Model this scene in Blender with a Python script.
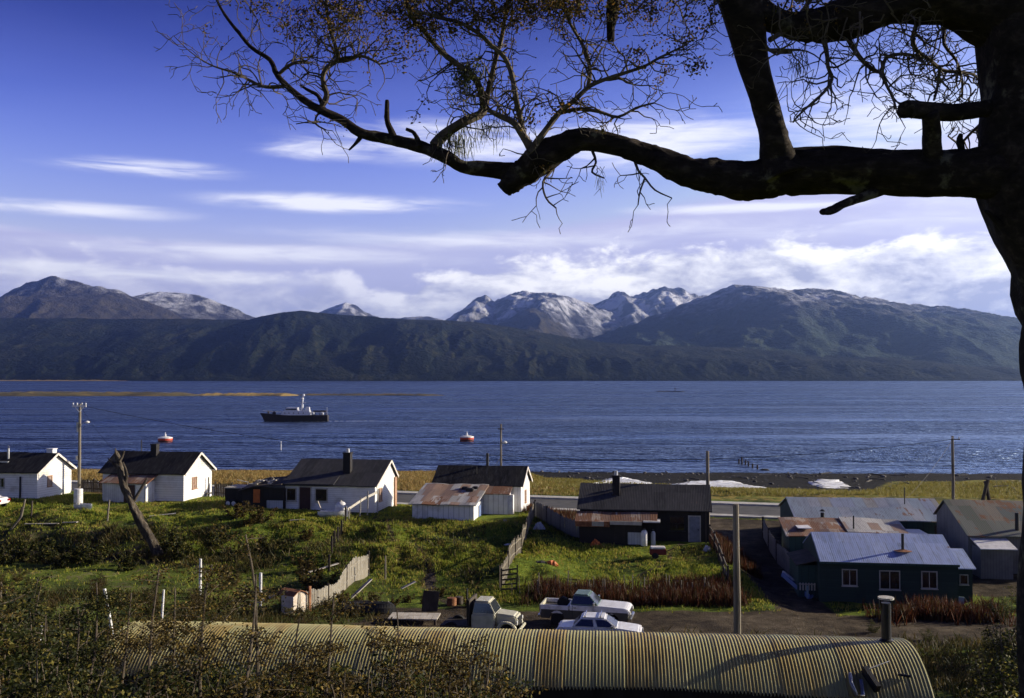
import bpy, bmesh, math, random
import numpy as np
from mathutils import Vector, Matrix
R = math.radians
for o in list(bpy.data.objects):
    bpy.data.objects.remove(o)
scn = bpy.context.scene
COL = scn.collection

# ------------------------------------------------------------------ camera
CAMZ = 17.0
PITCH = R(1.611)
FPX = 35.0 / 36.0 * 1024
cd = bpy.data.cameras.new('camera')
cam = bpy.data.objects.new('camera', cd)
COL.objects.link(cam)
cam.location = (0, 0, CAMZ)
cam.rotation_euler = (math.pi / 2 + PITCH, 0, 0)
cd.lens = 35.0
cd.sensor_width = 36.0
cd.clip_start = 0.1
cd.clip_end = 60000
scn.camera = cam

# ------------------------------------------------------------------ render / view
scn.view_settings.view_transform = 'Standard'
scn.view_settings.look = 'None'
scn.view_settings.exposure = 0.68
scn.view_settings.gamma = 1.0
scn.view_settings.use_curve_mapping = False
cy = scn.cycles
cy.use_denoising = True
cy.max_bounces = 5
cy.diffuse_bounces = 2
cy.glossy_bounces = 2
cy.transmission_bounces = 3
cy.transparent_max_bounces = 6
cy.volume_bounces = 0
cy.sample_clamp_indirect = 4.0
cy.caustics_reflective = False
cy.caustics_refractive = False

# ------------------------------------------------------------------ sun
SUN_EL, SUN_AZ = R(18.0), R(13.0)          # azimuth measured from +X towards +Y
SDIR = Vector((math.cos(SUN_EL) * math.cos(SUN_AZ), math.cos(SUN_EL) * math.sin(SUN_AZ), math.sin(SUN_EL)))
sl = bpy.data.lights.new('sun', 'SUN')
sl.energy = 5.0
sl.angle = R(0.5)
sl.color = (1.0, 0.88, 0.68)
so = bpy.data.objects.new('sun', sl)
COL.objects.link(so)
so.rotation_euler = SDIR.to_track_quat('Z', 'Y').to_euler()
so.location = (60, 20, 60)


# ------------------------------------------------------------------ node expression helper
class S:
    """a float socket (or number) that can be combined with + - * / to build math nodes"""
    def __init__(s, nt, v):
        s.nt, s.v = nt, v

    def _op(s, op, *others, clamp=False):
        n = s.nt.nodes.new('ShaderNodeMath')
        n.operation = op
        n.use_clamp = clamp
        for i, o in enumerate((s,) + others):
            o = o.v if isinstance(o, S) else o
            if isinstance(o, (int, float)):
                n.inputs[i].default_value = o
            else:
                s.nt.links.new(o, n.inputs[i])
        return S(s.nt, n.outputs[0])

    def __add__(s, o): return s._op('ADD', o)
    __radd__ = __add__
    def __sub__(s, o): return s._op('SUBTRACT', o)
    def __rsub__(s, o): return S(s.nt, o)._op('SUBTRACT', s)
    def __mul__(s, o): return s._op('MULTIPLY', o)
    __rmul__ = __mul__
    def __truediv__(s, o): return s._op('DIVIDE', o)
    def pow(s, o): return s._op('POWER', o)
    def max(s, o): return s._op('MAXIMUM', o)
    def min(s, o): return s._op('MINIMUM', o)
    def exp(s): return s._op('EXPONENT')
    def floor(s): return s._op('FLOOR')
    def abs(s): return s._op('ABSOLUTE')
    def sqrt(s): return s._op('SQRT')
    def clamp(s): return s._op('ADD', 0.0, clamp=True)
    def atan2(s, o): return s._op('ARCTAN2', o)

    def sstep(s, a, b):
        n = s.nt.nodes.new('ShaderNodeMapRange')
        n.interpolation_type = 'SMOOTHSTEP'
        s.nt.links.new(s.v, n.inputs[0])
        n.inputs[1].default_value = a
        n.inputs[2].default_value = b
        return S(s.nt, n.outputs[0])


def sep(nt, vec):
    n = nt.nodes.new('ShaderNodeSeparateXYZ')
    nt.links.new(vec, n.inputs[0])
    return [S(nt, n.outputs[i]) for i in range(3)]


def comb(nt, x, y, z):
    n = nt.nodes.new('ShaderNodeCombineXYZ')
    for i, o in enumerate((x, y, z)):
        o = o.v if isinstance(o, S) else o
        if isinstance(o, (int, float)):
            n.inputs[i].default_value = o
        else:
            nt.links.new(o, n.inputs[i])
    return n.outputs[0]


def noise(nt, vec, scale, detail=5, rough=0.55, dist=0.0):
    n = nt.nodes.new('ShaderNodeTexNoise')
    if vec is not None:
        nt.links.new(vec, n.inputs['Vector'])
    n.inputs['Scale'].default_value = scale
    n.inputs['Detail'].default_value = detail
    n.inputs['Roughness'].default_value = rough
    n.inputs['Distortion'].default_value = dist
    return S(nt, n.outputs[0])


def wnoise(nt, vec):
    n = nt.nodes.new('ShaderNodeTexWhiteNoise')
    n.noise_dimensions = '3D'
    nt.links.new(vec, n.inputs['Vector'])
    return S(nt, n.outputs['Value'])


def ramp(nt, fac, stops, interp='LINEAR'):
    n = nt.nodes.new('ShaderNodeValToRGB')
    n.color_ramp.interpolation = interp
    el = n.color_ramp.elements
    while len(el) < len(stops):
        el.new(0.5)
    for e, (p, c) in zip(el, stops):
        e.position = p
        e.color = (c, c, c, 1) if isinstance(c, (int, float)) else (c[0], c[1], c[2], 1)
    nt.links.new(fac.v, n.inputs[0])
    return n.outputs[0]


def mixc(nt, fac, a, b, mode='MIX'):
    n = nt.nodes.new('ShaderNodeMix')
    n.data_type = 'RGBA'
    n.blend_type = mode
    fac = fac.v if isinstance(fac, S) else fac
    for sock, v in ((n.inputs[0], fac), (n.inputs[6], a), (n.inputs[7], b)):
        if isinstance(v, (int, float)):
            sock.default_value = v
        elif isinstance(v, tuple):
            sock.default_value = (v[0], v[1], v[2], 1)
        else:
            nt.links.new(v, sock)
    return n.outputs[2]


# ------------------------------------------------------------------ world: Nishita sky with cirrus and a cumulus bank
SKY_STRENGTH = 0.066
wd = bpy.data.worlds.new('World')
scn.world = wd
wd.use_nodes = True
nt = wd.node_tree
nt.nodes.clear()
out = nt.nodes.new('ShaderNodeOutputWorld')
bg = nt.nodes.new('ShaderNodeBackground')
bg.inputs[1].default_value = SKY_STRENGTH
nt.links.new(bg.outputs[0], out.inputs[0])
sky = nt.nodes.new('ShaderNodeTexSky')
sky.sky_type = 'NISHITA'
sky.sun_disc = False
sky.sun_elevation = SUN_EL
sky.sun_rotation = math.atan2(SDIR.x, SDIR.y)
sky.altitude = 0
sky.air_density = 1.0
sky.dust_density = 0.3
sky.ozone_density = 2.5
tc = nt.nodes.new('ShaderNodeTexCoord')
dx, dy, dz = sep(nt, tc.outputs['Generated'])
az = dx.atan2(dy)
vv = dz / (dx * dx + dy * dy).sqrt().max(0.02)


def c_az(px): return math.atan((px - 512) / FPX)
def c_v(px, py): return (377 - py) / FPX * math.cos(c_az(px))


def blob(px, py, wx, wy):
    a, b = (az - c_az(px)) / (wx / FPX), (vv - c_v(px, py)) / (wy / FPX)
    return ((a * a + b * b) * -1.0).exp()


streak = noise(nt, comb(nt, az * 3.2, vv * 34, 0.0), 1.0, 7, 0.6, 0.5)
fine = noise(nt, comb(nt, az * 11, vv * 70, 3.0), 1.0, 6, 0.6, 0.8)
broad = noise(nt, comb(nt, az * 2.0, vv * 12, 7.0), 1.0, 3, 0.5)
mixn = (streak * 0.55 + fine * 0.45 - 0.5) * 3.0 + 0.55
cl = None
for (px, py, wx, wy, k) in [(140, 166, 85, 9, 1.15), (345, 203, 120, 9, 1.5), (80, 209, 95, 8, 1.05),
                            (440, 140, 140, 22, 1.15), (330, 148, 80, 12, 0.95), (0, 228, 60, 5, 0.5),
                            (240, 252, 260, 12, 0.9), (480, 240, 260, 14, 0.75), (760, 207, 130, 6, 1.1),
                            (820, 225, 330, 16, 0.7), (650, 140, 170, 34, 0.85), (880, 120, 150, 60, 0.75),
                            (150, 275, 220, 10, 0.9), (60, 268, 70, 10, 1.0), (980, 190, 120, 25, 0.7)]:
    b = blob(px, py, wx, wy) * k
    cl = b if cl is None else cl.max(b)
cirrus = (cl * (mixn.clamp() * 1.05 + 0.15)).sstep(0.12, 0.95)
veil = (vv * -10.0).exp() * ((broad - 0.5) * 2.6 + 0.86).clamp() * 1.0
# cumulus bank over the mountains
azn = (az / 1.4 + 0.5).clamp()
def rp(px): return c_az(px) / 1.4 + 0.5
top = S(nt, ramp(nt, azn, [(0.0, 0.75), (rp(0), 0.86), (rp(60), 0.83), (rp(200), 0.70), (rp(330), 0.74), (rp(420), 0.80),
                           (rp(520), 0.89), (rp(620), 1.0 * 0.995), (rp(720), 0.97), (rp(800), 1.0), (rp(960), 1.0), (rp(1024), 0.93), (1.0, 0.85)]))
den = S(nt, ramp(nt, azn, [(0.0, 0.5), (rp(0), 0.30), (rp(160), 0.35), (rp(330), 0.55), (rp(430), 0.85), (rp(600), 1.0), (1.0, 1.0)]))
puff = noise(nt, comb(nt, az * 17, vv * 36, 1.7), 1.0, 10, 0.60, 0.25)
puffs = noise(nt, comb(nt, az * 17 + 0.32, vv * 36 + 0.42, 1.7), 1.0, 6, 0.60, 0.25)
puff2 = noise(nt, comb(nt, az * 7, vv * 26, 9.1), 1.0, 6, 0.55, 0.2)
edge = (top * 0.130) + (puff - 0.5) * 0.115 - vv
bank = edge.sstep(-0.006, 0.015) * den
lit = edge.sstep(0.065, 0.0) * 0.30 + puff2.sstep(0.38, 0.64) * 0.45 + (puff - puffs) * 3.2 + 0.12
# slide-film response: contrasty, deep blue
sr, sg, sb = sep(nt, sky.outputs[0])
ef = (1.0 - vv.sstep(0.20, 0.42) * 0.6) * (1.0 - vv.sstep(0.42, 1.4) * 0.6)  # last factor darkens the zenith above the view to deepen ambient shade
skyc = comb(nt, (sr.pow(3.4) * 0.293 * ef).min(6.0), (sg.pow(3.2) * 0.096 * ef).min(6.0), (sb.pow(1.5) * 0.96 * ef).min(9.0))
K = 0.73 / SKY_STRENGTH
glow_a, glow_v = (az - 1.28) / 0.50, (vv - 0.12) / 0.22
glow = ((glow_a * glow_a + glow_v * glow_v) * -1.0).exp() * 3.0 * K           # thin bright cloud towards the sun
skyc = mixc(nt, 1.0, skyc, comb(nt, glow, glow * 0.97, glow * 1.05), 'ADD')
c1 = mixc(nt, veil.clamp(), skyc, (0.56 * K, 0.61 * K, 0.92 * K))
c2 = mixc(nt, (cirrus * 1.0).clamp(), c1, (0.98 * K, 0.99 * K, 1.10 * K))
bankc = mixc(nt, lit.clamp(), (0.55 * K, 0.57 * K, 0.76 * K), (1.35 * K, 1.33 * K, 1.32 * K))
c3 = mixc(nt, bank.clamp(), c2, bankc)
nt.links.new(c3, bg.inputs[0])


# ------------------------------------------------------------------ pixel <-> world helpers
def ray(px, py):
    u, v = (px - 512) / FPX, (349 - py) / FPX
    d = Vector((u, math.cos(PITCH) - v * math.sin(PITCH), math.sin(PITCH) + v * math.cos(PITCH)))
    return d / d.y


def P(px, py, Y):
    return Vector((0, 0, CAMZ)) + ray(px, py) * Y


# ------------------------------------------------------------------ numpy noise
_rng = np.random.RandomState(7)
_tab = _rng.rand(256, 256)


def vnoise(x, y):
    xi, yi = np.floor(x).astype(int), np.floor(y).astype(int)
    fx, fy = x - xi, y - yi
    fx, fy = fx * fx * (3 - 2 * fx), fy * fy * (3 - 2 * fy)
    a, b = _tab[xi & 255, yi & 255], _tab[(xi + 1) & 255, yi & 255]
    c, d = _tab[xi & 255, (yi + 1) & 255], _tab[(xi + 1) & 255, (yi + 1) & 255]
    return (a * (1 - fx) + b * fx) * (1 - fy) + (c * (1 - fx) + d * fx) * fy - 0.5


def fbm(x, y, oct=5, gain=0.5):
    s, a = 0, 1.0
    for i in range(oct):
        s = s + a * vnoise(x * 2 ** i + 17.3 * i, y * 2 ** i + 9.1 * i)
        a *= gain
    return s


def sst(a, b, x):
    t = np.clip((x - a) / (b - a), 0, 1)
    return t * t * (3 - 2 * t)


# ------------------------------------------------------------------ mesh builder and object helpers
class MB:
    def __init__(s):
        s.v, s.f = [], []

    def add(s, vs, fs):
        o = len(s.v)
        s.v += [tuple(v) for v in vs]
        s.f += [tuple(i + o for i in f) for f in fs]
        return s

    def box(s, x0, x1, y0, y1, z0, z1, M=None):
        vs = [Vector((x, y, z)) for z in (z0, z1) for (x, y) in ((x0, y0), (x1, y0), (x1, y1), (x0, y1))]
        if M is not None:
            vs = [M @ v for v in vs]
        return s.add(vs, [(3, 2, 1, 0), (4, 5, 6, 7), (0, 1, 5, 4), (1, 2, 6, 5), (2, 3, 7, 6), (3, 0, 4, 7)])

    def beam(s, p, q, w, h, up=(0, 0, 1)):
        p, q = Vector(p), Vector(q)
        d = (q - p).normalized()
        up = Vector(up)
        if abs(d.dot(up)) > 0.97:
            up = Vector((0, 1, 0))
        a = d.cross(up).normalized() * w / 2
        b = a.cross(d).normalized() * h / 2
        vs = [p - a - b, p + a - b, p + a + b, p - a + b, q - a - b, q + a - b, q + a + b, q - a + b]
        return s.add(vs, [(3, 2, 1, 0), (4, 5, 6, 7), (0, 1, 5, 4), (1, 2, 6, 5), (2, 3, 7, 6), (3, 0, 4, 7)])

    def tube(s, pts, rad, n=8, wob=0.0, rnd=random, cap=True):
        pts = [Vector(p) for p in pts]
        m = len(pts)
        if isinstance(rad, (int, float)):
            rad = [rad] * m
        o = len(s.v)
        t = (pts[1] - pts[0]).normalized()
        ref = Vector((0, 0, 1)) if abs(t.z) < 0.9 else Vector((1, 0, 0))
        a = t.cross(ref).normalized()
        for i in range(m):
            t = (pts[min(i + 1, m - 1)] - pts[max(i - 1, 0)]).normalized()
            a = a - t * a.dot(t)
            if a.length < 1e-6:
                a = t.orthogonal()
            a.normalize()
            b = t.cross(a)
            for k in range(n):
                an = 2 * math.pi * k / n
                r = rad[i] * (1 + (rnd.uniform(-wob, wob) if wob else 0))
                s.v.append(tuple(pts[i] + (a * math.cos(an) + b * math.sin(an)) * r))
        for i in range(m - 1):
            for k in range(n):
                k2 = (k + 1) % n
                s.f.append((o + i * n + k, o + i * n + k2, o + (i + 1) * n + k2, o + (i + 1) * n + k))
        if cap:
            s.f.append(tuple(o + k for k in reversed(range(n))))
            s.f.append(tuple(o + (m - 1) * n + k for k in range(n)))
        return s

    def lathe(s, prof, n=12, c=(0, 0, 0), axis='Z'):
        o = len(s.v)
        for (r, z) in prof:
            for k in range(n):
                an = 2 * math.pi * k / n
                x, y = r * math.cos(an), r * math.sin(an)
                v = (x, y, z) if axis == 'Z' else ((x, z, y) if axis == 'Y' else (z, x, y))
                s.v.append((v[0] + c[0], v[1] + c[1], v[2] + c[2]))
        for i in range(len(prof) - 1):
            for k in range(n):
                k2 = (k + 1) % n
                s.f.append((o + i * n + k, o + i * n + k2, o + (i + 1) * n + k2, o + (i + 1) * n + k))
        s.f.append(tuple(o + k for k in reversed(range(n))))
        s.f.append(tuple(o + (len(prof) - 1) * n + k for k in range(n)))
        return s

    def loft(s, rings, closed=True, caps=True):
        o, n = len(s.v), len(rings[0])
        for r in rings:
            s.v += [tuple(p) for p in r]
        for i in range(len(rings) - 1):
            for k in range(n if closed else n - 1):
                k2 = (k + 1) % n
                s.f.append((o + i * n + k, o + i * n + k2, o + (i + 1) * n + k2, o + (i + 1) * n + k))
        if caps:
            s.f.append(tuple(o + k for k in reversed(range(n))))
            s.f.append(tuple(o + (len(rings) - 1) * n + k for k in range(n)))
        return s

    def prism(s, poly, y0, y1):
        """polygon in xz extruded along y"""
        n = len(poly)
        vs = [(x, y0, z) for x, z in poly] + [(x, y1, z) for x, z in poly]
        fs = [tuple(range(n)), tuple(reversed(range(n, 2 * n)))]
        fs += [((k + 1) % n, k, n + k, n + (k + 1) % n) for k in range(n)]
        return s.add(vs, fs)

    def build(s, name, mat, parent=None, smooth=False, bevel=0.0, loc=None):
        me = bpy.data.meshes.new(name)
        me.from_pydata(s.v, [], s.f)
        if bevel or True:
            bm = bmesh.new()
            bm.from_mesh(me)
            if bevel:
                bmesh.ops.remove_doubles(bm, verts=bm.verts, dist=1e-4)
                bmesh.ops.bevel(bm, geom=list(bm.edges), offset=bevel, segments=2, affect='EDGES', clamp_overlap=True)
            bmesh.ops.recalc_face_normals(bm, faces=bm.faces)
            bm.to_mesh(me)
            bm.free()
        if smooth:
            me.polygons.foreach_set('use_smooth', [True] * len(me.polygons))
        me.materials.append(mat)
        o = bpy.data.objects.new(name, me)
        COL.objects.link(o)
        if parent is not None:
            o.parent = parent
        if loc is not None:
            o.location = loc
        return o


def npmesh(name, V, F, mat, smooth=True, parent=None):
    """mesh from numpy arrays; F is (n,3) or (n,4)"""
    me = bpy.data.meshes.new(name)
    V, F = np.asarray(V, np.float32), np.asarray(F, np.int32)
    k = F.shape[1]
    me.vertices.add(len(V))
    me.vertices.foreach_set('co', V.ravel())
    me.loops.add(F.size)
    me.loops.foreach_set('vertex_index', F.ravel())
    me.polygons.add(len(F))
    me.polygons.foreach_set('loop_start', np.arange(0, F.size, k, dtype=np.int32))
    me.polygons.foreach_set('loop_total', np.full(len(F), k, np.int32))
    me.polygons.foreach_set('use_smooth', np.full(len(F), smooth))
    me.update(calc_edges=True)
    me.validate()
    me.materials.append(mat)
    o = bpy.data.objects.new(name, me)
    COL.objects.link(o)
    if parent is not None:
        o.parent = parent
    return o


def tag(o, label=None, cat=None, group=None, kind=None):
    if label: o['label'] = label
    if cat: o['category'] = cat
    if group: o['group'] = group
    if kind: o['kind'] = kind
    return o


def thing(name, label, cat, loc=(0, 0, 0), rz=0.0, group=None):
    o = bpy.data.objects.new(name, None)
    o.empty_display_size = 0.3
    COL.objects.link(o)
    o.location = loc
    o.rotation_euler = (0, 0, rz)
    return tag(o, label, cat, group)


def copy_tree(o, parent=None):
    c = o.copy()
    COL.objects.link(c)
    if parent is not None:
        c.parent = parent
    for ch in list(o.children):
        copy_tree(ch, c)
    return c


# ------------------------------------------------------------------ materials
def new_mat(name):
    m = bpy.data.materials.new(name)
    m.use_nodes = True
    nt = m.node_tree
    b = nt.nodes['Principled BSDF']
    return m, nt, b


def bump(nt, b, h, strength, dist=0.02):
    n = nt.nodes.new('ShaderNodeBump')
    n.inputs['Strength'].default_value = strength
    n.inputs['Distance'].default_value = dist
    nt.links.new(h.v, n.inputs['Height'])
    nt.links.new(n.outputs[0], b.inputs['Normal'])


def surf(name, stops, scale=2.0, stretch=(1, 1, 1), rough=0.75, metal=0.0, bmp=0.2, bdist=0.02, bscale=None, spec=0.3, coord='Object', detail=7, grain=0.0):
    """mottled surface: a colour ramp driven by noise, with bump"""
    m, nt, b = new_mat(name)
    tcn = nt.nodes.new('ShaderNodeTexCoord')
    x, y, z = sep(nt, tcn.outputs[coord])
    v = comb(nt, x * stretch[0], y * stretch[1], z * stretch[2])
    n1 = noise(nt, v, scale, detail, 0.62)
    if len(stops) == 1:
        b.inputs['Base Color'].default_value = (*stops[0], 1)
    else:
        k = len(stops)
        c = ramp(nt, n1, [(0.30 + 0.40 * i / (k - 1), s) for i, s in enumerate(stops)])
        if grain:
            g = noise(nt, v, scale * 9, 4, 0.6)
            c = mixc(nt, grain, c, ramp(nt, g, [(0.3, 0.35), (0.7, 1.0)]), 'MULTIPLY')
        nt.links.new(c, b.inputs['Base Color'])
    b.inputs['Roughness'].default_value = rough
    b.inputs['Metallic'].default_value = metal
    b.inputs['Specular IOR Level'].default_value = spec
    if bmp:
        bump(nt, b, noise(nt, v, bscale or scale * 6, 5, 0.6), bmp, bdist)
    return m


def panel_mat(name, pal, pw=0.85, ph=1.9, rust=(0.16, 0.07, 0.035), rustamt=0.35, rough=0.45, metal=0.6, rib=True, spec=0.5):
    """corrugated sheets: every sheet its own tint, rust creeping over it, ribs as bump.  x along the ridge, y down the slope"""
    m, nt, b = new_mat(name)
    tcn = nt.nodes.new('ShaderNodeTexCoord')
    x, y, z = sep(nt, tcn.outputs['Object'])
    row = (y / ph + 0.13).floor()
    cell = comb(nt, (x / pw + row * 0.37).floor(), row, 3.0)
    w = wnoise(nt, cell)
    k = len(pal)
    c = ramp(nt, w, [(i / k, p) for i, p in enumerate(pal)], 'CONSTANT')
    st = noise(nt, comb(nt, x * 5, y * 0.9, z), 1.0, 6, 0.65)
    r1 = noise(nt, comb(nt, x, y, z), 0.55, 6, 0.6) + (st - 0.5) * 0.7 + (w - 0.5) * 0.25
    rf = r1.sstep(0.72 - rustamt * 0.5, 0.84 - rustamt * 0.5)
    c = mixc(nt, st.sstep(0.42, 0.75) * 0.45, c, (0.10, 0.10, 0.10))
    c = mixc(nt, rf, c, mixc(nt, st, rust, (rust[0] * 1.5, rust[1] * 1.6, rust[2] * 1.6)))
    seam = ((x / pw + row * 0.37) - (x / pw + row * 0.37).floor()).sstep(0.0, 0.06)
    c = mixc(nt, seam, mixc(nt, 0.55, c, (0.03, 0.03, 0.03)), c)
    nt.links.new(c, b.inputs['Base Color'])
    nt.links.new((rf * 0.4 + rough).v, b.inputs['Roughness'])
    nt.links.new((metal - rf * metal).v, b.inputs['Metallic'])
    b.inputs['Specular IOR Level'].default_value = spec
    if rib:
        wv = nt.nodes.new('ShaderNodeTexWave')
        wv.wave_type = 'BANDS'
        wv.bands_direction = 'X'
        wv.inputs['Scale'].default_value = 2.6
        nt.links.new(tcn.outputs['Object'], wv.inputs['Vector'])
        bump(nt, b, S(nt, wv.outputs['Fac']) + st * 0.6, 0.35, 0.03)
    return m


def board_mat(name, c0, c1, c2, bw=0.14, axis='x', rough=0.75, stain=0.5, spec=0.25):
    """painted or bare boards: joints as narrow dark lines and relief, per-board tint, stains"""
    m, nt, b = new_mat(name)
    tcn = nt.nodes.new('ShaderNodeTexCoord')
    x, y, z = sep(nt, tcn.outputs['Object'])
    a = z if axis == 'z' else x + y
    o = (x + y) if axis == 'z' else z
    f = a / bw
    cell = f.floor()
    w = wnoise(nt, comb(nt, cell, 1.0, 2.0))
    g = noise(nt, comb(nt, a * 9, o * 1.2, y), 1.0, 6, 0.65)
    big = noise(nt, comb(nt, x, y, z), 0.7, 6, 0.62)
    c = mixc(nt, (w * 0.6 + g * 0.4), c0, c1)
    c = mixc(nt, (big.sstep(0.48, 0.72) * stain), c, c2)
    fr = f - cell
    j = fr.sstep(0.0, 0.10) * (1.0 - fr).sstep(0.0, 0.06)
    c = mixc(nt, j, mixc(nt, 0.6, c, (0.02, 0.02, 0.02)), c)
    nt.links.new(c, b.inputs['Base Color'])
    b.inputs['Roughness'].default_value = rough
    b.inputs['Specular IOR Level'].default_value = spec
    bump(nt, b, j * 0.7 + g * 0.3, 0.4, 0.02)
    return m


def flat(name, c, rough=0.6, metal=0.0, spec=0.4):
    m, nt, b = new_mat(name)
    tcn = nt.nodes.new('ShaderNodeTexCoord')
    n1 = noise(nt, tcn.outputs['Object'], 3.0, 6, 0.6)
    d = tuple(v * 0.72 for v in c)
    nt.links.new(mixc(nt, n1.sstep(0.35, 0.7), c, d), b.inputs['Base Color'])
    b.inputs['Roughness'].default_value = rough
    b.inputs['Metallic'].default_value = metal
    b.inputs['Specular IOR Level'].default_value = spec
    return m


def leaf_mat(name, stops, trans=0.35):
    m, nt, b = new_mat(name)
    g = nt.nodes.new('ShaderNodeNewGeometry')
    r = S(nt, g.outputs['Random Per Island'])
    k = len(stops)
    c = ramp(nt, r, [(i / (k - 1), s) for i, s in enumerate(stops)])
    b.inputs['Roughness'].default_value = 0.6
    b.inputs['Specular IOR Level'].default_value = 0.2
    nt.links.new(c, b.inputs['Base Color'])
    tr = nt.nodes.new('ShaderNodeBsdfTranslucent')
    nt.links.new(c, tr.inputs[0])
    mx = nt.nodes.new('ShaderNodeMixShader')
    mx.inputs[0].default_value = trans
    nt.links.new(b.outputs[0], mx.inputs[1])
    nt.links.new(tr.outputs[0], mx.inputs[2])
    nt.links.new(mx.outputs[0], nt.nodes['Material Output'].inputs[0])
    return m

# ================================================================== THE SETTING
# ------------------------------------------------------------------ near ground
PL = np.array([(-30, 24), (0, 15.4), (6, 13.0), (14, 9.7), (22, 6.9), (27, 6.5), (34, 6.4), (42, 4.7), (50, 4.1), (60, 4.0), (64.5, 4.15), (71.5, 5.9), (76, 6.15), (83, 6.15), (88, 5.6), (91, 4.85), (102, 4.85), (112, 4.9), (150, 2.6), (172, 0.7), (181, -0.15), (200, -1.5), (230, -4)])
PC = np.array([(-30, 24), (0, 15.4), (6, 13.0), (14, 9.7), (22, 6.9), (27, 6.5), (34, 6.4), (42, 4.7), (50, 4.0), (58, 3.8), (62, 4.1), (69, 5.0), (76, 5.85), (83, 5.9), (88, 5.3), (91, 4.85), (102, 4.85), (112, 4.9), (150, 2.6), (172, 0.7), (181, -0.15), (200, -1.5), (230, -4)])
PD = np.array([(-30, 24), (0, 15.4), (6, 13.0), (14, 9.7), (22, 6.9), (27, 6.5), (34, 6.4), (42, 4.7), (50, 3.9), (60, 3.8), (64, 4.1), (74, 5.0), (88, 5.0), (91, 4.85), (102, 4.85), (112, 4.9), (128, 3.2), (150, 1.8), (172, 0.5), (181, -0.15), (200, -1.5), (230, -4)])
PR = np.array([(-30, 24), (0, 15.4), (6, 13.0), (14, 9.7), (22, 6.9), (27, 6.5), (34, 6.3), (42, 4.7), (52, 3.9), (60, 3.6), (66, 3.55), (78, 4.0), (88, 4.6), (91, 4.85), (102, 4.85), (112, 4.9), (130, 3.2), (150, 1.8), (172, 0.5), (181, -0.15), (200, -1.5), (230, -4)])


def r_of(x, y):
    """distance across the street: constant along the road"""
    xc = np.clip(x, -70, 60)
    return y + xc * (0.274 * sst(30, 62, y) * (1 - sst(112, 160, y)) + 0.05 * sst(112, 160, y))


def ground_np(x, y, rough=True):
    x, y = np.asarray(x, float), np.asarray(y, float)
    r = r_of(x, y)
    zl, zc, zd, zr = (np.interp(r, p[:, 0], p[:, 1]) for p in (PL, PC, PD, PR))
    xs = x
    a = sst(-22, -13, xs)
    z = zl * (1 - a) + zc * a
    a = sst(1.5, 5, xs)
    z = z * (1 - a) + zd * a
    a = sst(14.3, 16.5, xs)
    z = z * (1 - a) + zr * a
    if rough:
        off = (1 - sst(88, 91, r) * (1 - sst(102, 105, r))) * (1 - 0.8 * sst(75, 80, r) * (1 - sst(103, 110, r)))
        bank = sst(60, 65, r) * (1 - sst(73, 77, r)) * (1 - sst(0, 5, x))
        z = z + off * (0.16 * fbm(x * 0.35, y * 0.35, 4) + 0.07 * fbm(x * 1.6 + 5, y * 1.6, 3)) + bank * (0.9 * fbm(x * 0.22 + 3, y * 0.30, 4) + 0.35 * fbm(x * 0.9, y * 0.9 + 8, 3))
    return z


def gz(x, y):
    return float(ground_np(np.array([x]), np.array([y]))[0])


def G(px, py, y0=20.0, y1=230.0):
    """the ground point seen at a pixel"""
    d = ray(px, py)
    ys = np.arange(y0, y1, 0.1)
    h = CAMZ + d.z * ys - ground_np(d.x * ys, ys)
    i = np.argmax(h < 0)
    y = ys[i] if h[i] < 0 else y1
    return Vector((d.x * y, y, CAMZ + d.z * y))


def on(px, Y):
    """ground point in column px at distance Y"""
    x = (px - 512) / FPX * Y
    return Vector((x, Y, gz(x, Y)))


gx = np.concatenate([np.arange(-190, -60, 2.0), np.arange(-60, 50, 0.35), np.arange(50, 190, 2.0)])
gy = np.concatenate([np.arange(-40, 16, 1.0), np.arange(16, 110, 0.35), np.arange(110, 235, 1.0)])
X, Y = np.meshgrid(gx, gy)
Z = ground_np(X, Y)
nx, ny = len(gx), len(gy)
idx = np.arange(nx * ny).reshape(ny, nx)
F = np.stack([idx[:-1, :-1], idx[:-1, 1:], idx[1:, 1:], idx[1:, :-1]], -1).reshape(-1, 4)

m_ground, nt, b = new_mat('ground')
tcn = nt.nodes.new('ShaderNodeTexCoord')
gv = tcn.outputs['Object']
at = nt.nodes.new('ShaderNodeAttribute')
at.attribute_name = 'cover'
mr, mg_, mb_ = sep(nt, at.outputs['Color'])          # R dirt, G dry grass, B gravel
n_big, n_mid, n_fin = noise(nt, gv, 0.25, 6, 0.6), noise(nt, gv, 1.3, 6, 0.65), noise(nt, gv, 9, 5, 0.7)
mixn = n_big * 0.4 + n_mid * 0.4 + n_fin * 0.2
grass = ramp(nt, mixn, [(0.33, (0.012, 0.016, 0.006)), (0.44, (0.045, 0.064, 0.012)), (0.53, (0.13, 0.18, 0.022)), (0.64, (0.24, 0.26, 0.042))])
dry = ramp(nt, mixn, [(0.35, (0.10, 0.055, 0.022)), (0.47, (0.22, 0.14, 0.045)), (0.56, (0.34, 0.24, 0.07)), (0.66, (0.16, 0.15, 0.035))])
dirt = ramp(nt, mixn, [(0.38, (0.016, 0.012, 0.008)), (0.47, (0.050, 0.038, 0.026)), (0.54, (0.085, 0.066, 0.044)), (0.62, (0.15, 0.12, 0.085))])
grav = ramp(nt, n_mid * 0.5 + n_fin * 0.5, [(0.35, (0.006, 0.006, 0.006)), (0.55, (0.016, 0.015, 0.014)), (0.72, (0.06, 0.055, 0.05))])
jit = (n_mid - 0.5) * 0.9 + (n_fin - 0.5) * 0.4
c = mixc(nt, (mr + jit).sstep(0.35, 0.65), grass, dirt)
c = mixc(nt, (mg_ + jit).sstep(0.35, 0.65), c, dry)
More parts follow.
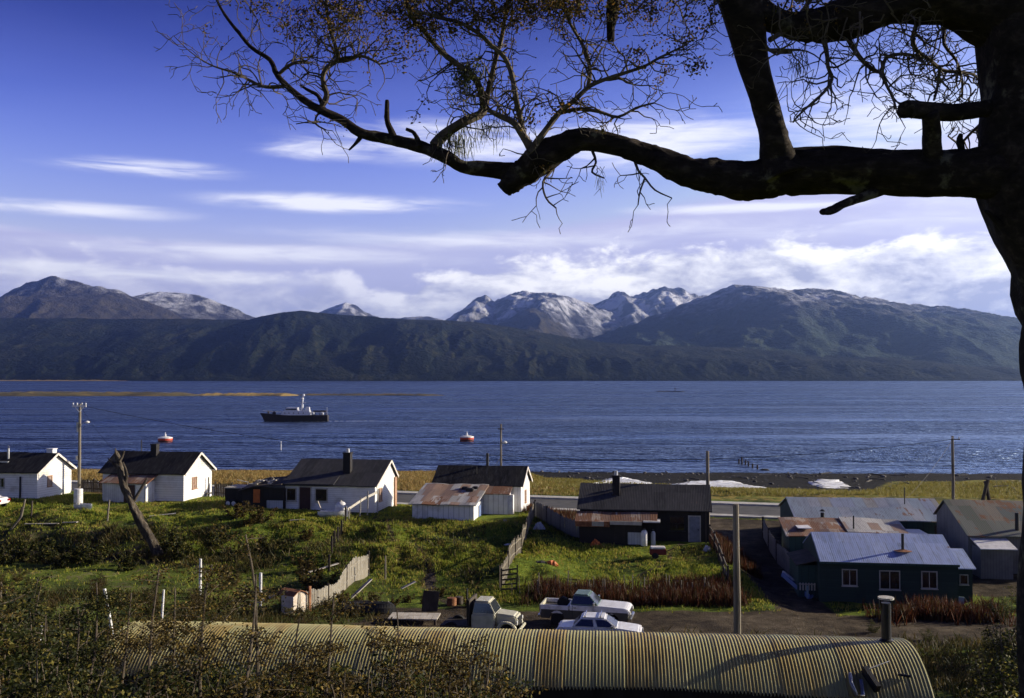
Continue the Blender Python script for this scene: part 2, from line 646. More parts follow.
c = mixc(nt, (mb_ + jit).sstep(0.35, 0.65), c, grav)
nt.links.new(c, b.inputs['Base Color'])
b.inputs['Roughness'].default_value = 0.95
b.inputs['Specular IOR Level'].default_value = 0.1
bump(nt, b, n_mid * 0.6 + n_fin * 0.6, 1.0, 0.22)
ground = npmesh('ground', np.stack([X, Y, Z], -1).reshape(-1, 3), F, m_ground)
tag(ground, kind='structure')
rr = r_of(X, Y)


def dirt_mask(X, Y):
    rr = r_of(X, Y)
    d = sst(47, 50, Y) * (1 - sst(55.5, 57.5, Y)) * sst(-9, -5, X) * (1 - sst(30, 33, X))             # yard of the parked cars
    lane = sst(14.6, 15.4, X) * (1 - sst(18, 19, X)) * sst(55, 58, Y) * (1 - sst(90, 91, rr))
    back = sst(15, 16, X) * sst(60, 62, Y) * (1 - sst(90, 91, rr))
    verge = sst(86, 88, rr) * (1 - sst(90.5, 91.5, rr)) * sst(0, 3, X) * 0.8
    bank = sst(61, 64, rr) * (1 - sst(69, 73, rr)) * (1 - sst(-26, -18, X)) * 0.5
    d = d + 0.42 * sst(44, 48, Y) * (1 - sst(62, 66, rr)) * (1 - sst(-8, -3, X))
    for (xa, ya, xb, yb, wd_) in ((-3, 57, -9.5, 78, 0.45), (-9.5, 78, -13, 82, 0.5), (7, 61, 12.5, 72, 0.4), (-34, 84, -22, 85, 0.4), (-22, 85, -14, 82, 0.4)):
        t_ = np.clip(((X - xa) * (xb - xa) + (Y - ya) * (yb - ya)) / ((xb - xa) ** 2 + (yb - ya) ** 2), 0, 1)
        q_ = (X - xa - t_ * (xb - xa) + 0.6 * np.sin(t_ * 9)) ** 2 + (Y - ya - t_ * (yb - ya)) ** 2
        d = d + 0.75 * np.exp(-q_ / wd_ ** 2)                         # trodden path
    return np.clip(d + lane + back + verge + bank, 0, 1)


dm = dirt_mask(X, Y)
dg = sst(103, 105, rr) * (1 - 0.52 * sst(-8, 14, X)) + 0.42 * sst(0.12, 0.4, fbm(X * 0.16 + 3, Y * 0.16, 4)) * (rr < 91) + sst(82, 84, rr) * (1 - sst(88, 90, rr)) * (1 - sst(0, 3, X)) * 0.4
dg = dg + 0.38 * sst(20, 24, Y) * (1 - sst(40, 48, Y))
strip = 132 + 34 * (1 - sst(-10, 25, X)) + 22 * sst(38, 60, X) + 5 * fbm(X * 0.08, Y * 0.05, 3)
gm = sst(strip - 2, strip + 2, rr)
cov = np.stack([dm, np.clip(dg, 0, 1), np.clip(gm, 0, 1), np.ones_like(dm)], -1).reshape(-1, 4).astype(np.float32)
ca = ground.data.color_attributes.new('cover', 'FLOAT_COLOR', 'POINT')
ca.data.foreach_set('color', cov.ravel())

# ------------------------------------------------------------------ road with kerbs, draped along the street
m_asph = surf('asphalt', [(0.045, 0.045, 0.048), (0.075, 0.073, 0.072), (0.10, 0.095, 0.09)], 0.8, rough=0.9, bmp=0.3)
m_conc = surf('concrete', [(0.30, 0.29, 0.27), (0.46, 0.44, 0.40), (0.55, 0.53, 0.49)], 1.2, rough=0.9, bmp=0.3)


def strip_mesh(name, c0, c1, z, mat, thick=0.0):
    m = MB()
    xs = np.arange(-68, 58.1, 2.0)
    rows = []
    for x in xs:
        y = -0.274 * x
        if thick:
            rows.append([(x, c0 + y, z - thick), (x, c0 + y, z), (x, c1 + y, z), (x, c1 + y, z - thick)])
        else:
            rows.append([(x, c0 + y, z), (x, c1 + y, z)])
    m.loft(rows, closed=bool(thick), caps=bool(thick))
    return tag(m.build(name, mat), kind='structure')


strip_mesh('road', 92.8, 100.4, 4.875, m_asph)
strip_mesh('kerb', 91.6, 92.8, 5.0, m_conc, 0.5)
strip_mesh('kerb', 100.4, 102.0, 5.02, m_conc, 0.5)

# ------------------------------------------------------------------ old snow lying at the top of the beach
m_snow, nt, b = new_mat('snow')
b.inputs['Base Color'].default_value = (0.74, 0.76, 0.80, 1)
b.inputs['Roughness'].default_value = 0.8
tcn = nt.nodes.new('ShaderNodeTexCoord')
sn_ = noise(nt, tcn.outputs['Object'], 0.9, 6, 0.65)
nt.links.new(mixc(nt, sn_.sstep(0.50, 0.68), (0.74, 0.76, 0.80), (0.20, 0.19, 0.17)), b.inputs['Base Color'])
bump(nt, b, noise(nt, tcn.outputs['Object'], 1.5, 5), 0.6, 0.15)


def patch(name, pts, mat, dz=0.08, kind='structure', seed=0):
    rnd = random.Random(seed)
    c = [G(px, py, 60) for px, py in pts]
    ring = []
    for i in range(len(c)):
        p, q = c[i], c[(i + 1) % len(c)]
        n = max(3, int((q - p).length / 0.7))
        for k in range(n):
            v = p.lerp(q, k / n)
            ring.append((v.x + rnd.uniform(-0.25, 0.25), v.y + rnd.uniform(-0.6, 0.6)))
    cx, cy_ = sum(p[0] for p in ring) / len(ring), sum(p[1] for p in ring) / len(ring)
    m = MB()
    rows = []
    for t, h in ((1.0, -0.05), (0.93, dz), (0.6, dz * 1.6), (0.3, dz * 1.8), (0.02, dz * 1.8)):
        rows.append([(cx + (x - cx) * t, cy_ + (y - cy_) * t, gz(cx + (x - cx) * t, cy_ + (y - cy_) * t) + h) for x, y in ring])
    m.loft(rows, caps=False)
    return tag(m.build(name, mat, smooth=True), kind=kind)


patch('snow_patch', [(594, 484), (606, 479), (622, 477), (640, 481), (655, 484), (630, 485)], m_snow, seed=1)
patch('snow_patch', [(663, 485), (690, 481.5), (722, 480.5), (738, 482), (752, 486), (772, 488.5), (735, 488.5), (690, 487)], m_snow, seed=2)
patch('snow_patch', [(808, 483), (818, 479.5), (838, 480), (845, 484), (852, 488), (836, 488.5), (822, 488)], m_snow, seed=3)
patch('puddle', [(664, 620), (670, 617), (676, 616.5), (674, 621), (668, 623)], m_snow, 0.02, seed=4)

# ------------------------------------------------------------------ water of the channel
m_sea, nt, b = new_mat('sea')
tcn = nt.nodes.new('ShaderNodeTexCoord')
x, y, z = sep(nt, tcn.outputs['Object'])
w1 = noise(nt, comb(nt, x * 0.08, y * 0.20, z), 1.0, 4, 0.55, 0.0)
w2 = noise(nt, comb(nt, x * 0.30, y * 0.34, z), 1.0, 3, 0.55, 0.0)
w3 = noise(nt, comb(nt, x * 0.006, y * 0.02, z), 1.0, 3, 0.5, 0.5)
b.inputs['Base Color'].default_value = (0.004, 0.010, 0.040, 1)
b.inputs['IOR'].default_value = 1.45
b.inputs['Specular IOR Level'].default_value = 0.5
nt.links.new((w3.sstep(0.3, 0.7) * 0.14 + 0.22).v, b.inputs['Roughness'])
lane = noise(nt, comb(nt, x * 0.004 + 3.0, y * 0.035, z), 1.0, 4, 0.6, 0.6).sstep(0.36, 0.62)
bump(nt, b, (w1 * 1.3 + w2 * 0.8) * (lane * 0.6 + 0.30), 1.0, 3.2)
# wind waves run towards this shore: their faces lean south
bn = b.inputs['Normal'].links[0].from_socket
va = nt.nodes.new('ShaderNodeVectorMath')
va.operation = 'ADD'
va.inputs[1].default_value = (0.24, -0.13, 0)
nt.links.new(bn, va.inputs[0])
vn = nt.nodes.new('ShaderNodeVectorMath')
vn.operation = 'NORMALIZE'
nt.links.new(va.outputs[0], vn.inputs[0])
gl = nt.nodes.new('ShaderNodeBsdfGlossy')
gl.inputs['Color'].default_value = (0.66, 0.82, 1.0, 1)
nt.links.new(b.inputs['Roughness'].links[0].from_socket, gl.inputs['Roughness'])
nt.links.new(vn.outputs[0], gl.inputs['Normal'])
df = nt.nodes.new('ShaderNodeBsdfDiffuse')
df.inputs['Color'].default_value = (0.003, 0.008, 0.030, 1)
fr = nt.nodes.new('ShaderNodeFresnel')
fr.inputs['IOR'].default_value = 1.58
nt.links.new(vn.outputs[0], fr.inputs['Normal'])
mx = nt.nodes.new('ShaderNodeMixShader')
nt.links.new(fr.outputs[0], mx.inputs[0])
nt.links.new(df.outputs[0], mx.inputs[1])
nt.links.new(gl.outputs[0], mx.inputs[2])
nt.links.new(mx.outputs[0], nt.nodes['Material Output'].inputs[0])
m = MB()
m.add([(-16000, 100, 0), (16000, 100, 0), (16000, 14000, 0), (-16000, 14000, 0)], [(0, 1, 2, 3)])
tag(m.build('sea', m_sea), kind='structure')

# ------------------------------------------------------------------ hills and mountains across the channel
def hill_mat(name, snow_lo, snow_hi, rock, wood, treeline, wood_rng=120.0, snow_amt=1.0):
    m, nt, b = new_mat(name)
    tcn = nt.nodes.new('ShaderNodeTexCoord')
    g = nt.nodes.new('ShaderNodeNewGeometry')
    x, y, z = sep(nt, tcn.outputs['Object'])
    nz = sep(nt, g.outputs['Normal'])[2]
    v = tcn.outputs['Object']
    n1, n2, n3 = noise(nt, v, 0.0022, 7, 0.6), noise(nt, v, 0.010, 7, 0.65), noise(nt, v, 0.05, 4, 0.6)
    rc = mixc(nt, n2.sstep(0.35, 0.65), rock[0], rock[1])
    fo = ramp(nt, n1 * 0.28 + n2 * 0.34 + n3 * 0.38, [(0.38, wood[0]), (0.5, wood[1]), (0.62, wood[2])])
    tl = (z + (n1 - 0.5) * 500 + (n2 - 0.5) * 160 - treeline).sstep(-wood_rng, wood_rng)
    c = mixc(nt, tl, fo, rc)
    sn = (z + (n1 - 0.5) * 420 + (n2 - 0.5) * 420 + (nz - 0.8) * 260 - snow_lo).sstep(0, snow_hi - snow_lo)
    n4 = noise(nt, comb(nt, x, y * 0.55, z * 0.8), 0.0055, 4, 0.55, 0.4)
    sn = sn * (n4 * 0.8 + n2 * 0.3).sstep(0.46, 0.66) * snow_amt
    c = mixc(nt, sn.clamp(), c, (0.72, 0.74, 0.80))
    nt.links.new(c, b.inputs['Base Color'])
    b.inputs['Roughness'].default_value = 0.95
    b.inputs['Specular IOR Level'].default_value = 0.05
    bump(nt, b, n2 * 0.5 + n3 * 0.7, 1.0, 30.0)
    return m


def ridge(name, pts, D, foot_D, back, mat, res=9.0, rough=0.10, seed=0, foot_z=-6.0, power=1.0, margin=1200, steps=110, rav=0.35):
    """a real range: its crest stands at distance D with the heights of the outline, slopes fall to foot_D in front and to `back` behind"""
    pts = sorted(pts)
    xs = np.array([(p[0] - 512) / FPX * D for p in pts])
    zs = np.array([P(p[0], p[1], D).z for p in pts])
    x0, x1 = xs[0] - margin, xs[-1] + margin
    n = int((x1 - x0) / res) + 1
    gx = np.linspace(x0, x1, n)
    crest = np.interp(gx, xs, zs)
    fade = np.clip((gx - x0) / margin, 0, 1) * np.clip((x1 - gx) / margin, 0, 1)
    crest = foot_z + (crest - foot_z) * sst(0, 1, fade)
    k = np.exp(-np.linspace(-2, 2, 5) ** 2)
    k /= k.sum()
    crest = np.convolve(np.pad(crest, 2, 'edge'), k, 'valid')
    t = np.concatenate([np.linspace(0, 1, steps), 1 + np.linspace(0, 1, 30)[1:]])
    gy = np.where(t <= 1, foot_D + (D - foot_D) * t, D + (t - 1) * back)
    X, Y = np.meshgrid(gx, gy)
    T = np.where(Y <= D, (Y - foot_D) / (D - foot_D), 1 - (Y - D) / back * 0.95)
    T = np.clip(T, 0, 1)
    L = (D - foot_D)
    s = 1.0 / (L * 0.55)
    ridged = 1 - 2.2 * np.abs(fbm(X * s * 1.5 + seed, Y * s * 0.55 + seed * 3, 5, 0.5))
    prof = T ** power
    env = 4 * T * (1 - T)
    H = foot_z + (crest[None, :] - foot_z) * np.clip(prof + env * rav * (ridged - 0.55) * 0.55, 0, 1.0)
    H = H + rough * L * 0.05 * fbm(X / 130 + seed, Y / 130, 5, 0.55) * np.clip(T * 4, 0, 1)
    H = np.where(T <= 0.001, foot_z, H)
    ny_, nx_ = X.shape
    idx = np.arange(nx_ * ny_).reshape(ny_, nx_)
    F = np.stack([idx[:-1, :-1], idx[:-1, 1:], idx[1:, 1:], idx[1:, :-1]], -1).reshape(-1, 4)
    return tag(npmesh(name, np.stack([X, Y, H], -1).reshape(-1, 3), F, mat), kind='structure')


wood_near = ((0.003, 0.005, 0.0035), (0.011, 0.016, 0.008), (0.050, 0.050, 0.022))  # palest olive tone paints in sunlit patches of forest
wood_right = ((0.020, 0.036, 0.032), (0.045, 0.066, 0.052), (0.085, 0.105, 0.065))  # forest colours lightened and blued to stand in for haze
m_hill_near = hill_mat('near_hill', 3000, 3200, ((0.02, 0.025, 0.018), (0.04, 0.04, 0.026)), wood_near, 2000)
m_mt_left = hill_mat('left_mountain', 690, 1000, ((0.034, 0.033, 0.028), (0.078, 0.069, 0.046)), wood_near, 330, 60)
m_mt_mid = hill_mat('mid_mountain', 360, 760, ((0.034, 0.037, 0.050), (0.068, 0.070, 0.084)), wood_near, 330, 80)
m_mt_dome = hill_mat('dome_mountain', 520, 900, ((0.034, 0.036, 0.044), (0.070, 0.068, 0.068)), wood_near, 330, 80)
m_mt_olive = hill_mat('olive_mountain', 760, 1100, ((0.028, 0.030, 0.028), (0.075, 0.066, 0.040)), wood_near, 300, 60)
m_mt_right = hill_mat('right_mountain', 470, 730, ((0.042, 0.045, 0.054), (0.080, 0.080, 0.080)), wood_right, 430, 110, 0.8)

# forested hill along the far shore
ridge('forested_hill', [(-160, 330), (-60, 322), (0, 318), (60, 318), (120, 319), (180, 318), (225, 319), (255, 320), (280, 320), (300, 320), (318, 320), (350, 319), (400, 319), (440, 320), (480, 323), (520, 329), (560, 336), (600, 342), (650, 345), (700, 346), (760, 349), (830, 353), (900, 358), (1000, 364), (1080, 370), (1160, 374)],
      5600, 4450, 1500, m_hill_near, 8.0, 0.16, 3, power=0.62, rav=0.26)
ridge('forested_hill', [(120, 362), (160, 350), (200, 337), (235, 324), (262, 316), (282, 312), (300, 310.5), (318, 312.5), (345, 315.5), (400, 319), (450, 323), (500, 332), (560, 343), (620, 356), (680, 368)],
      5150, 4440, 1200, m_hill_near, 8.0, 0.2, 43, power=0.7, rav=0.45, margin=500)
ridge('forested_hill', [(-80, 356), (0, 352), (60, 358), (120, 351), (170, 359), (240, 361), (320, 355), (420, 362), (500, 353), (560, 351), (640, 357), (760, 359), (860, 362), (980, 368), (1100, 373)],
      4800, 4400, 700, m_hill_near, 7.0, 0.5, 47, power=0.6, rav=0.5, margin=500, steps=60)
# left mountain and its snowy dome
ridge('mountain', [(-120, 312), (-40, 304), (0, 297), (25, 284), (40, 279), (50, 276.5), (60, 278), (75, 280.5), (100, 287), (118, 291), (132, 296), (150, 304), (170, 312), (200, 330)],
      8200, 6100, 1800, m_mt_left, 12, 0.25, 5, power=0.95)
ridge('mountain', [(70, 318), (105, 304), (125, 297), (140, 294), (160, 292), (180, 292.5), (200, 296), (215, 301), (232, 308), (258, 318), (290, 330)],
      9300, 7000, 1800, m_mt_dome, 12, 0.2, 8, power=0.8)
# small distant peak
ridge('mountain', [(290, 330), (315, 315), (330, 307), (345, 302.5), (356, 306), (372, 316), (385, 318.5), (400, 318), (430, 316), (442, 320), (460, 328)],
      11500, 9200, 1800, m_mt_dome, 14, 0.2, 11)
# central snowy range
ridge('mountain', [(425, 335), (447, 322), (462, 311), (476, 300), (486, 297), (494, 303), (503, 296), (516, 293), (530, 292), (546, 293), (560, 296), (574, 300), (596, 306), (612, 312), (640, 330)],
      10300, 7300, 2200, m_mt_mid, 11, 0.34, 14, power=0.9, rav=0.6)
ridge('mountain', [(560, 330), (588, 308), (598, 303), (610, 297), (619, 291), (628, 297), (640, 297), (652, 291), (662, 287), (672, 288), (680, 287), (688, 291), (697, 296), (712, 297), (735, 292), (770, 300), (820, 320)],
      11300, 8200, 2200, m_mt_mid, 12, 0.34, 21, power=0.9, rav=0.6)
ridge('mountain', [(470, 345), (500, 322), (522, 311), (534, 309), (546, 314), (562, 325), (585, 345)],
      8600, 6600, 1500, m_mt_olive, 10, 0.22, 24, power=0.9, rav=0.5)
# broad right mountain
ridge('mountain', [(520, 372), (560, 350), (600, 335), (640, 322), (668, 312), (690, 302), (706, 295), (722, 289), (740, 285.5), (752, 285), (765, 287), (785, 290), (812, 289), (832, 290), (850, 296), (868, 298), (885, 299), (905, 304), (930, 306), (948, 308), (968, 314), (990, 320), (1024, 327), (1080, 338), (1180, 350)],
      7600, 4900, 2600, m_mt_right, 11, 0.24, 31, power=0.85, rav=0.4)

# ------------------------------------------------------------------ low spit with dry grass, and a reef
m_spit = surf('spit', [(0.030, 0.028, 0.022), (0.09, 0.075, 0.035), (0.24, 0.17, 0.06)], 0.03, (1, 3, 1), rough=0.95, bmp=0.4, bdist=0.5, bscale=0.3)
m_spit_dry = surf('spit_grass', [(0.22, 0.15, 0.05), (0.36, 0.25, 0.08)], 0.06, rough=0.95)
m_rock = surf('rock', [(0.012, 0.012, 0.012), (0.04, 0.036, 0.032)], 0.3, rough=0.9, bmp=0.5, bdist=0.3)


def islet(name, px0, px1, Yc, width, h, mat, seed):
    rnd = random.Random(seed)
    x0, x1 = (px0 - 512) / FPX * Yc, (px1 - 512) / FPX * Yc
    rows = []
    for i in range(81):
        t = i / 80
        e = min(1, 9 * t, 9 * (1 - t)) ** 0.6 + 0.001
        hh = h * e * (0.55 + 0.45 * rnd.random())
        w = width * e * (0.8 + 0.2 * math.sin(t * 13 + seed))
        x, yc = x0 + (x1 - x0) * t, Yc + 6 * math.sin(t * 5)
        rows.append([(x, yc - w / 2, -0.4), (x, yc - w * 0.38, hh * 0.55), (x, yc - w * 0.1, hh), (x, yc + w * 0.3, hh * 0.7), (x, yc + w / 2, -0.4)])
    m = MB()
    m.loft(rows, closed=False, caps=False)
    return tag(m.build(name, mat, smooth=True), kind='structure')


islet('sandbar', -140, 208, 920, 90, 4.2, m_spit, 1)
islet('sandbar', 196, 300, 918, 54, 2.6, m_spit_dry, 2)
islet('sandbar', 290, 446, 925, 36, 1.8, m_spit, 3)
islet('reef', 655, 684, 1150, 14, 1.2, m_rock, 4)
islet('shoreline', -200, 130, 4350, 60, 5.0, m_spit_dry, 5)

# ------------------------------------------------------------------ air
hz = bpy.data.materials.new('haze')
hz.use_nodes = True
nt = hz.node_tree
nt.nodes.clear()
ho = nt.nodes.new('ShaderNodeOutputMaterial')
hv = nt.nodes.new('ShaderNodeVolumePrincipled')
hv.inputs['Color'].default_value = (0.36, 0.54, 1.0, 1)
hv.inputs['Density'].default_value = 6.0e-5
hv.inputs['Anisotropy'].default_value = 0.82
nt.links.new(hv.outputs[0], ho.inputs['Volume'])
m = MB()
m.box(-17000, 17000, -300, 14500, -8, 960)
tag(m.build('haze', hz), kind='stuff')
# ================================================================== materials of the village
m_white = board_mat('white_boards', (0.74, 0.73, 0.70), (0.82, 0.81, 0.78), (0.45, 0.42, 0.36), 0.16, 'z', stain=0.65)
m_white2 = board_mat('white_sheets', (0.70, 0.69, 0.68), (0.80, 0.80, 0.78), (0.42, 0.39, 0.34), 0.42, 'x', stain=0.65)
m_whitewash = board_mat('whitewashed_boards', (0.72, 0.70, 0.66), (0.83, 0.82, 0.79), (0.42, 0.38, 0.31), 0.20, 'z', stain=0.7)
m_bluewhite = board_mat('grey_white_boards', (0.42, 0.44, 0.46), (0.54, 0.56, 0.57), (0.26, 0.27, 0.28), 0.2, 'x', stain=0.5)
m_black_roof = panel_mat('tarred_sheets', [(0.014, 0.013, 0.014), (0.020, 0.019, 0.020), (0.017, 0.017, 0.019)], 0.9, 2.0, rustamt=0.05, rough=0.8, metal=0.0, spec=0.15)
m_grey_roof = panel_mat('grey_tarred_sheets', [(0.030, 0.030, 0.033), (0.045, 0.044, 0.047), (0.038, 0.038, 0.041)], 0.9, 2.2, rustamt=-0.05, rough=0.7, metal=0.1, spec=0.3)
m_patch_roof = panel_mat('patchwork_sheets', [(0.52, 0.50, 0.46), (0.30, 0.20, 0.14), (0.44, 0.43, 0.42), (0.34, 0.33, 0.31), (0.48, 0.46, 0.43), (0.36, 0.24, 0.17)], 0.75, 1.5, rustamt=0.22, rough=0.6, metal=0.1)
m_rust_roof = panel_mat('rusted_sheets', [(0.20, 0.12, 0.08), (0.34, 0.27, 0.21), (0.16, 0.09, 0.06), (0.28, 0.19, 0.13), (0.42, 0.40, 0.37)], 0.7, 1.5, rustamt=0.62, rough=0.65, metal=0.05)
m_blue_roof = panel_mat('zinc_sheets', [(0.36, 0.44, 0.66), (0.46, 0.54, 0.76), (0.40, 0.48, 0.70), (0.43, 0.51, 0.74)], 0.85, 2.4, rustamt=0.10, rough=0.36, metal=0.1)  # blue base tint paints in the sheen of the sky
m_teal_roof = panel_mat('weathered_zinc', [(0.34, 0.38, 0.42), (0.44, 0.46, 0.48), (0.37, 0.43, 0.47), (0.42, 0.40, 0.34), (0.38, 0.42, 0.50)], 0.85, 2.2, rustamt=0.18, rough=0.4, metal=0.25)
m_moss_roof = panel_mat('mossy_sheets', [(0.10, 0.115, 0.085), (0.16, 0.15, 0.12), (0.13, 0.14, 0.12), (0.19, 0.16, 0.12), (0.09, 0.11, 0.10)], 0.85, 2.0, rustamt=0.40, rough=0.7, metal=0.1)
m_green_wall = board_mat('green_boards', (0.026, 0.044, 0.038), (0.036, 0.058, 0.049), (0.018, 0.028, 0.025), 0.15, 'z', stain=0.5)
m_green_wall2 = board_mat('dark_green_boards', (0.030, 0.062, 0.052), (0.042, 0.080, 0.066), (0.022, 0.030, 0.026), 0.4, 'x', stain=0.6)
m_dark_wall = board_mat('dark_boards', (0.020, 0.017, 0.015), (0.036, 0.030, 0.026), (0.012, 0.011, 0.011), 0.2, 'x')
m_grey_wall = board_mat('grey_boards', (0.18, 0.17, 0.155), (0.26, 0.245, 0.22), (0.10, 0.095, 0.085), 0.18, 'x')
m_old_wood = board_mat('old_fence_wood', (0.20, 0.18, 0.145), (0.33, 0.30, 0.24), (0.11, 0.095, 0.075), 0.15, 'x')
m_pale_wood = surf('pale_timber', [(0.28, 0.25, 0.20), (0.46, 0.42, 0.35), (0.56, 0.52, 0.45)], 2.0, (1, 1, 0.3), rough=0.85)
m_dark_wood = surf('dark_timber', [(0.025, 0.02, 0.016), (0.06, 0.048, 0.036), (0.10, 0.08, 0.06)], 2.0, (1, 1, 0.3), rough=0.85)
m_pole_wood = surf('pole_timber', [(0.10, 0.088, 0.066), (0.19, 0.165, 0.125), (0.28, 0.25, 0.19)], 3.0, (1, 1, 0.12), rough=0.85, bmp=0.5)
m_glass = surf('window_glass', [(0.012, 0.014, 0.018)], rough=0.08, bmp=0.04, spec=0.8, bscale=1.5)
m_frame_white = flat('frame_white', (0.72, 0.70, 0.66))
m_frame_ochre = flat('frame_ochre', (0.40, 0.23, 0.14))
m_frame_pale = flat('frame_pale', (0.50, 0.47, 0.40))
m_curtain = flat('curtain_pane', (0.34, 0.24, 0.18), rough=0.25, spec=0.6)
m_door_red = flat('door_dark_red', (0.045, 0.014, 0.012))
m_door_grey = flat('door_pale', (0.24, 0.26, 0.30))
m_black = flat('soot_black', (0.012, 0.012, 0.013), rough=0.7)
m_iron = flat('dark_iron', (0.03, 0.03, 0.033), rough=0.5, metal=0.5)
m_galv = flat('galvanised', (0.42, 0.43, 0.45), rough=0.45, metal=0.7)
m_fascia = flat('fascia_white', (0.72, 0.66, 0.58))
m_white_paint = flat('white_paint', (0.80, 0.79, 0.77), rough=0.45)
m_rust = surf('rust', [(0.09, 0.035, 0.018), (0.22, 0.09, 0.04), (0.34, 0.17, 0.08)], 3.0, rough=0.85)
m_orange = flat('orange_paint', (0.55, 0.14, 0.025))
m_brick = flat('chimney_dark', (0.020, 0.017, 0.017), rough=0.85)
m_blue_paint = surf('blue_paint', [(0.10, 0.16, 0.34), (0.20, 0.26, 0.44)], 3.0, rough=0.7)
m_lightblue = surf('light_blue_paint', [(0.20, 0.30, 0.33), (0.32, 0.42, 0.44)], 3.0, rough=0.7)


def box_part(name, mat, parent, *a, bevel=0.0):
    return MB().box(*a).build(name, mat, parent, bevel=bevel)


def window(parent, face, u, z, w, h, W, D, fm, nv=1, nh=0, pane=None, fw=0.07, name='window'):
    """frame with mullions standing proud of the wall, its glass as a sub-part.  face: front / right / left"""
    def tr(m):
        if face == 'front':
            M = Matrix.Translation((u, 0, z))
        elif face == 'right':
            M = Matrix.Translation((W, u, z)) @ Matrix.Rotation(math.pi / 2, 4, 'Z')
        else:
            M = Matrix.Translation((0, u, z)) @ Matrix.Rotation(-math.pi / 2, 4, 'Z')
        m.v = [tuple(M @ Vector(v)) for v in m.v]
        return m
    f = MB()
    f.box(-w / 2 - fw, w / 2 + fw, -0.06, 0.02, -fw, 0).box(-w / 2 - fw, w / 2 + fw, -0.06, 0.02, h, h + fw)
    f.box(-w / 2 - fw, -w / 2, -0.06, 0.02, 0, h).box(w / 2, w / 2 + fw, -0.06, 0.02, 0, h)
    for i in range(nv):
        x = -w / 2 + w * (i + 1) / (nv + 1)
        f.box(x - fw * 0.4, x + fw * 0.4, -0.05, 0.02, 0, h)
    for i in range(nh):
        zz = h * (i + 1) / (nh + 1)
        f.box(-w / 2, w / 2, -0.045, 0.02, zz - fw * 0.3, zz + fw * 0.3)
    fo = tr(f).build(name, fm, parent)
    tr(MB().box(-w / 2, w / 2, -0.018, 0.015, 0, h)).build('pane', pane or m_glass, fo)
    tr(MB().box(-w / 2 - fw * 1.6, w / 2 + fw * 1.6, -0.12, 0.02, -fw - 0.05, -fw - 0.003)).build('sill', fm, fo)
    return fo


def door(parent, face, u, w, h, W, D, mat, z=0.0):
    f = MB().box(-w / 2, w / 2, -0.05, 0.02, 0, h)
    f2 = MB().box(-w / 2 - 0.08, -w / 2, -0.07, 0.02, 0, h).box(w / 2, w / 2 + 0.08, -0.07, 0.02, 0, h).box(-w / 2 - 0.08, w / 2 + 0.08, -0.07, 0.02, h, h + 0.08)
    k = MB().box(w / 2 - 0.14, w / 2 - 0.08, -0.10, -0.05, h * 0.47, h * 0.52)
    M = Matrix.Translation((u, 0, z)) if face == 'front' else Matrix.Translation((W, u, z)) @ Matrix.Rotation(math.pi / 2, 4, 'Z')
    for m in (f, f2, k):
        m.v = [tuple(M @ Vector(v)) for v in m.v]
    d = f.build('door', mat, parent)
    f2.build('door_frame', m_frame_pale, d)
    k.build('handle', m_iron, d)
    return d


def gable_walls(W, D, hf, hb, hr, rf, base=-1.2):
    m = MB()
    y = D * rf
    prof = [(0, base), (0, hf), (y, hr), (D, hb), (D, base)]
    for x in (0.0, W):
        m.add([(x, a, z) for a, z in prof], [(0, 1, 2, 3, 4)])
    m.add([(0, 0, base), (W, 0, base), (W, 0, hf), (0, 0, hf)], [(0, 1, 2, 3)])
    m.add([(0, D, base), (W, D, base), (W, D, hb), (0, D, hb)], [(3, 2, 1, 0)])
    return m


def roof_mesh(W, D, hf, hb, hr, rf, ov=0.22, ovx=0.22, th=0.07, sag=0.0, seed=0):
    """two pitched slabs meeting at the ridge, slightly uneven along their length"""
    rnd = random.Random(seed)
    m = MB()
    y = D * rf
    sf = (hr - hf) / y
    sb = (hr - hb) / max(D - y, 1e-3)
    up = 0.04
    rows = []
    n = max(6, int(W / 1.2))
    for i in range(n + 1):
        x = -ovx + (W + 2 * ovx) * i / n
        j = [rnd.uniform(-1, 1) * 0.025 for _ in range(3)]
        s = -sag * math.sin(math.pi * i / n)
        rows.append([(x, -ov, hf - sf * ov + up + j[0]), (x, y, hr + up + j[1] + s), (x, D + ov, hb - sb * ov + up + j[2]),
                     (x, D + ov, hb - sb * ov + up + th + j[2]), (x, y, hr + up + th + j[1] + s), (x, -ov, hf - sf * ov + up + th + j[0])])
    m.loft(rows)
    return m


def barge(W, D, hf, hb, hr, rf, ov, ovx, side=1):
    y = D * rf
    x = W + ovx + 0.02 if side > 0 else -ovx - 0.02
    sf = (hr - hf) / y
    sb = (hr - hb) / max(D - y, 1e-3)
    m = MB()
    m.beam((x, -ov, hf - sf * ov + 0.0), (x, y, hr + 0.02), 0.04, 0.18)
    m.beam((x, y, hr + 0.02), (x, D + ov, hb - sb * ov + 0.0), 0.04, 0.18)
    return m


def stack(parent, x, y, z0, z1, r, mat=None, cap=True, name='chimney'):
    c = MB().lathe([(r * 1.5, z0), (r * 1.5, z0 + 0.06), (r, z0 + 0.1), (r, z1)], 10, (x, y, 0)).build(name, mat or m_iron, parent, smooth=False)
    if cap:
        MB().lathe([(r * 1.7, z1 + 0.10), (r * 0.5, z1 + 0.24)], 10, (x, y, 0)).build('cap', mat or m_iron, c)
    return c


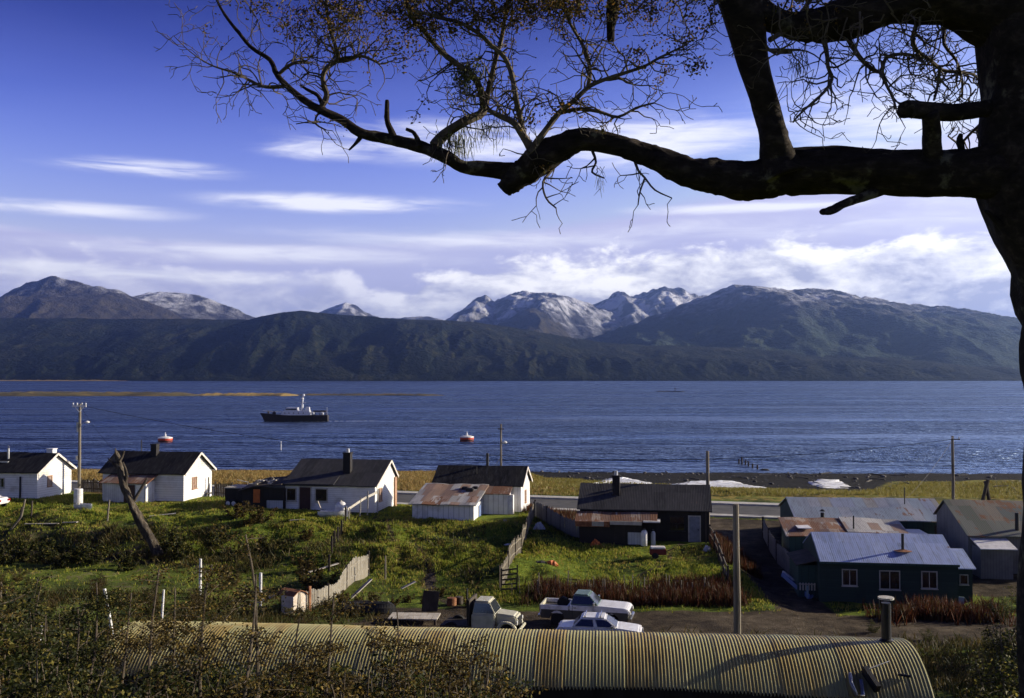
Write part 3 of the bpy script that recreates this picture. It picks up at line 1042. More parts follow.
def box_chimney(parent, x, y, z0, z1, w, mat, pot=True):
    c = box_part('chimney', mat, parent, x - w / 2, x + w / 2, y - w / 2, y + w / 2, z0, z1)
    MB().box(x - w * 0.58, x + w * 0.58, y - w * 0.58, y + w * 0.58, z1, z1 + 0.07).build('cap', mat, c)
    if pot:
        MB().lathe([(w * 0.26, z1 + 0.07), (w * 0.22, z1 + 0.40)], 10, (x, y, 0)).build('chimney_pot', m_galv, c)
    return c


def at(px, Y, z):
    return Vector(((px - 512) / FPX * Y, Y, z))


# ------------------------------------------------------------------ white cottage at the far left
o = thing('cottage', 'white cottage left of the tall lamp post, cut off by the left edge', 'house', at(39, 89, 6.2) + Vector((-6.9, 1.2, 0)), R(-10))
W, D, hf, hr = 7.0, 5.0, 2.35, 3.75
gable_walls(W, D, hf, hf, hr, 0.5).build('wall', m_whitewash, o)
roof_mesh(W, D, hf, hf, hr, 0.5, 0.3, 0.3, seed=1).build('roof', m_black_roof, o)
barge(W, D, hf, hf, hr, 0.5, 0.3, 0.3).build('fascia', m_fascia, o)
window(o, 'right', 1.75, 0.95, 0.55, 0.85, W, D, m_frame_ochre, 0, 1, m_curtain)
window(o, 'front', 0.6, 0.7, 0.7, 1.0, W, D, m_frame_pale)
window(o, 'front', 3.4, 0.95, 0.6, 0.75, W, D, m_frame_pale)
MB().box(5.3, 5.42, -0.12, -0.02, 0, 1.9).build('drainpipe', m_iron, o)
box_chimney(o, 6.3, 3.0, 3.1, 4.15, 0.62, m_white_paint, False)
c = stack(o, 2.9, 1.6, 3.1, 4.3, 0.10, m_galv)
MB().box(2.2, 3.3, 1.0, 1.9, 3.02, 3.14).build('flashing', m_galv, c)

# ------------------------------------------------------------------ white cottage with a lean-to
o = thing('cottage', 'white cottage with black roof and a rusty lean-to, behind the dead tree', 'house', at(104, 88.6, 6.15), R(-10))
W, D, hf, hr = 7.75, 5.2, 2.45, 4.0
gable_walls(W, D, hf, hf, hr, 0.5).build('wall', m_whitewash, o)
roof_mesh(W, D, hf, hf, hr, 0.5, 0.3, 0.3, seed=2).build('roof', m_black_roof, o)
barge(W, D, hf, hf, hr, 0.5, 0.3, 0.3).build('fascia', m_fascia, o)
window(o, 'right', 1.9, 0.95, 0.8, 0.95, W, D, m_frame_ochre, 1, 2, m_curtain, 0.05)
MB().box(W, W + 0.5, 3.9, 4.5, 0.2, 0.28).build('step', m_pale_wood, o)
MB().beam((W + 0.25, 4.1, -0.4), (W + 0.25, 4.1, 1.7), 0.08, 0.08).build('post', m_dark_wood, o)
box_chimney(o, 3.75, 2.2, 3.5, 4.75, 0.55, m_brick, False)
stack(o, 2.0, 2.9, 3.7, 5.1, 0.05, m_iron, False, 'stove_pipe')
a = MB().box(1.0, 5.0, -1.5, 0, -1.2, 1.65)
la = a.build('lean_to', m_bluewhite, o)
MB().box(5.0, 5.04, -1.5, -0.02, -0.4, 1.75).build('end_panel', m_white2, la)
rows = [[(x, -1.85, 1.62 + j), (x, 0.0, 2.22 + j), (x, 0.0, 2.28 + j), (x, -1.85, 1.68 + j)] for x, j in ((0.8, 0), (1.8, 0.03), (2.7, -0.02), (3.6, 0.03), (4.4, 0), (5.35, 0.02))]
MB().loft(rows).build('lean_to_roof', m_rust_roof, la)
MB().box(3.0, 4.0, -1.56, -1.5, -0.4, 1.5).build('lean_to_door', m_door_red, la)
MB().box(4.1, 4.9, -1.54, -1.5, -0.2, 1.55).build('front_panel', m_white_paint, la)

# ------------------------------------------------------------------ long white house with a sagging tarred roof
o = thing('house', 'long white house with tarred roof, tall square chimney and dark red door', 'house', at(286, 83.3, 6.0), R(-9))
W, D, hf, hb, hr, rf = 7.75, 6.2, 2.05, 2.35, 3.75, 0.68
gable_walls(W, D, hf, hb, hr, rf).build('wall', m_white, o)
y_ = D * rf
roof_mesh(W, D, hf, hb, hr, rf, 0.25, 0.2, seed=3).build('roof', m_grey_roof, o)
barge(W, D, hf, hb, hr, rf, 0.25, 0.2).build('fascia', m_fascia, o)
window(o, 'front', 3.15, 0.75, 0.95, 0.95, W, D, m_frame_pale, 0, 0, fw=0.09)
window(o, 'front', 0.55, 0.75, 0.75, 0.95, W, D, m_frame_pale, 0, 0, fw=0.09)
door(o, 'front', 1.75, 0.95, 1.85, W, D, m_door_red)
window(o, 'right', 1.5, 0.7, 0.7, 0.95, W, D, m_frame_ochre, 0, 1, m_curtain)
MB().box(W + 0.0, W + 0.12, D - 0.55, D + 0.05, -0.9, 2.2).build('corner_board', m_frame_ochre, o)
c = box_chimney(o, 4.75, 2.0, 2.5, 4.55, 0.62, m_brick, True)
rows = [[(-0.4, -0.35, 2.08), (-0.4, 1.6, 2.62), (-0.4, 1.6, 2.68), (-0.4, -0.35, 2.14)], [(4.3, -0.35, 2.10), (4.3, 1.6, 2.75), (4.3, 1.6, 2.81), (4.3, -0.35, 2.16)]]
MB().loft(rows).build('porch_roof', m_grey_roof, o)
# dark outbuilding heaped with scrap, left of it
o = thing('outbuilding', 'dark timber outbuilding heaped with scrap, between the two white houses', 'shed', at(243, 83.5, 6.0), R(-9))
MB().box(0, 3.7, 0, 3.0, -1.2, 1.75).build('wall', m_dark_wall, o)
rows = [[(x, -0.3, 1.72 + j), (x, 3.2, 2.15 + j), (x, 3.2, 2.21 + j), (x, -0.3, 1.78 + j)] for x, j in ((-0.25, -0.25), (1.0, 0.1), (2.4, 0.2), (3.55, 0.35))]
MB().loft(rows).build('roof', m_dark_wood, o)
rnd = random.Random(5)
m = MB()
for i in range(16):
    x, y = rnd.uniform(0, 3.2), rnd.uniform(0, 2.0)
    a = rnd.uniform(0, 6.3)
    L = rnd.uniform(0.4, 1.2)
    z = 1.95 + 0.12 * y + rnd.uniform(0, 0.3)
    m.beam((x, y, z), (x + L * math.cos(a), y + L * math.sin(a) * 0.5, z + rnd.uniform(-0.1, 0.25)), rnd.uniform(0.1, 0.3), 0.05)
m.build('scrap', m_pale_wood, o)
MB().box(1.05, 1.6, -0.12, -0.03, 0.55, 1.65).build('hatch', m_orange, o)
MB().box(2.2, 3.6, -0.06, -0.01, -0.2, 0.75).build('lower_panel', m_bluewhite, o)
# old dark van hulk beside it
o = thing('trailer', 'dark box trailer with two pale wheels, left of the scrap heap', 'trailer', at(226, 84.5, 6.05), R(-9))
MB().box(0, 1.9, 0, 2.2, 0.35, 1.55).build('body', m_dark_wall, o, bevel=0.04)
MB().box(-0.05, 1.95, -0.05, 2.25, 1.55, 1.63).build('cover', m_pale_wood, o)
for x in (0.35, 0.85):
    w_ = MB().lathe([(0.30, 0), (0.33, 0.05), (0.33, 0.14), (0.30, 0.2)], 14, (x, -0.16, 0.3), 'Y').build('wheel', m_black, o)
    MB().lathe([(0.19, -0.02), (0.15, 0.06)], 12, (x, -0.16, 0.3), 'Y').build('rim', m_frame_white, w_)

# ------------------------------------------------------------------ white house with patchwork shed roof
o = thing('house', 'white house with black roof and a low shed under patched rusty sheets', 'house', at(434, 83.6, 5.75), R(-10))
W, D, hf, hr = 7.4, 4.6, 2.3, 3.6
gable_walls(W, D, hf, hf, hr, 0.5).build('wall', m_white2, o)
roof_mesh(W, D, hf, hf, hr, 0.5, 0.25, 0.2, seed=4).build('roof', m_black_roof, o)
barge(W, D, hf, hf, hr, 0.5, 0.25, 0.2).build('fascia', m_fascia, o)
window(o, 'right', 2.2, 0.75, 0.6, 0.9, W, D, m_frame_ochre, 0, 1, m_curtain)
stack(o, 4.1, 2.4, 3.4, 4.75, 0.12, m_iron, False, 'stove_pipe')
stack(o, 3.4, 1.2, 2.8, 3.7, 0.05, m_iron, False, 'vent_pipe')
# middle bay
b_ = MB().box(3.6, 6.6, -1.6, 0, -1.2, 1.75).build('middle_bay', m_white2, o)
rows = [[(x, -1.75, 1.72 + j), (x, 0.05, 2.28 + j), (x, 0.05, 2.34 + j), (x, -1.75, 1.78 + j)] for x, j in ((3.4, 0), (4.3, 0.03), (5.2, 0.0), (6.0, 0.02), (6.75, 0))]
MB().loft(rows).build('bay_roof', m_rust_roof, b_)
MB().box(6.6, 7.0, -1.5, -1.0, -0.5, 1.7).build('bay_side', m_white_paint, b_)
# front shed
s_ = MB().box(-0.45, 4.5, -5.0, -1.62, -1.4, 1.25).build('front_shed', m_white2, o)
rows = [[(x, -5.3, 1.22 + j), (x, 0.0, 2.30 + j), (x, 0.0, 2.37 + j), (x, -5.3, 1.29 + j)] for x, j in ((-0.7, 0), (0.3, 0.04), (1.4, -0.02), (2.4, 0.04), (3.5, 0.0), (4.2, 0.03), (4.75, 0))]
MB().loft(rows).build('shed_roof', m_patch_roof, s_)
MB().box(4.5, 4.56, -3.2, -2.3, -0.7, 1.0).build('shed_door', m_blue_paint, s_)
m = MB()
for x, y, z, q in ((3.0, -1.4, 2.12, 0.25), (3.5, -1.8, 2.02, 0.3), (3.8, -1.2, 2.15, 0.22)):
    m.box(x - q, x + q, y - q, y + q, z - 0.1, z + q * 0.7)
m.build('roof_weight', m_iron, s_, bevel=0.05)

# ------------------------------------------------------------------ dark house in the middle
o = thing('house', 'low dark house with grey tarred roof and thick black chimney behind the orange-littered yard', 'house', at(579.5, 74.0, 5.0), R(-9))
W, D, hf, hr = 9.4, 5.4, 2.35, 3.75
gable_walls(W, D, hf, hf, hr, 0.55).build('wall', m_dark_wall, o)
roof_mesh(W, D, hf, hf, hr, 0.55, 0.35, 0.2, seed=6).build('roof', m_grey_roof, o)
box_chimney(o, 2.6, 1.6, 2.9, 4.55, 0.55, m_brick, True)
window(o, 'front', 7.1, 0.85, 1.0, 0.95, W, D, m_iron, 1, 1, fw=0.06)
door(o, 'front', 8.35, 0.75, 1.85, W, D, m_door_grey)
p_ = MB().box(0.1, 4.6, -1.6, -0.02, -1.2, 1.55).build('porch', m_dark_wall, o)
rows = [[(x, -1.9, 1.55 + j), (x, -0.3, 2.05 + j), (x, -0.3, 2.11 + j), (x, -1.9, 1.61 + j)] for x, j in ((-0.2, 0), (1.0, 0.03), (2.2, -0.02), (3.4, 0.02), (5.7, 0.05))]
MB().loft(rows).build('porch_roof', m_rust_roof, p_)
MB().box(-0.15, 2.3, -1.98, -1.91, 1.25, 1.62).build('patched_fascia', m_rust, p_)
MB().box(2.35, 4.6, -1.98, -1.91, 1.42, 1.68).build('pale_fascia', m_pale_wood, p_)
MB().box(1.05, 1.9, -2.02, -1.98, 1.3, 1.62).build('tin_sheet', m_galv, p_)
MB().box(4.7, 5.9, -1.95, -0.6, 1.62, 1.72).build('white_lid', m_white_paint, p_)
MB().box(3.6, 5.0, -1.66, -1.6, 0.0, 0.85).build('pale_panel', m_bluewhite, p_)
MB().beam((9.15, -0.5, -0.3), (9.15, -0.5, 2.35), 0.1, 0.1).build('corner_post', m_dark_wood, o)

# gas bottles and things in its yard
for i, (px, lb) in enumerate(((643.5, 'larger white gas cylinder by the porch of the dark house'), (652.5, 'slimmer greyish gas cylinder right of the larger white one'))):
    p = at(px, 71.6 + i * 0.2, gz((px - 512) / FPX * 71.6, 71.6))
    o = thing('gas_cylinder', lb, 'gas cylinder', p)
    r, h = (0.24, 1.15) if i == 0 else (0.17, 1.05)
    MB().lathe([(r * 0.8, 0), (r, 0.06), (r, h * 0.8), (r * 0.75, h * 0.93), (r * 0.3, h)], 16).build('tank', m_white_paint if i == 0 else m_bluewhite, o, smooth=True)
    MB().lathe([(0.04, h), (0.04, h + 0.07), (0.09, h + 0.08), (0.09, h + 0.11)], 10).build('valve', m_iron, o)

# ------------------------------------------------------------------ green house with the blue roof
o = thing('house', 'dark green house with bluish metal roof and three pale windows facing the yard', 'house', at(817.5, 60.2, 3.55), R(-8))
W, D, hf, hr = 7.95, 6.4, 2.4, 3.55
gable_walls(W, D, hf, hf, hr, 0.5, -0.8).build('wall', m_green_wall, o)
roof_mesh(W, D, hf, hf, hr, 0.5, 0.25, -0.0, seed=7).build('roof', m_blue_roof, o)
MB().beam((0, -0.28, hf - 0.06), (W, -0.28, hf - 0.06), 0.04, 0.14).build('fascia', m_green_wall2, o)
for u, w, z, h in ((1.75, 0.78, 1.02, 0.88), (4.05, 1.08, 0.86, 1.02), (6.3, 0.80, 0.98, 0.92)):
    window(o, 'front', u, z, w, h, W, D, m_frame_pale, 1, 0, fw=0.055)
c = stack(o, 5.1, 1.2, 2.75, 3.95, 0.085, m_iron, False)
MB().lathe([(0.55, 2.93), (0.3, 2.96), (0.12, 3.0)], 14, (5.1, 1.2, 0)).build('rust_collar', m_rust, c)
m = MB().box(W, W + 1.05, 0.9, 4.2, -0.8, 2.0)
an = m.build('annex', m_green_wall, o)
rows = [[(x, 0.7, 1.98), (x, 3.2, 2.75), (x, 3.2, 2.81), (x, 0.7, 2.04)] for x in (W - 0.0, W + 0.6, W + 1.2)]
MB().loft(rows).build('annex_roof', m_blue_roof, an)
window(an, 'front', W + 0.55, 1.1, 0.4, 0.5, W, D, m_frame_pale, 0, 0, fw=0.05)
an.children[-1].location = (0, 0.9, 0)
m = MB().box(-1.1, 0, 0.9, 4.8, -0.6, 1.95)
pr = m.build('side_porch', m_green_wall2, o)
rows = [[(-1.25, 0.7, 1.93), (-1.25, 5.0, 1.93), (-1.25, 5.0, 1.99), (-1.25, 0.7, 1.99)], [(0, 0.7, 2.25), (0, 5.0, 2.25), (0, 5.0, 2.31), (0, 0.7, 2.31)]]
MB().loft(rows).build('porch_roof', m_dark_wood, pr)
m = MB()
for i in range(6):
    m.box(-1.05 + i * 0.17, -0.96 + i * 0.17, 0.78, 0.83, 0.45, 0.9)
m.box(-1.08, -0.1, 0.83, 0.87, 0.78, 0.84)
m.build('picket_rail', m_frame_pale, pr)
MB().box(-0.65, -0.53, 0.66, 0.77, -0.4, 0.75).build('pale_post', m_lightblue, pr)
MB().box(7.7, 8.0, -0.75, -0.68, -0.4, 1.05, Matrix.Rotation(R(3), 4, 'Y')).build('plank', m_lightblue, o)

# ------------------------------------------------------------------ rusty-roofed shack behind it
o = thing('shack', 'green shack with a rusty brown and grey sheet roof behind the blue-roofed house', 'shack', at(788, 68.4, 3.8), R(-7))
MB().box(0, 5.6, 0, 3.6, -0.9, 2.35).build('wall', m_green_wall2, o)
rows = [[(x, -0.3, 2.32 + j), (x, 3.8, 3.02 + j), (x, 3.8, 3.08 + j), (x, -0.3, 2.38 + j)] for x, j in ((-0.25, 0), (0.9, 0.04), (1.8, -0.03), (2.9, 0.04), (3.9, 0), (5.0, 0.03), (5.7, 0))]
MB().loft(rows).build('roof', m_rust_roof, o)
MB().box(0.7, 1.6, 0.7, 2.9, 2.74, 2.80, Matrix.Rotation(R(0), 4, 'X')).build('white_sheet', m_white_paint, o)
w2 = MB().box(5.6, 7.9, 1.0, 3.8, -0.9, 2.45).build('side_room', m_green_wall2, o)
rows = [[(x, 0.7, 2.42 + j), (x, 3.8, 3.0 + j), (x, 3.8, 3.06 + j), (x, 0.7, 2.48 + j)] for x, j in ((4.0, 0.12), (5.5, 0.10), (6.6, 0.03), (8.1, 0))]
MB().loft(rows).build('side_roof', m_patch_roof, w2)
w3 = MB().box(7.4, 8.8, 1.6, 3.8, -0.9, 2.3).build('white_bay', m_white2, o)
window(w3, 'front', 7.85, 1.2, 0.55, 0.5, W, D, m_iron, 0, 0, fw=0.05)
w3.children[-1].location = (0, 1.6, 0)
MB().box(7.2, 9.6, 1.3, 4.0, 2.3, 2.37).build('bay_roof', m_galv, w3)
stack(o, 4.55, 1.4, 2.6, 3.6, 0.05, m_iron, False, 'vent_pipe')
for i, u in enumerate((-0.05, 1.2)):
    pass

# ------------------------------------------------------------------ long house with weathered zinc roof
o = thing('house', 'long dark green house under a weathered blue-grey metal roof, nearest the road', 'house', at(795, 75.2, 4.1), R(-6))
W, D, hf, hr = 11.0, 7.4, 2.25, 3.35
gable_walls(W, D, hf, hf, hr, 0.5, -0.8).build('wall', m_green_wall2, o)
roof_mesh(W, D, hf, hf, hr, 0.5, 0.35, 0.15, seed=9).build('roof', m_teal_roof, o)
stack(o, 1.9, -0.1, 2.3, 2.75, 0.14, m_iron, True)
stack(o, 8.6, 2.6, 3.0, 4.4, 0.04, m_iron, False, 'vent_pipe')
MB().box(5.2, 6.3, 0.2, 3.0, 2.60, 2.66, Matrix.Translation((0, 0, -1.0)) @ Matrix.Rotation(R(16.5), 4, 'X')).build('ochre_sheet', m_pale_wood, o)
MB().box(10.0, 10.9, -0.06, 0.0, -0.5, 1.9).build('door', m_dark_wall, o)

# ------------------------------------------------------------------ big shed at the right with mossy roof
o = thing('shed', 'large grey shed with a mossy rust-streaked roof at the right edge', 'shed', at(966, 66.8, 4.1), R(-6))
W, D, hf, hb, hr, rf = 9.0, 6.6, 2.35, 2.9, 4.05, 0.7
gable_walls(W, D, hf, hb, hr, rf, -1.0).build('wall', m_grey_wall, o)
roof_mesh(W, D, hf, hb, hr, rf, 0.3, 0.15, seed=10).build('roof', m_moss_roof, o)
stack(o, 3.35, 0.6, 2.5, 3.8, 0.13, m_iron, False)
stack(o, 3.95, 0.3, 2.3, 3.3, 0.07, m_frame_pale, False, 'vent_pipe')
l_ = MB().box(0.2, 2.2, -1.7, -0.02, -1.2, 1.75).build('lean_to', m_grey_wall, o)
rows = [[(x, -2.0, 1.72), (x, 0.0, 2.15), (x, 0.0, 2.21), (x, -2.0, 1.78)] for x in (0.1, 1.2, 2.4)]
MB().loft(rows).build('lean_to_roof', m_white_paint, l_)

# A-frame of poles behind that shed
o = thing('pole_frame', 'tall A-frame of dark leaning poles behind the mossy shed roof', 'frame', at(986, 79, gz(0.476 * 79, 79)))
zt = P(986, 480, 79).z - o.location.z
MB().tube([(-1.15, 0, -0.3), (0.05, 0.05, zt)], 0.15, 8).build('pole', m_dark_wood, o)
MB().tube([(0.75, 0.3, -0.3), (-0.12, 0.1, zt - 0.1)], 0.15, 8).build('pole', m_dark_wood, o)
MB().tube([(-0.75, 0.0, zt * 0.35), (0.5, 0.25, zt * 0.35)], 0.06, 6).build('crossbar', m_dark_wood, o)

# ------------------------------------------------------------------ corrugated half-round hut in the foreground
A, B_ = Vector((-11.5, 30.05, 0)), Vector((11.1, 28.0, 0))
HUT_R = 3.0
HUT_Z = 6.62
L = (B_ - A).length
hut_ang = math.atan2(B_.y - A.y, B_.x - A.x)
o = thing('quonset_hut', 'long half-round hut of yellow-stained corrugated iron across the foreground', 'hut', (A.x, A.y, HUT_Z), hut_ang)
hut = o
m_hut, nt, b = new_mat('stained_corrugated_iron')
tcn = nt.nodes.new('ShaderNodeTexCoord')
x, y, z = sep(nt, tcn.outputs['Object'])
ang = (y * -1.0).atan2(z)                                  # 0 at the crest, positive down the front
sheet = wnoise(nt, comb(nt, (x / 0.82).floor(), (ang / 0.8).floor(), 1.0))
st = noise(nt, comb(nt, x * 2.4, ang * 0.7, 0.0), 1.0, 7, 0.65)
st2 = noise(nt, comb(nt, x * 0.35, ang * 0.8, 4.0), 1.0, 5, 0.6)
st3 = noise(nt, comb(nt, x * 14, ang * 3.0, 2.0), 1.0, 5, 0.6)
c = mixc(nt, sheet * 0.6 + st * 0.4, (0.30, 0.275, 0.105), (0.46, 0.43, 0.21))
c = mixc(nt, (st * 0.5 + st2 * 0.6 + (sheet - 0.5) * 0.25).sstep(0.46, 0.72) * 0.8, c, (0.34, 0.23, 0.05))
c = mixc(nt, (st * 0.6 + st3 * 0.5 + (sheet - 0.5) * 0.2).sstep(0.58, 0.76) * 0.55, c, (0.10, 0.085, 0.05))
gr = (x * (2 * math.pi / 0.092))._op('COSINE')
c = mixc(nt, gr.sstep(0.0, -1.0) * 0.15, c, mixc(nt, 0.62, c, (0.06, 0.05, 0.03)))        # slightly darker colour in the grooves
lap = ((x / 0.82) - (x / 0.82).floor()).sstep(0.0, 0.05)
c = mixc(nt, lap, mixc(nt, 0.62, c, (0.05, 0.045, 0.035)), c)
nt.links.new(c, b.inputs['Base Color'])
b.inputs['Roughness'].default_value = 0.55
b.inputs['Metallic'].default_value = 0.0
b.inputs['Specular IOR Level'].default_value = 0.25
bump(nt, b, st3, 0.25, 0.01)
pitch = 0.092
nxx = int(L / pitch * 6)
xx = np.linspace(0, L, nxx)
th = np.linspace(R(-88), R(88), 41)
XX, TT = np.meshgrid(xx, th)
# sheets end unevenly above the side wall
low = R(-46) + R(2.2) * (np.sin(np.floor(XX / 0.82) * 12.9898) * 0.7) + R(1.0) * np.cos(XX * 2 * math.pi / pitch)
TT = np.where(TT < 0, TT / R(88) * -low, TT)
dent = 0.03 * fbm(XX * 0.4, TT * 2.0, 3)
lapstep = 0.006 * (np.floor(XX / 0.82) % 2)
RR = HUT_R + 0.0085 * np.cos(XX * 2 * math.pi / pitch) + dent + lapstep
V = np.stack([XX, np.sin(TT) * RR, np.cos(TT) * RR], -1).reshape(-1, 3)
ii = np.arange(len(V)).reshape(XX.shape)
Fq = np.stack([ii[:-1, :-1], ii[:-1, 1:], ii[1:, 1:], ii[1:, :-1]], -1).reshape(-1, 4)
npmesh('roof', V, Fq, m_hut, True, o)
for xe, nm in ((0.12, 'end_wall'), (L - 0.12, 'end_wall')):
    pts = [(xe, math.sin(t) * (HUT_R - 0.06), math.cos(t) * (HUT_R - 0.06)) for t in np.linspace(R(-46), R(90), 25)]
    pts = [(xe, -2.12, 0.0)] + pts
    MB().add(pts, [tuple(range(26))]).build(nm, m_dark_wall, o)
m = MB().box(0.14, L - 0.14, -2.10, -2.0, -1.5, 2.12)
for i in range(int(L / 0.9)):
    m.box(0.5 + i * 0.9, 0.57 + i * 0.9, -2.15, -2.10, -1.4, 2.08)
m.build('side_wall', m_dark_wall, o)
# chimney near the right end
c = MB().lathe([(0.19, 2.9), (0.19, 3.02), (0.135, 3.06), (0.135, 4.05)], 14, (L - 0.62, 0.05, 0)).build('chimney', m_iron, o, smooth=False)
MB().lathe([(0.22, 4.16), (0.22, 4.21)], 14, (L - 0.62, 0.05, 0)).build('cap', m_frame_pale, c)
for xs_ in (L - 0.80, L - 0.46):
    MB().box(xs_, xs_ + 0.02, 0.0, 0.1, 3.9, 4.2).build('cap_strut', m_iron, c)
# pipe elbow bracket lower on the front slope
tq = R(42)
def hp(x, t, h=0.0): return (x, -math.sin(t) * (HUT_R + h), math.cos(t) * (HUT_R + h))
xq = L - 1.75
e_ = MB().tube([hp(xq - 0.30, R(34), 0.10), hp(xq - 0.34, R(40), 0.16), hp(xq - 0.26, R(47), 0.16), hp(xq - 0.10, R(46), 0.14), hp(xq - 0.06, R(38), 0.12)], 0.05, 8).build('pipe_elbow', m_galv, o, smooth=True)
MB().beam(hp(xq + 0.10, R(31), 0.1), hp(xq + 0.30, R(43), 0.16), 0.14, 0.22).build('vent_box', m_iron, o)
MB().tube([hp(xq + 0.15, R(31), 0.08), hp(xq + 0.85, R(24), 0.05)], 0.012, 5).build('stay_wire', m_galv, o)
MB().tube([hp(xq + 0.95, R(33), 0.05), hp(xq + 1.25, R(34), 0.05)], 0.035, 6).build('bolt', m_iron, o)

# ------------------------------------------------------------------ small hut with a rounded top
p = on(283, 55.5)
o = thing('hutch', 'small rounded hutch with a sunlit cream side and rusty top, by the wavy board fence', 'hutch', p, R(-32))
prof = [(0, -0.5), (0, 0.95), (0.25, 1.12), (0.55, 1.18), (0.9, 1.02), (1.05, 0.85), (1.05, -0.5)]
m_cream = surf('cream_panel', [(0.42, 0.33, 0.24), (0.60, 0.52, 0.42), (0.66, 0.58, 0.48)], 2.5, rough=0.8)
m = MB()
vs = [(0.0, y, z) for y, z in prof] + [(0.9, y, z) for y, z in prof]
n = len(prof)
m.add(vs, [tuple(range(n)), tuple(reversed(range(n, 2 * n)))] + [((k + 1) % n, k, n + k, n + (k + 1) % n) for k in range(n)])
m.build('body', m_cream, o)
m = MB()
rows = [[(x, y * 1.06 - 0.04, z + 0.03) for y, z in prof[1:-1]] + [(x, y * 1.06 - 0.04, z + 0.07) for y, z in reversed(prof[1:-1])] for x in (-0.3, 1.0)]
m.loft(rows).build('roof', m_rust, o)
MB().box(0.9, 0.93, 0.4, 0.44, 0.1, 1.0).box(0.9, 0.93, 0.05, 1.0, 0.45, 0.49).build('batten', m_pale_wood, o)
MB().box(0.95, 1.05, 1.1, 1.25, -0.4, 1.35).build('red_post', m_rust, o)
# ================================================================== THE BIG TREE OVERHEAD
m_bark, nt, b = new_mat('bark')
tcn = nt.nodes.new('ShaderNodeTexCoord')
x, y, z = sep(nt, tcn.outputs['Object'])
n1 = noise(nt, tcn.outputs['Object'], 9, 7, 0.65)
n2 = noise(nt, comb(nt, x * 6, y * 22, z * 22), 1.0, 6, 0.65, 0.6)
n3 = noise(nt, tcn.outputs['Object'], 2.5, 4, 0.6)
c = ramp(nt, n1 * 0.5 + n2 * 0.5, [(0.36, (0.008, 0.006, 0.005)), (0.52, (0.024, 0.018, 0.014)), (0.66, (0.062, 0.049, 0.037))])
c = mixc(nt, (n3 + (n1 - 0.5) * 0.6).sstep(0.60, 0.72) * 0.7, c, (0.16, 0.15, 0.10))
nt.links.new(c, b.inputs['Base Color'])
b.inputs['Roughness'].default_value = 0.9
b.inputs['Specular IOR Level'].default_value = 0.15
bump(nt, b, n1 * 0.5 + n2 * 0.7, 1.0, 0.02)
m_twig = surf('twig_bark', [(0.030, 0.022, 0.016), (0.09, 0.070, 0.050), (0.16, 0.135, 0.10)], 9, rough=0.85, bmp=0)
m_autumn = leaf_mat('autumn_leaves', [(0.022, 0.026, 0.009), (0.055, 0.050, 0.015), (0.18, 0.095, 0.022), (0.065, 0.065, 0.017), (0.12, 0.09, 0.024), (0.30, 0.16, 0.035)], 0.5)
m_lichen = leaf_mat('lichen', [(0.07, 0.085, 0.03), (0.13, 0.14, 0.06), (0.06, 0.06, 0.03)], 0.2)

TRND = random.Random(11)


def spline(pts, sub=4):
    """Catmull-Rom through (Vector, radius) pairs"""
    o = []
    n = len(pts)
    for i in range(n - 1):
        p0, p1, p2, p3 = pts[max(i - 1, 0)], pts[i], pts[i + 1], pts[min(i + 2, n - 1)]
        for k in range(sub):
            t = k / sub
            v = 0.5 * ((2 * p1[0]) + (p2[0] - p0[0]) * t + (2 * p0[0] - 5 * p1[0] + 4 * p2[0] - p3[0]) * t * t + (3 * p1[0] - p0[0] - 3 * p2[0] + p3[0]) * t ** 3)
            o.append((v, p1[1] + (p2[1] - p1[1]) * t))
    o.append(pts[-1])
    return o


def traced(px, Y0, Y1, jit=0.02, sub=4, seed=0):
    """limb through traced points (px, py, radius in px); its distance runs from Y0 to Y1 with a wander of its own"""
    rnd = random.Random(seed)
    n = len(px)
    o = []
    for i, (x, y, r) in enumerate(px):
        Yd = Y0 + (Y1 - Y0) * i / max(n - 1, 1) + rnd.uniform(-jit, jit)
        o.append((P(x, y, Yd), r * Yd / FPX))
    return spline(o, sub)


def rough_tube(mb, pr, n=14, wob=0.10, seed=0, cap=True):
    """tube with lumpy, ridged bark"""
    pts = [p for p, r in pr]
    m = len(pts)
    rs = np.random.RandomState(seed)
    o = len(mb.v)
    t = (pts[1] - pts[0]).normalized()
    a = t.orthogonal().normalized()
    s = 0.0
    for i in range(m):
        t = (pts[min(i + 1, m - 1)] - pts[max(i - 1, 0)]).normalized()
        a = (a - t * a.dot(t)).normalized()
        bb = t.cross(a)
        if i:
            s += (pts[i] - pts[i - 1]).length
        r = pr[i][1]
        k = np.arange(n)
        an = 2 * np.pi * k / n
        fx, fy = np.cos(an) * 1.3 + seed * 3.1, np.sin(an) * 1.3 + s / max(r, 0.004) * 0.28
        rr_ = r * (1 + wob * 2.0 * fbm(fx + fy * 0.2, fy, 3) + wob * 1.1 * vnoise(fx * 3.1 + 4, fy * 2.2) + wob * 1.0 * vnoise(fx * 6.0 + 9, fy * 6.0))
        for j in range(n):
            mb.v.append(tuple(pts[i] + (a * math.cos(an[j]) + bb * math.sin(an[j])) * float(rr_[j])))
    for i in range(m - 1):
        for j in range(n):
            j2 = (j + 1) % n
            mb.f.append((o + i * n + j, o + i * n + j2, o + (i + 1) * n + j2, o + (i + 1) * n + j))
    if cap:
        mb.f.append(tuple(o + j for j in reversed(range(n))))
        mb.f.append(tuple(o + (m - 1) * n + j for j in range(n)))


def proj(p):
    c_, s_ = math.cos(PITCH), math.sin(PITCH)
    dz_ = p.z - CAMZ
    d_ = p.y * c_ + dz_ * s_
    return 512 + FPX * p.x / d_, 349 - FPX * (dz_ * c_ - p.y * s_) / d_


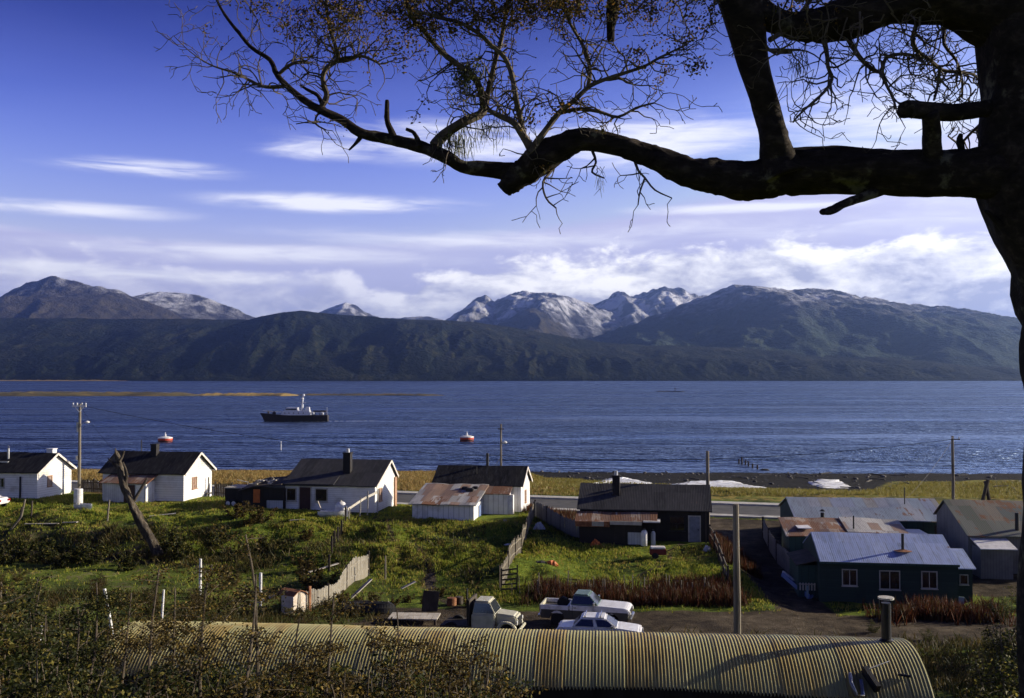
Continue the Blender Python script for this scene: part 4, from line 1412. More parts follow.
def leafiness(p):
    """where the tree still carries leaves"""
    a, b_ = proj(p)
    if vnoise(np.array([a / 26.0 + 3]), np.array([b_ / 17.0 + 8]))[0] < -0.02:
        return 0.01
    if 235 < a < 735 and b_ < 14: return 0.9
    if 235 < a < 735 and b_ < 32: return 0.6
    if 225 < a < 310 and b_ < 45: return 0.35
    if 335 < a < 425 and b_ < 72: return 0.75
    if 630 < a < 705 and b_ < 86: return 0.5
    if 425 < a < 630 and b_ < 58: return 0.25
    if 540 < a < 590 and 95 < b_ < 125: return 0.3
    if 770 < a < 850 and b_ < 25: return 0.5
    return 0.02


tip_list = []                                                # places where leaves grow: (point, direction)


def grow(mb, p, d, length, r, lvl, rnd, spread=0.75, droop=0.0, leafy=0.5, seg=0.045, curl=0.38, flat_=0.55):
    """one crooked twig and its side twigs"""
    n = max(3, int(length / seg))
    pts = [p.copy()]
    d = d.normalized()
    kids = []
    for i in range(n):
        d = d + Vector((rnd.gauss(0, curl), rnd.gauss(0, curl * flat_), rnd.gauss(0, curl) - droop))
        d.normalize()
        p = p + d * (length / n)
        pts.append(p.copy())
        if lvl > 0 and i >= 1 and rnd.random() < 0.46:
            kids.append((p.copy(), d.copy(), i / n))
    rads = [max(0.0023, r * (1 - 0.75 * i / n)) for i in range(n + 1)]
    mb.tube(pts, rads, 5 if r > 0.008 else 4, cap=False)
    for (q, dd, t) in kids:
        s = Vector((rnd.gauss(0, 1), rnd.gauss(0, flat_), rnd.gauss(0, 1)))
        s = (s - dd * s.dot(dd))
        if s.length < 1e-3:
            continue
        s.normalize()
        nd = dd * rnd.uniform(0.35, 0.9) + s * rnd.uniform(spread * 0.6, spread * 1.3)
        grow(mb, q, nd, length * rnd.uniform(0.35, 0.65) * (1 - 0.4 * t), max(0.0018, r * (1 - 0.6 * t) * 0.55), lvl - 1, rnd, spread, droop, leafy, seg, curl, flat_)
    if lvl <= 1 and rnd.random() < leafiness(p):
        for k in range(1, len(pts)):
            if rnd.random() < 0.7:
                tip_list.append((pts[k], d.copy()))


base = on(1100, 6.3)
tree = thing('tree', 'huge dark gnarled tree at the right edge, its bare limb arching across the sky', 'tree', (0, 0, 0))
tk = MB()
trunk = traced([(1118, 1150, 90), (1112, 900, 80), (1108, 700, 76), (1104, 560, 74), (1099, 440, 70), (1096, 370, 66), (1092, 320, 63), (1077, 285, 57), (1066, 250, 53), (1050, 215, 57), (1044, 180, 62), (1040, 140, 57), (1037, 90, 52), (1033, 40, 54), (1030, -20, 56), (1020, -130, 48), (1000, -260, 36), (990, -420, 22)], 6.3, 6.3, 0.0, 5, 1)
rough_tube(tk, trunk, 34, 0.08, 3)
limb = traced([(1045, 178, 40), (1000, 173, 29), (960, 173, 24), (915, 174, 23.5), (870, 171, 22.5), (830, 169, 24.5), (790, 171, 24.5), (755, 179, 19.5), (720, 178.5, 18), (686, 172, 14.5), (655, 157, 12), (620, 146.5, 10.5), (583, 140, 11.5), (560, 147, 14), (540, 158, 16.5), (524, 172, 14), (512, 182, 12), (504, 190, 8)], 6.3, 6.75, 0.03, 10, 4)
rough_tube(tk, limb, 28, 0.11, 5)
tk.build('trunk', m_bark, tree, smooth=True)
lb = MB()
left = traced([(526, 174, 12), (505, 171, 9.0), (482, 169, 7.4), (462, 166.5, 6.5), (445, 156, 6.8), (424, 148, 6), (404, 142.6, 6), (380, 137.5, 5.4), (359, 132, 5), (342, 120, 4.5), (321, 110, 4), (304, 100, 3.5), (287, 86, 3), (276.6, 74, 2.7), (270, 60, 2.3), (252, 48, 2.0), (239, 33, 1.8), (225, 15, 1.5), (216, -2, 1.2), (205, -30, 0.8)], 6.72, 7.25, 0.05, 4, 6)
rough_tube(lb, left, 12, 0.10, 7)
lb.build('branch', m_bark, tree, smooth=True)
big = MB()
up = traced([(785, 178, 25), (778, 158, 19), (774, 140, 14.5), (768, 115, 13), (762, 95, 13.5), (755, 70, 15), (750, 45, 17), (744, 15, 20), (736, -20, 22), (725, -90, 22), (720, -200, 14)], 6.42, 6.25, 0.02, 5, 8)
rough_tube(big, up, 16, 0.09, 9)
big.build('limb', m_bark, tree, smooth=True)
hz_ = MB()
ul = traced([(1040, 10, 55), (1005, 8, 44), (975, 2, 36), (945, -2, 27), (913, 0, 23), (886, 2, 22), (862, 12, 22), (838, 20, 20), (812, 26, 16), (788, 24, 13), (765, 14, 14), (745, -5, 16)], 6.25, 6.3, 0.03, 5, 12)
rough_tube(hz_, ul, 16, 0.12, 13)
hz_.build('limb', m_bark, tree, smooth=True)
# chopped limb on its prop, and other stubs
st_ = MB()
rough_tube(st_, traced([(1030, 103, 10), (998, 107, 8.6), (960, 112, 8.3), (930, 111, 9), (912, 109, 9.6), (905, 110, 8.6)], 6.3, 6.05, 0.0, 4, 14), 12, 0.08, 15)
rough_tube(st_, traced([(934, 165, 12), (932, 146, 10), (932, 128, 8.5), (930, 112, 8)], 6.3, 6.1, 0.0, 4, 16), 12, 0.10, 17)
st_.build('broken_limb', m_bark, tree, smooth=True)
for pts, Ya, Yb, sd in (([(884, 188, 6), (868, 195, 5.0), (846, 203, 4.4), (832, 210, 4.6), (822, 212, 3.2)], 6.4, 6.1, 21),
                        ([(395, 140, 4), (391, 131, 3.2), (387, 120, 2.6), (387, 108, 2.5), (387, 100, 1.8)], 6.9, 6.9, 22),
                        ([(420, 147, 3), (417, 138, 2.3), (413, 132, 2), (406, 129, 1.7)], 6.85, 6.85, 23),
                        ([(363, 134, 3), (356, 143, 1.7), (349, 150, 0.9)], 6.95, 6.9, 24),
                        ([(324, 110, 2.6), (318, 96, 2.0), (308, 90, 1.6), (300, 85, 1.0)], 7.0, 7.0, 25),
                        ([(962, 150, 3), (960, 140, 3.2), (961, 134, 2)], 6.3, 6.3, 26),
                        ([(1015, 245, 6), (1003, 228, 4), (992, 216, 3), (985, 211, 1.5)], 6.25, 6.2, 27),
                        ([(614, -6, 7), (612, 14, 6), (611, 28, 4.5), (611, 41, 3.6)], 6.5, 6.5, 28)):
    mb_ = MB()
    rough_tube(mb_, traced(pts, Ya, Yb, 0.0, 4, sd), 9, 0.10, sd)
    mb_.build('stub', m_bark, tree, smooth=True)

# secondary branches, traced, each sprouting twigs
sec = [([(434, 146, 5.5), (444, 135, 5.5), (457, 126, 5), (470, 119, 5), (483, 112, 4.5), (482, 95, 3.6), (474, 76, 3.2), (460, 66, 3), (441, 51, 2.8), (424, 31, 2.4), (410, 14, 2.0), (402, -10, 1.5)], 6.85, 6.6),
       ([(484, 106, 4), (489, 88, 3), (495, 62, 2.6), (501, 41, 2.3), (505, 18, 2), (508, -5, 1.7)], 6.8, 6.6),
       ([(534, 160, 6), (530, 148, 4.5), (522, 134, 4), (513, 122, 3.8), (500, 116, 2.8), (488, 110, 2.2)], 6.65, 6.6),
       ([(524, 138, 3.5), (520, 118, 3.2), (516, 98, 3.0), (512, 76, 2.7), (505, 58, 2.5), (492, 46, 2.4), (478, 33, 2.2), (458, 22, 2), (440, 18, 1.7), (415, 10, 1.2)], 6.65, 6.4),
       ([(530, 152, 4.5), (542, 135, 3.2), (559, 113, 2.8), (575, 100, 2.5), (590, 86, 2.3), (609, 78, 2), (628, 72, 1.8), (645, 66, 1.5), (659, 58, 1.3), (686, 45, 0.9)], 6.6, 6.3),
       ([(560, 113, 2.4), (580, 109, 2), (600, 112, 1.8), (618, 117, 1.5), (636, 108, 1.2), (654, 103, 0.9)], 6.6, 6.4),
       ([(588, 88, 2.4), (590, 74, 2.2), (588, 58, 2), (581, 42, 1.8), (571, 25, 1.6), (561, 2, 1.4), (556, -15, 1)], 6.6, 6.5),
       ([(321, 108, 3.2), (327, 96, 3), (324, 86, 2.6), (323, 76, 2.5), (328, 67, 2.6), (338, 59, 2.4), (336, 48, 2), (332, 36, 1.9), (328, 20, 1.7), (326, 0, 1.4), (322, -20, 1)], 7.0, 6.8),
       ([(338, 61, 2.4), (348, 60, 2.2), (358, 56, 1.8), (368, 58, 1.4), (380, 64, 1)], 6.95, 6.8),
       ([(287, 86, 2.2), (274, 87, 1.9), (262, 86, 1.7), (251, 81, 1.6), (242, 76, 1.4), (232, 72, 1.2), (222, 69, 1.0), (208, 63.6, 0.8), (190, 51.6, 0.5), (174, 36, 0.35)], 7.2, 7.3),
       ([(277, 76, 2), (288, 66, 1.8), (298, 62, 1.4), (306, 61, 1)], 7.1, 7.0),
       ([(824, 40, 3.0), (827, 55, 2.2), (828, 67, 2), (832, 79, 1.8), (824, 92, 1.5), (813, 102, 1.3), (800, 114, 1.1), (793, 122, 0.9)], 6.3, 6.1),
       ([(848, 38, 3), (856, 52, 2.6), (866, 64, 2.3), (880, 72, 2.2), (886, 58, 1.9), (900, 54, 1.8), (914, 56, 1.6), (925, 64, 1.4)], 6.3, 6.2),
       ([(918, 20, 2.6), (913, 38, 2.4), (916, 50, 2.2), (930, 60, 2.0), (942, 70, 1.9), (958, 72, 1.8), (972, 74, 1.5), (980, 80, 1.2)], 6.45, 6.9),
       ([(880, 72, 1.9), (886, 84, 1.6), (892, 96, 1.4), (896, 108, 1.0)], 6.2, 6.1),
       ([(940, 66, 1.8), (938, 84, 1.6), (934, 100, 1.2)], 6.2, 6.2),
       ([(945, 24, 2.0), (944, 44, 1.8), (956, 60, 1.5), (962, 80, 1.3), (962, 98, 1)], 6.6, 6.75),
       ([(770, 40, 3.0), (785, 30, 2.6), (800, 14, 2.4), (812, -2, 2)], 6.3, 6.3),
       ([(790, 52, 2.0), (778, 52, 1.8), (770, 50, 1.6), (800, 50, 1.2)], 6.3, 6.2),
       ([(985, 120, 2), (972, 132, 1.4), (960, 143, 1.2), (948, 136, 0.8)], 6.7, 6.6),
       ([(560, 152, 2), (552, 170, 1.5), (543, 182, 1.2), (546, 198, 1.0), (556, 208, 0.8)], 6.7, 6.6),
       ([(592, 150, 1.8), (596, 162, 1.2), (592, 172, 1.1), (604, 178, 0.8)], 6.6, 6.4),
       ([(634, 158, 1.8), (638, 170, 1.3), (645, 178, 1.1), (655, 190, 0.9), (672, 198, 0.6)], 6.6, 6.4),
       ([(645, 178, 1.1), (640, 192, 0.9), (638, 205, 0.6)], 6.5, 6.4),
       ([(330, 112, 1.6), (318, 114, 1.1), (316, 124, 1.0), (326, 130, 0.7)], 7.0, 6.9),
       ([(318, 122, 1.0), (308, 122, 0.7), (296, 124, 0.5)], 6.9, 6.8)]
tw = MB()
brm = MB()
rnd = random.Random(77)
for k, (pts, Ya, Yb) in enumerate(sec):
    pr = traced(pts, Ya, Yb, 0.05, 3, 40 + k)
    rough_tube(tw, pr, 7, 0.08, 40 + k)
    n = len(pr)
    hang = 11 <= k <= 19
    small = k >= 20
    for i in range(2, n):
        p, r = pr[i]
        d = (pr[i][0] - pr[i - 1][0]).normalized()
        for _ in range(1 if small else 2):
            if rnd.random() < (0.5 if small else 0.62):
                s = Vector((rnd.gauss(0, 1), rnd.gauss(0, 0.5), rnd.gauss(0, 1) + (0.25 if not hang else -0.3)))
                nd = d * 0.5 + s.normalized() * 0.9
                L = rnd.uniform(0.10, 0.30) if small else rnd.uniform(0.16, 0.46)
                leafy = 0.0 if (hang or small) else (0.75 if p.z > P(0, 75, p.y).z else 0.18)
                grow(tw, p, nd, L, min(r * 0.7, 0.007), 2 if not small else 1, rnd, leafy=leafy)
# dense twig work at the top of the frame, growing from limbs above it
for (px, py, nn, Ya, lf) in [(345, -10, 6, 6.9, 0.9), (380, -5, 6, 6.8, 0.9), (430, -8, 7, 6.6, 0.95), (480, -10, 8, 6.5, 0.95), (530, -12, 8, 6.5, 0.95), (580, -12, 8, 6.4, 0.95), (630, -14, 7, 6.4, 0.9),
                             (670, -10, 5, 6.3, 0.8), (705, -10, 4, 6.3, 0.7), (240, -16, 4, 7.2, 0.7), (290, -12, 5, 7.1, 0.8), (780, 0, 4, 6.3, 0.3), (815, 5, 5, 6.3, 0.3), (850, 20, 4, 6.2, 0.0), (880, 15, 5, 6.2, 0), (905, 15, 5, 6.2, 0), (955, 25, 4, 6.7, 0), (972, 60, 4, 6.75, 0), (978, 90, 3, 6.75, 0)]:
    for _ in range(nn):
        p = P(px + rnd.uniform(-24, 24), py + rnd.uniform(-8, 8), Ya + rnd.uniform(-0.25, 0.25))
        d = Vector((rnd.gauss(0, 0.8), rnd.gauss(0, 0.4), -0.7))
        grow(tw, p, d, rnd.uniform(0.22, 0.5), 0.007, 2, rnd, leafy=lf)
tw.build('twigs', m_twig, tree)
# limbs above the frame that carry the hanging twigs
rough_tube(brm, traced([(735, -60, 16), (690, -40, 12), (640, -30, 10), (590, -22, 9), (540, -18, 8), (480, -16, 7), (430, -14, 6), (380, -14, 5), (330, -18, 4), (280, -20, 3), (230, -24, 2)], 6.25, 7.0, 0.05, 4, 90), 10, 0.1, 91)
brm.build('branch', m_bark, tree, smooth=True)


def leaf_cloud(name, items, size, mat, parent, rnd, per=3, sp=0.03, length=1.5):
    """many small separate leaf faces, slightly folded, round the given points"""
    V, F = [], []
    for (p, d) in items:
        for _ in range(per):
            q = p + Vector((rnd.gauss(0, sp), rnd.gauss(0, sp), rnd.gauss(0, sp)))
            a = Vector((rnd.gauss(0, 1), rnd.gauss(0, 1), rnd.gauss(0, 0.7)))
            a.normalize()
            n = Vector((rnd.gauss(0, 1), rnd.gauss(0, 1), rnd.gauss(0, 1)))
            bb = a.cross(n)
            if bb.length < 1e-3:
                continue
            bb.normalize()
            s = size * rnd.uniform(0.6, 1.3)
            o = len(V)
            V += [q - a * s * length * 0.5, q + bb * s * 0.5, q + a * s * length * 0.5, q - bb * s * 0.5]
            F.append((o, o + 1, o + 2, o + 3))
    return npmesh(name, [tuple(v) for v in V], F, mat, False, parent)


rnd = random.Random(5)
leaf_cloud('crown', tip_list, 0.0125, m_autumn, tree, rnd, 9, 0.019, 1.7)
# leaf clumps that catch the light along the sprays
extra = []
for (px, py, sx, sy, n, Ya) in [(395, 55, 32, 12, 60, 6.8), (372, 40, 25, 14, 40, 6.9), (480, 10, 60, 10, 190, 6.5), (560, 8, 60, 9, 170, 6.4), (640, 8, 40, 10, 110, 6.4), (300, 22, 35, 14, 60, 7.0), (262, 8, 28, 9, 45, 7.1), (430, 22, 40, 12, 90, 6.6), (500, 18, 25, 10, 60, 6.5),
                                (662, 45, 22, 12, 26, 6.3), (690, 70, 14, 6, 14, 6.3), (600, 48, 14, 5, 12, 6.5), (640, 62, 24, 5, 16, 6.4), (405, 28, 20, 14, 50, 6.7), (330, 12, 30, 10, 50, 6.9), (700, 20, 20, 14, 40, 6.3), (790, 10, 30, 12, 40, 6.3), (556, 108, 22, 8, 30, 6.6), (533, 120, 8, 6, 20, 6.6)]:
    for _ in range(int(n * 0.45)):
        extra.append((P(px + rnd.gauss(0, sx * 0.6), py + rnd.gauss(0, sy * 0.6), Ya + rnd.uniform(-0.2, 0.2)), Vector((1, 0, 0))))
leaf_cloud('leaf_sprays', extra, 0.0135, m_autumn, tree, rnd, 12, 0.03, 1.7)
# lichen beards
for (px, py, w, n, L, Ya) in [(455, 138, 26, 190, 0.11, 6.8), (468, 75, 20, 120, 0.05, 6.7), (490, 125, 22, 90, 0.09, 6.7), (797, 58, 14, 60, 0.09, 6.3), (540, 165, 14, 40, 0.06, 6.7), (600, 175, 10, 20, 0.06, 6.6), (470, 95, 16, 80, 0.06, 6.7)]:
    V, F = [], []
    for _ in range(n):
        p = P(px + max(-2.2, min(2.2, rnd.gauss(0, 1))) * w * 0.4, py + rnd.gauss(0, 7), Ya + rnd.uniform(-0.06, 0.06))
        q = p + Vector((rnd.gauss(0, 0.02), rnd.gauss(0, 0.02), -L * rnd.uniform(0.5, 1.4)))
        s = Vector((rnd.uniform(-1, 1), rnd.uniform(-1, 1), 0)).normalized() * 0.0028
        o = len(V)
        V += [p - s, p + s, q + s * 0.4, q - s * 0.4]
        F.append((o, o + 1, o + 2, o + 3))
    npmesh('lichen', [tuple(v) for v in V], F, m_lichen, False, tree)
# the green moss ball
clump = [(P(468 + rnd.gauss(0, 8), 74 + rnd.gauss(0, 10), 6.72 + rnd.gauss(0, 0.05)), Vector((1, 0, 0))) for _ in range(260)]
leaf_cloud('moss_ball', clump, 0.013, m_lichen, tree, rnd, 4, 0.012)
# ================================================================== POLES
def pole(label, px, py_top, Y, r, name='utility_pole', cat='pole', lean=0.0):
    p = on(px, Y)
    h = P(px, py_top, Y).z - p.z
    o = thing(name, label, cat, p)
    MB().tube([(0, 0, -0.6), (0.02 + lean * 0.3, 0, h * 0.35), (lean * 0.7, 0, h * 0.7), (lean, 0, h)], [r * 1.12, r * 1.05, r * 0.95, r * 0.85], 10, 0.03).build('shaft', m_pole_wood, o)
    return o, h


def lamp_arm(o, z, L, rise, side=1):
    a = MB().tube([(0, -0.1, z), (side * L * 0.35, -0.12, z + rise * 0.7), (side * L * 0.75, -0.12, z + rise), (side * L, -0.12, z + rise)], 0.035, 6).build('lamp_arm', m_galv, o)
    MB().lathe([(0.04, 0.10), (0.20, 0.02), (0.24, -0.04), (0.10, -0.14)], 12, (side * L, -0.12, z + rise)).build('lamp_head', m_white_paint, a, smooth=True)


o, h = pole('tall street-lamp pole with a white crossarm between the two left cottages', 80.5, 404, 93, 0.13)
ca = MB().box(-0.65, 0.65, -0.20, -0.10, h - 0.28, h - 0.12).build('crossarm', m_white_paint, o)
for x in (-0.58, -0.2, 0.25, 0.6):
    MB().lathe([(0.05, h - 0.12), (0.07, h - 0.02), (0.07, h + 0.06), (0.03, h + 0.12)], 8, (x, -0.15, 0)).build('insulator', m_white_paint, ca)
MB().beam((-0.42, -0.14, h - 0.25), (0, -0.14, h - 0.75), 0.05, 0.05).build('brace', m_white_paint, o)
MB().beam((0.42, -0.14, h - 0.25), (0, -0.14, h - 0.75), 0.05, 0.05).build('brace', m_white_paint, o)
lamp_arm(o, h - 2.3, 0.75, 0.65)
MB().box(-0.22, -0.08, -0.2, 0.0, h - 2.6, h - 1.7).build('fuse_box', m_galv, o)
MB().box(-0.25, -0.1, -0.2, 0.0, h - 5.2, h - 4.8).build('meter_box', m_galv, o)
o1_top = o.location + Vector((0, 0, h - 0.1))
o, h = pole('slim pole with a small lamp behind the patched-roof white house', 501, 424, 92, 0.10)
lamp_arm(o, h - 1.75, 0.35, 0.1)
MB().box(-0.28, 0.28, -0.12, -0.04, h - 0.5, h - 0.4).build('crossarm', m_dark_wood, o)
o2_top = o.location + Vector((0, 0, h - 2.9))
o, h = pole('bare weathered pole at the right corner of the dark house', 707, 451, 77.5, 0.14)
o, h = pole('thick bare post rising from behind the corrugated hut', 735.5, 504, 46, 0.155, 'post', 'post', -0.03)
o, h = pole('pole with a short crossarm behind the right-hand shacks', 951.5, 436, 91, 0.13)
MB().box(-0.15, 0.65, -0.14, -0.06, h - 0.35, h - 0.25).build('crossarm', m_dark_wood, o)
MB().box(-1.0, 0.1, -0.14, -0.08, h - 2.75, h - 2.68).build('bracket', m_dark_wood, o)
for x in (-0.1, 0.55):
    MB().lathe([(0.04, h - 0.25), (0.05, h - 0.1), (0.02, h - 0.06)], 8, (x, -0.1, 0)).build('insulator', m_white_paint, o)
o3_top = o.location + Vector((0, 0, h - 0.3))
w = MB()
for a, b2 in ((o1_top, o2_top), (o2_top, o3_top)):
    w.tube([a.lerp(b2, t) - Vector((0, 0, 1.0 * 4 * t * (1 - t))) for t in np.linspace(0, 1, 24)], 0.022, 4)
tag(w.build('power_line', m_black), 'thin sagging power line strung from pole to pole along the road', 'cable')

for i, (a, b2, lb) in enumerate(((o1_top, at(121, 90, P(121, 456, 90).z), 'thin cable from the street-lamp pole down to the lean-to cottage roof'),
                              (o2_top, at(487, 85.5, P(487, 470, 85.5).z), 'thin cable from the small-lamp pole to the patched-roof house'),
                              (o3_top, at(905, 79, P(905, 498, 79).z), 'thin cable from the right-hand pole to the long metal-roofed house'))):
    w = MB()
    w.tube([a.lerp(b2, t) - Vector((0, 0, 0.35 * 4 * t * (1 - t))) for t in np.linspace(0, 1, 14)], 0.016, 4)
    tag(w.build('service_cable', m_black), lb, 'cable')
# stones and driftwood strewn along the beach
rs = np.random.RandomState(77)
sb = MB()
for i in range(520):
    x, y = rs.uniform(-75, 85), rs.uniform(128, 180)
    if gz(x, y) < -0.05 or y < 128 + 36 * (1 - float(sst(-10, 25, x))):
        continue
    s = 0.12 + 0.35 * rs.rand() ** 3
    k = 5
    z = gz(x, y)
    sb.lathe([(s * 0.9, -s * 0.3), (s, s * 0.15), (s * 0.5, s * 0.55)], k, (x, y, z))
    if i % 9 == 0:
        a = rs.uniform(0, 3.1)
        sb.beam((x, y, z + 0.1), (x + 2.2 * math.cos(a), y + 2.2 * math.sin(a), gz(x, y) + 0.15), 0.16, 0.14)
tag(sb.build('beach_stones', surf('beach_stone', [(0.02, 0.02, 0.02), (0.08, 0.075, 0.07), (0.22, 0.20, 0.17)], 0.4, rough=0.9)), kind='stuff')

# ================================================================== DEAD TREE
p0 = on(156, 70.5)
o = thing('dead_tree', 'leaning dead tree trunk with a broken forked top in front of the white cottage', 'tree', (0, 0, 0))
m_snag = surf('dead_wood', [(0.025, 0.02, 0.015), (0.075, 0.06, 0.043), (0.20, 0.165, 0.115)], 5, (1, 1, 0.22), rough=0.9, bmp=1.0, bdist=0.1)
sn = MB()
dtr = [(P(px, py, 70.5 + k * 0.1), r / FPX * 71) for k, (px, py, r) in enumerate([(159, 556, 5.2), (153, 543, 4.2), (145, 530, 4.0), (137, 515, 3.9), (130, 500, 3.7), (124, 487, 3.5), (121, 474, 3.3), (119, 464, 2.9), (117.5, 456, 2.2), (116, 451, 1.0)])]
rough_tube(sn, spline(dtr, 4), 16, 0.26, 51)
sn.build('trunk', m_snag, o, smooth=True)
for pts in ([(119, 468, 2.2), (114, 464, 1.6), (108, 458.5, 0.7)], [(119, 462, 1.8), (122, 457, 1.3), (124.5, 451, 0.6)], [(118, 460, 1.4), (116, 454, 1.0), (115.5, 448, 0.4)],
            [(133, 503, 1.8), (138, 494, 1.6), (144, 484, 1.3), (147, 478, 0.8)], [(125, 484, 2), (127, 474, 1.4), (123, 462, 0.7)]):
    mb_ = MB()
    rough_tube(mb_, spline([(P(a, b_, 71.0), r / FPX * 71) for a, b_, r in pts], 3), 8, 0.14, 52)
    mb_.build('branch', m_snag, o, smooth=True)

# ================================================================== FENCES
def fence_run(name, label, path, h, mat, bw=0.16, gap=0.02, lean=0.0, rails=(0.3, 0.8), posts=4, jag=0.06, seed=0, cat='fence', skip=0.0, toph=None):
    """boards nailed to rails along ground points; boards are the pattern of one panel mesh"""
    rnd = random.Random(seed)
    pts = [Vector(p) for p in path]
    org = pts[0].copy()
    o = thing(name, label, cat, org)
    seg = [(pts[i + 1] - pts[i]).length for i in range(len(pts) - 1)]
    tot = sum(seg)

    def pos(s):
        for i, l in enumerate(seg):
            if s <= l or i == len(seg) - 1:
                t = min(1.0, s / l)
                q = pts[i].lerp(pts[i + 1], t)
                return Vector((q.x, q.y, gz(q.x, q.y))) - org, (pts[i + 1] - pts[i]).normalized(), s
            s -= l

    def hh(s):
        if callable(h):
            return h(s / tot)
        return h
    m = MB()
    s = 0.0
    while s < tot:
        q, d, _ = pos(s)
        if rnd.random() >= skip:
            t = hh(s) + rnd.uniform(-jag, jag)
            dd = Vector((d.x, d.y, 0)).normalized()
            m.beam(q + Vector((0, 0, -0.15)), q + Vector((dd.x * rnd.uniform(-0.05, 0.05), lean + rnd.uniform(-0.03, 0.03), t)), bw * rnd.uniform(0.8, 1.05), 0.025, up=Vector((-dd.y, dd.x, 0)))
        s += bw + gap
    m.build('boards', mat, o)
    for fr in rails:
        r_ = MB()
        prev = None
        for s in np.linspace(0, tot, max(3, int(tot / 1.2))):
            q, d, _ = pos(s)
            v = q + Vector((0, lean * fr + 0.05, hh(s) * fr))
            if prev is not None:
                r_.beam(prev, v, 0.05, 0.09)
            prev = v
        r_.build('rail', mat, o)
    for i in range(posts):
        q, d, _ = pos(tot * i / max(posts - 1, 1))
        MB().beam(q + Vector((0, 0.09, -0.4)), q + Vector((0, 0.09 + lean, hh(tot * i / max(posts - 1, 1)) + 0.12)), 0.12, 0.12).build('post', m_dark_wood, o)
    return o


fence_run('board_fence', 'wavy grey board fence sweeping uphill beside the rounded hutch', [on(300, 55.3), on(318, 57), on(332, 59.2), on(343, 61.5), on(355, 63.5), on(369, 65.5)], lambda t: float(np.interp(t, [0, 0.25, 0.48, 0.66, 0.8, 1.0], [1.15, 0.95, 0.85, 1.35, 1.5, 1.45])), m_old_wood, 0.15, 0.01, 0.12, posts=4, seed=1)
fence_run('paling_fence', 'leaning paling fence climbing between the two grassy yards', [on(500, 61), on(508, 64), on(514, 66.5), on(521, 70), on(528, 74), on(534, 79)], lambda t: 1.35 - 0.2 * t, m_pole_wood, 0.10, 0.10, 0.0, posts=7, jag=0.10, seed=2)
gate = thing('ladder', 'small dark slatted gate leaning at the lower end of the paling fence', 'gate', on(510, 60.6))
MB().beam((-0.55, 0, -0.1), (-0.5, 0.1, 1.35), 0.08, 0.06).beam((0.4, 0, -0.1), (0.45, 0.1, 1.55), 0.08, 0.06).build('frame', m_dark_wood, gate)
gate.name = 'gate'
for k in range(5):
    MB().beam((-0.55, 0.0, 0.1 + k * 0.28), (0.45, 0.02, 0.14 + k * 0.3), 0.05, 0.09).build('slat', m_dark_wood, gate)
fence_run('board_fence', 'grey close-board fence running from the white house to the dark house', [on(535, 79.5), on(548, 77.6), on(562, 76), on(580, 74.8)], 1.25, m_grey_wall, 0.17, 0.0, posts=4, seed=3)
fence_run('board_fence', 'dark board fence along the right side of the lane', [on(790, 66.5), on(777, 70), on(769, 74), on(762, 79)], 1.45, m_grey_wall, 0.2, 0.0, posts=4, seed=4)
fence_run('wire_fence', 'thin leaning fence at the right edge of the dark house yard', [on(727, 61), on(722, 64), on(716, 68), on(709, 72)], 1.2, m_pole_wood, 0.05, 0.75, 0.0, rails=(0.5, 0.95), posts=5, seed=5)
fence_run('board_fence', 'low dark fence on the seaward side between the left cottages', [on(82, 95.5), on(96, 95), on(108, 94.5)], 1.2, m_dark_wood, 0.15, 0.03, posts=3, seed=6)
fence_run('board_fence', 'low dark fence between the lean-to cottage and the scrap heap', [on(216, 92), on(232, 91.5), on(250, 91)], 1.25, m_dark_wood, 0.15, 0.03, posts=3, seed=7)
# white-painted yard rail by the long white house
o = thing('yard_fence', 'white rail fence on thin posts beside the gable of the long white house', 'fence', on(378, 82.2))
path = [(378.5, 491.5, 82.2), (364, 498.5, 80.6), (352, 506.5, 79.0), (347.5, 509.5, 78.4)]
q = [P(a, b_, c_) - o.location for a, b_, c_ in path]
r_ = MB()
for i in range(3):
    r_.beam(q[i], q[i + 1], 0.06, 0.20)
r_.build('rail', m_frame_pale, o)
for k, (px, Yp, pt) in enumerate(((378, 82.1, 489), (368, 80.9, 491), (360.5, 80.1, 497), (349.5, 78.6, 508))):
    g = on(px, Yp) - o.location
    t = P(px, pt, Yp) - o.location
    MB().beam(g + Vector((0, 0, -0.3)), t, 0.09, 0.09).build('post', m_frame_pale, o)
MB().box(q[3].x - 0.12, q[3].x + 0.04, q[3].y - 0.06, q[3].y + 0.0, q[3].z - 0.55, q[3].z + 0.05).build('board', m_white_paint, o)
fence_run('wire_fence', 'rickety post fence going down the bank below the white rail', [on(346, 77.5), on(340, 74), on(334, 70), on(330, 66)], 1.0, m_dark_wood, 0.07, 0.9, 0.0, rails=(), posts=6, seed=9)
# row of garden stakes among the red weeds
rnd = random.Random(31)
o = thing('stake_fence', 'row of thin uneven stakes among the red weeds above the parked vehicles', 'fence', on(516, 59.8))
for i in range(32):
    m = MB()
    px = 516 + i * 6.2 + rnd.uniform(-4, 4)
    g = on(px, 59.8 + rnd.uniform(-0.25, 0.25)) - o.location
    m.tube([g + Vector((0, 0, -0.2)), g + Vector((rnd.uniform(-0.1, 0.1), rnd.uniform(-0.1, 0.1), rnd.uniform(0.6, 1.35)))], rnd.uniform(0.02, 0.042), 6)
    m.build('stake', m_pole_wood, o)
o['kind'] = 'thing'
w = MB()
for z in (0.55, 0.95):
    w.tube([on(516 + 8 * i, 59.75) - o.location + Vector((0, 0, z + rnd.uniform(-0.03, 0.03))) for i in range(25)], 0.008, 4)
w.build('wire', m_iron, o)

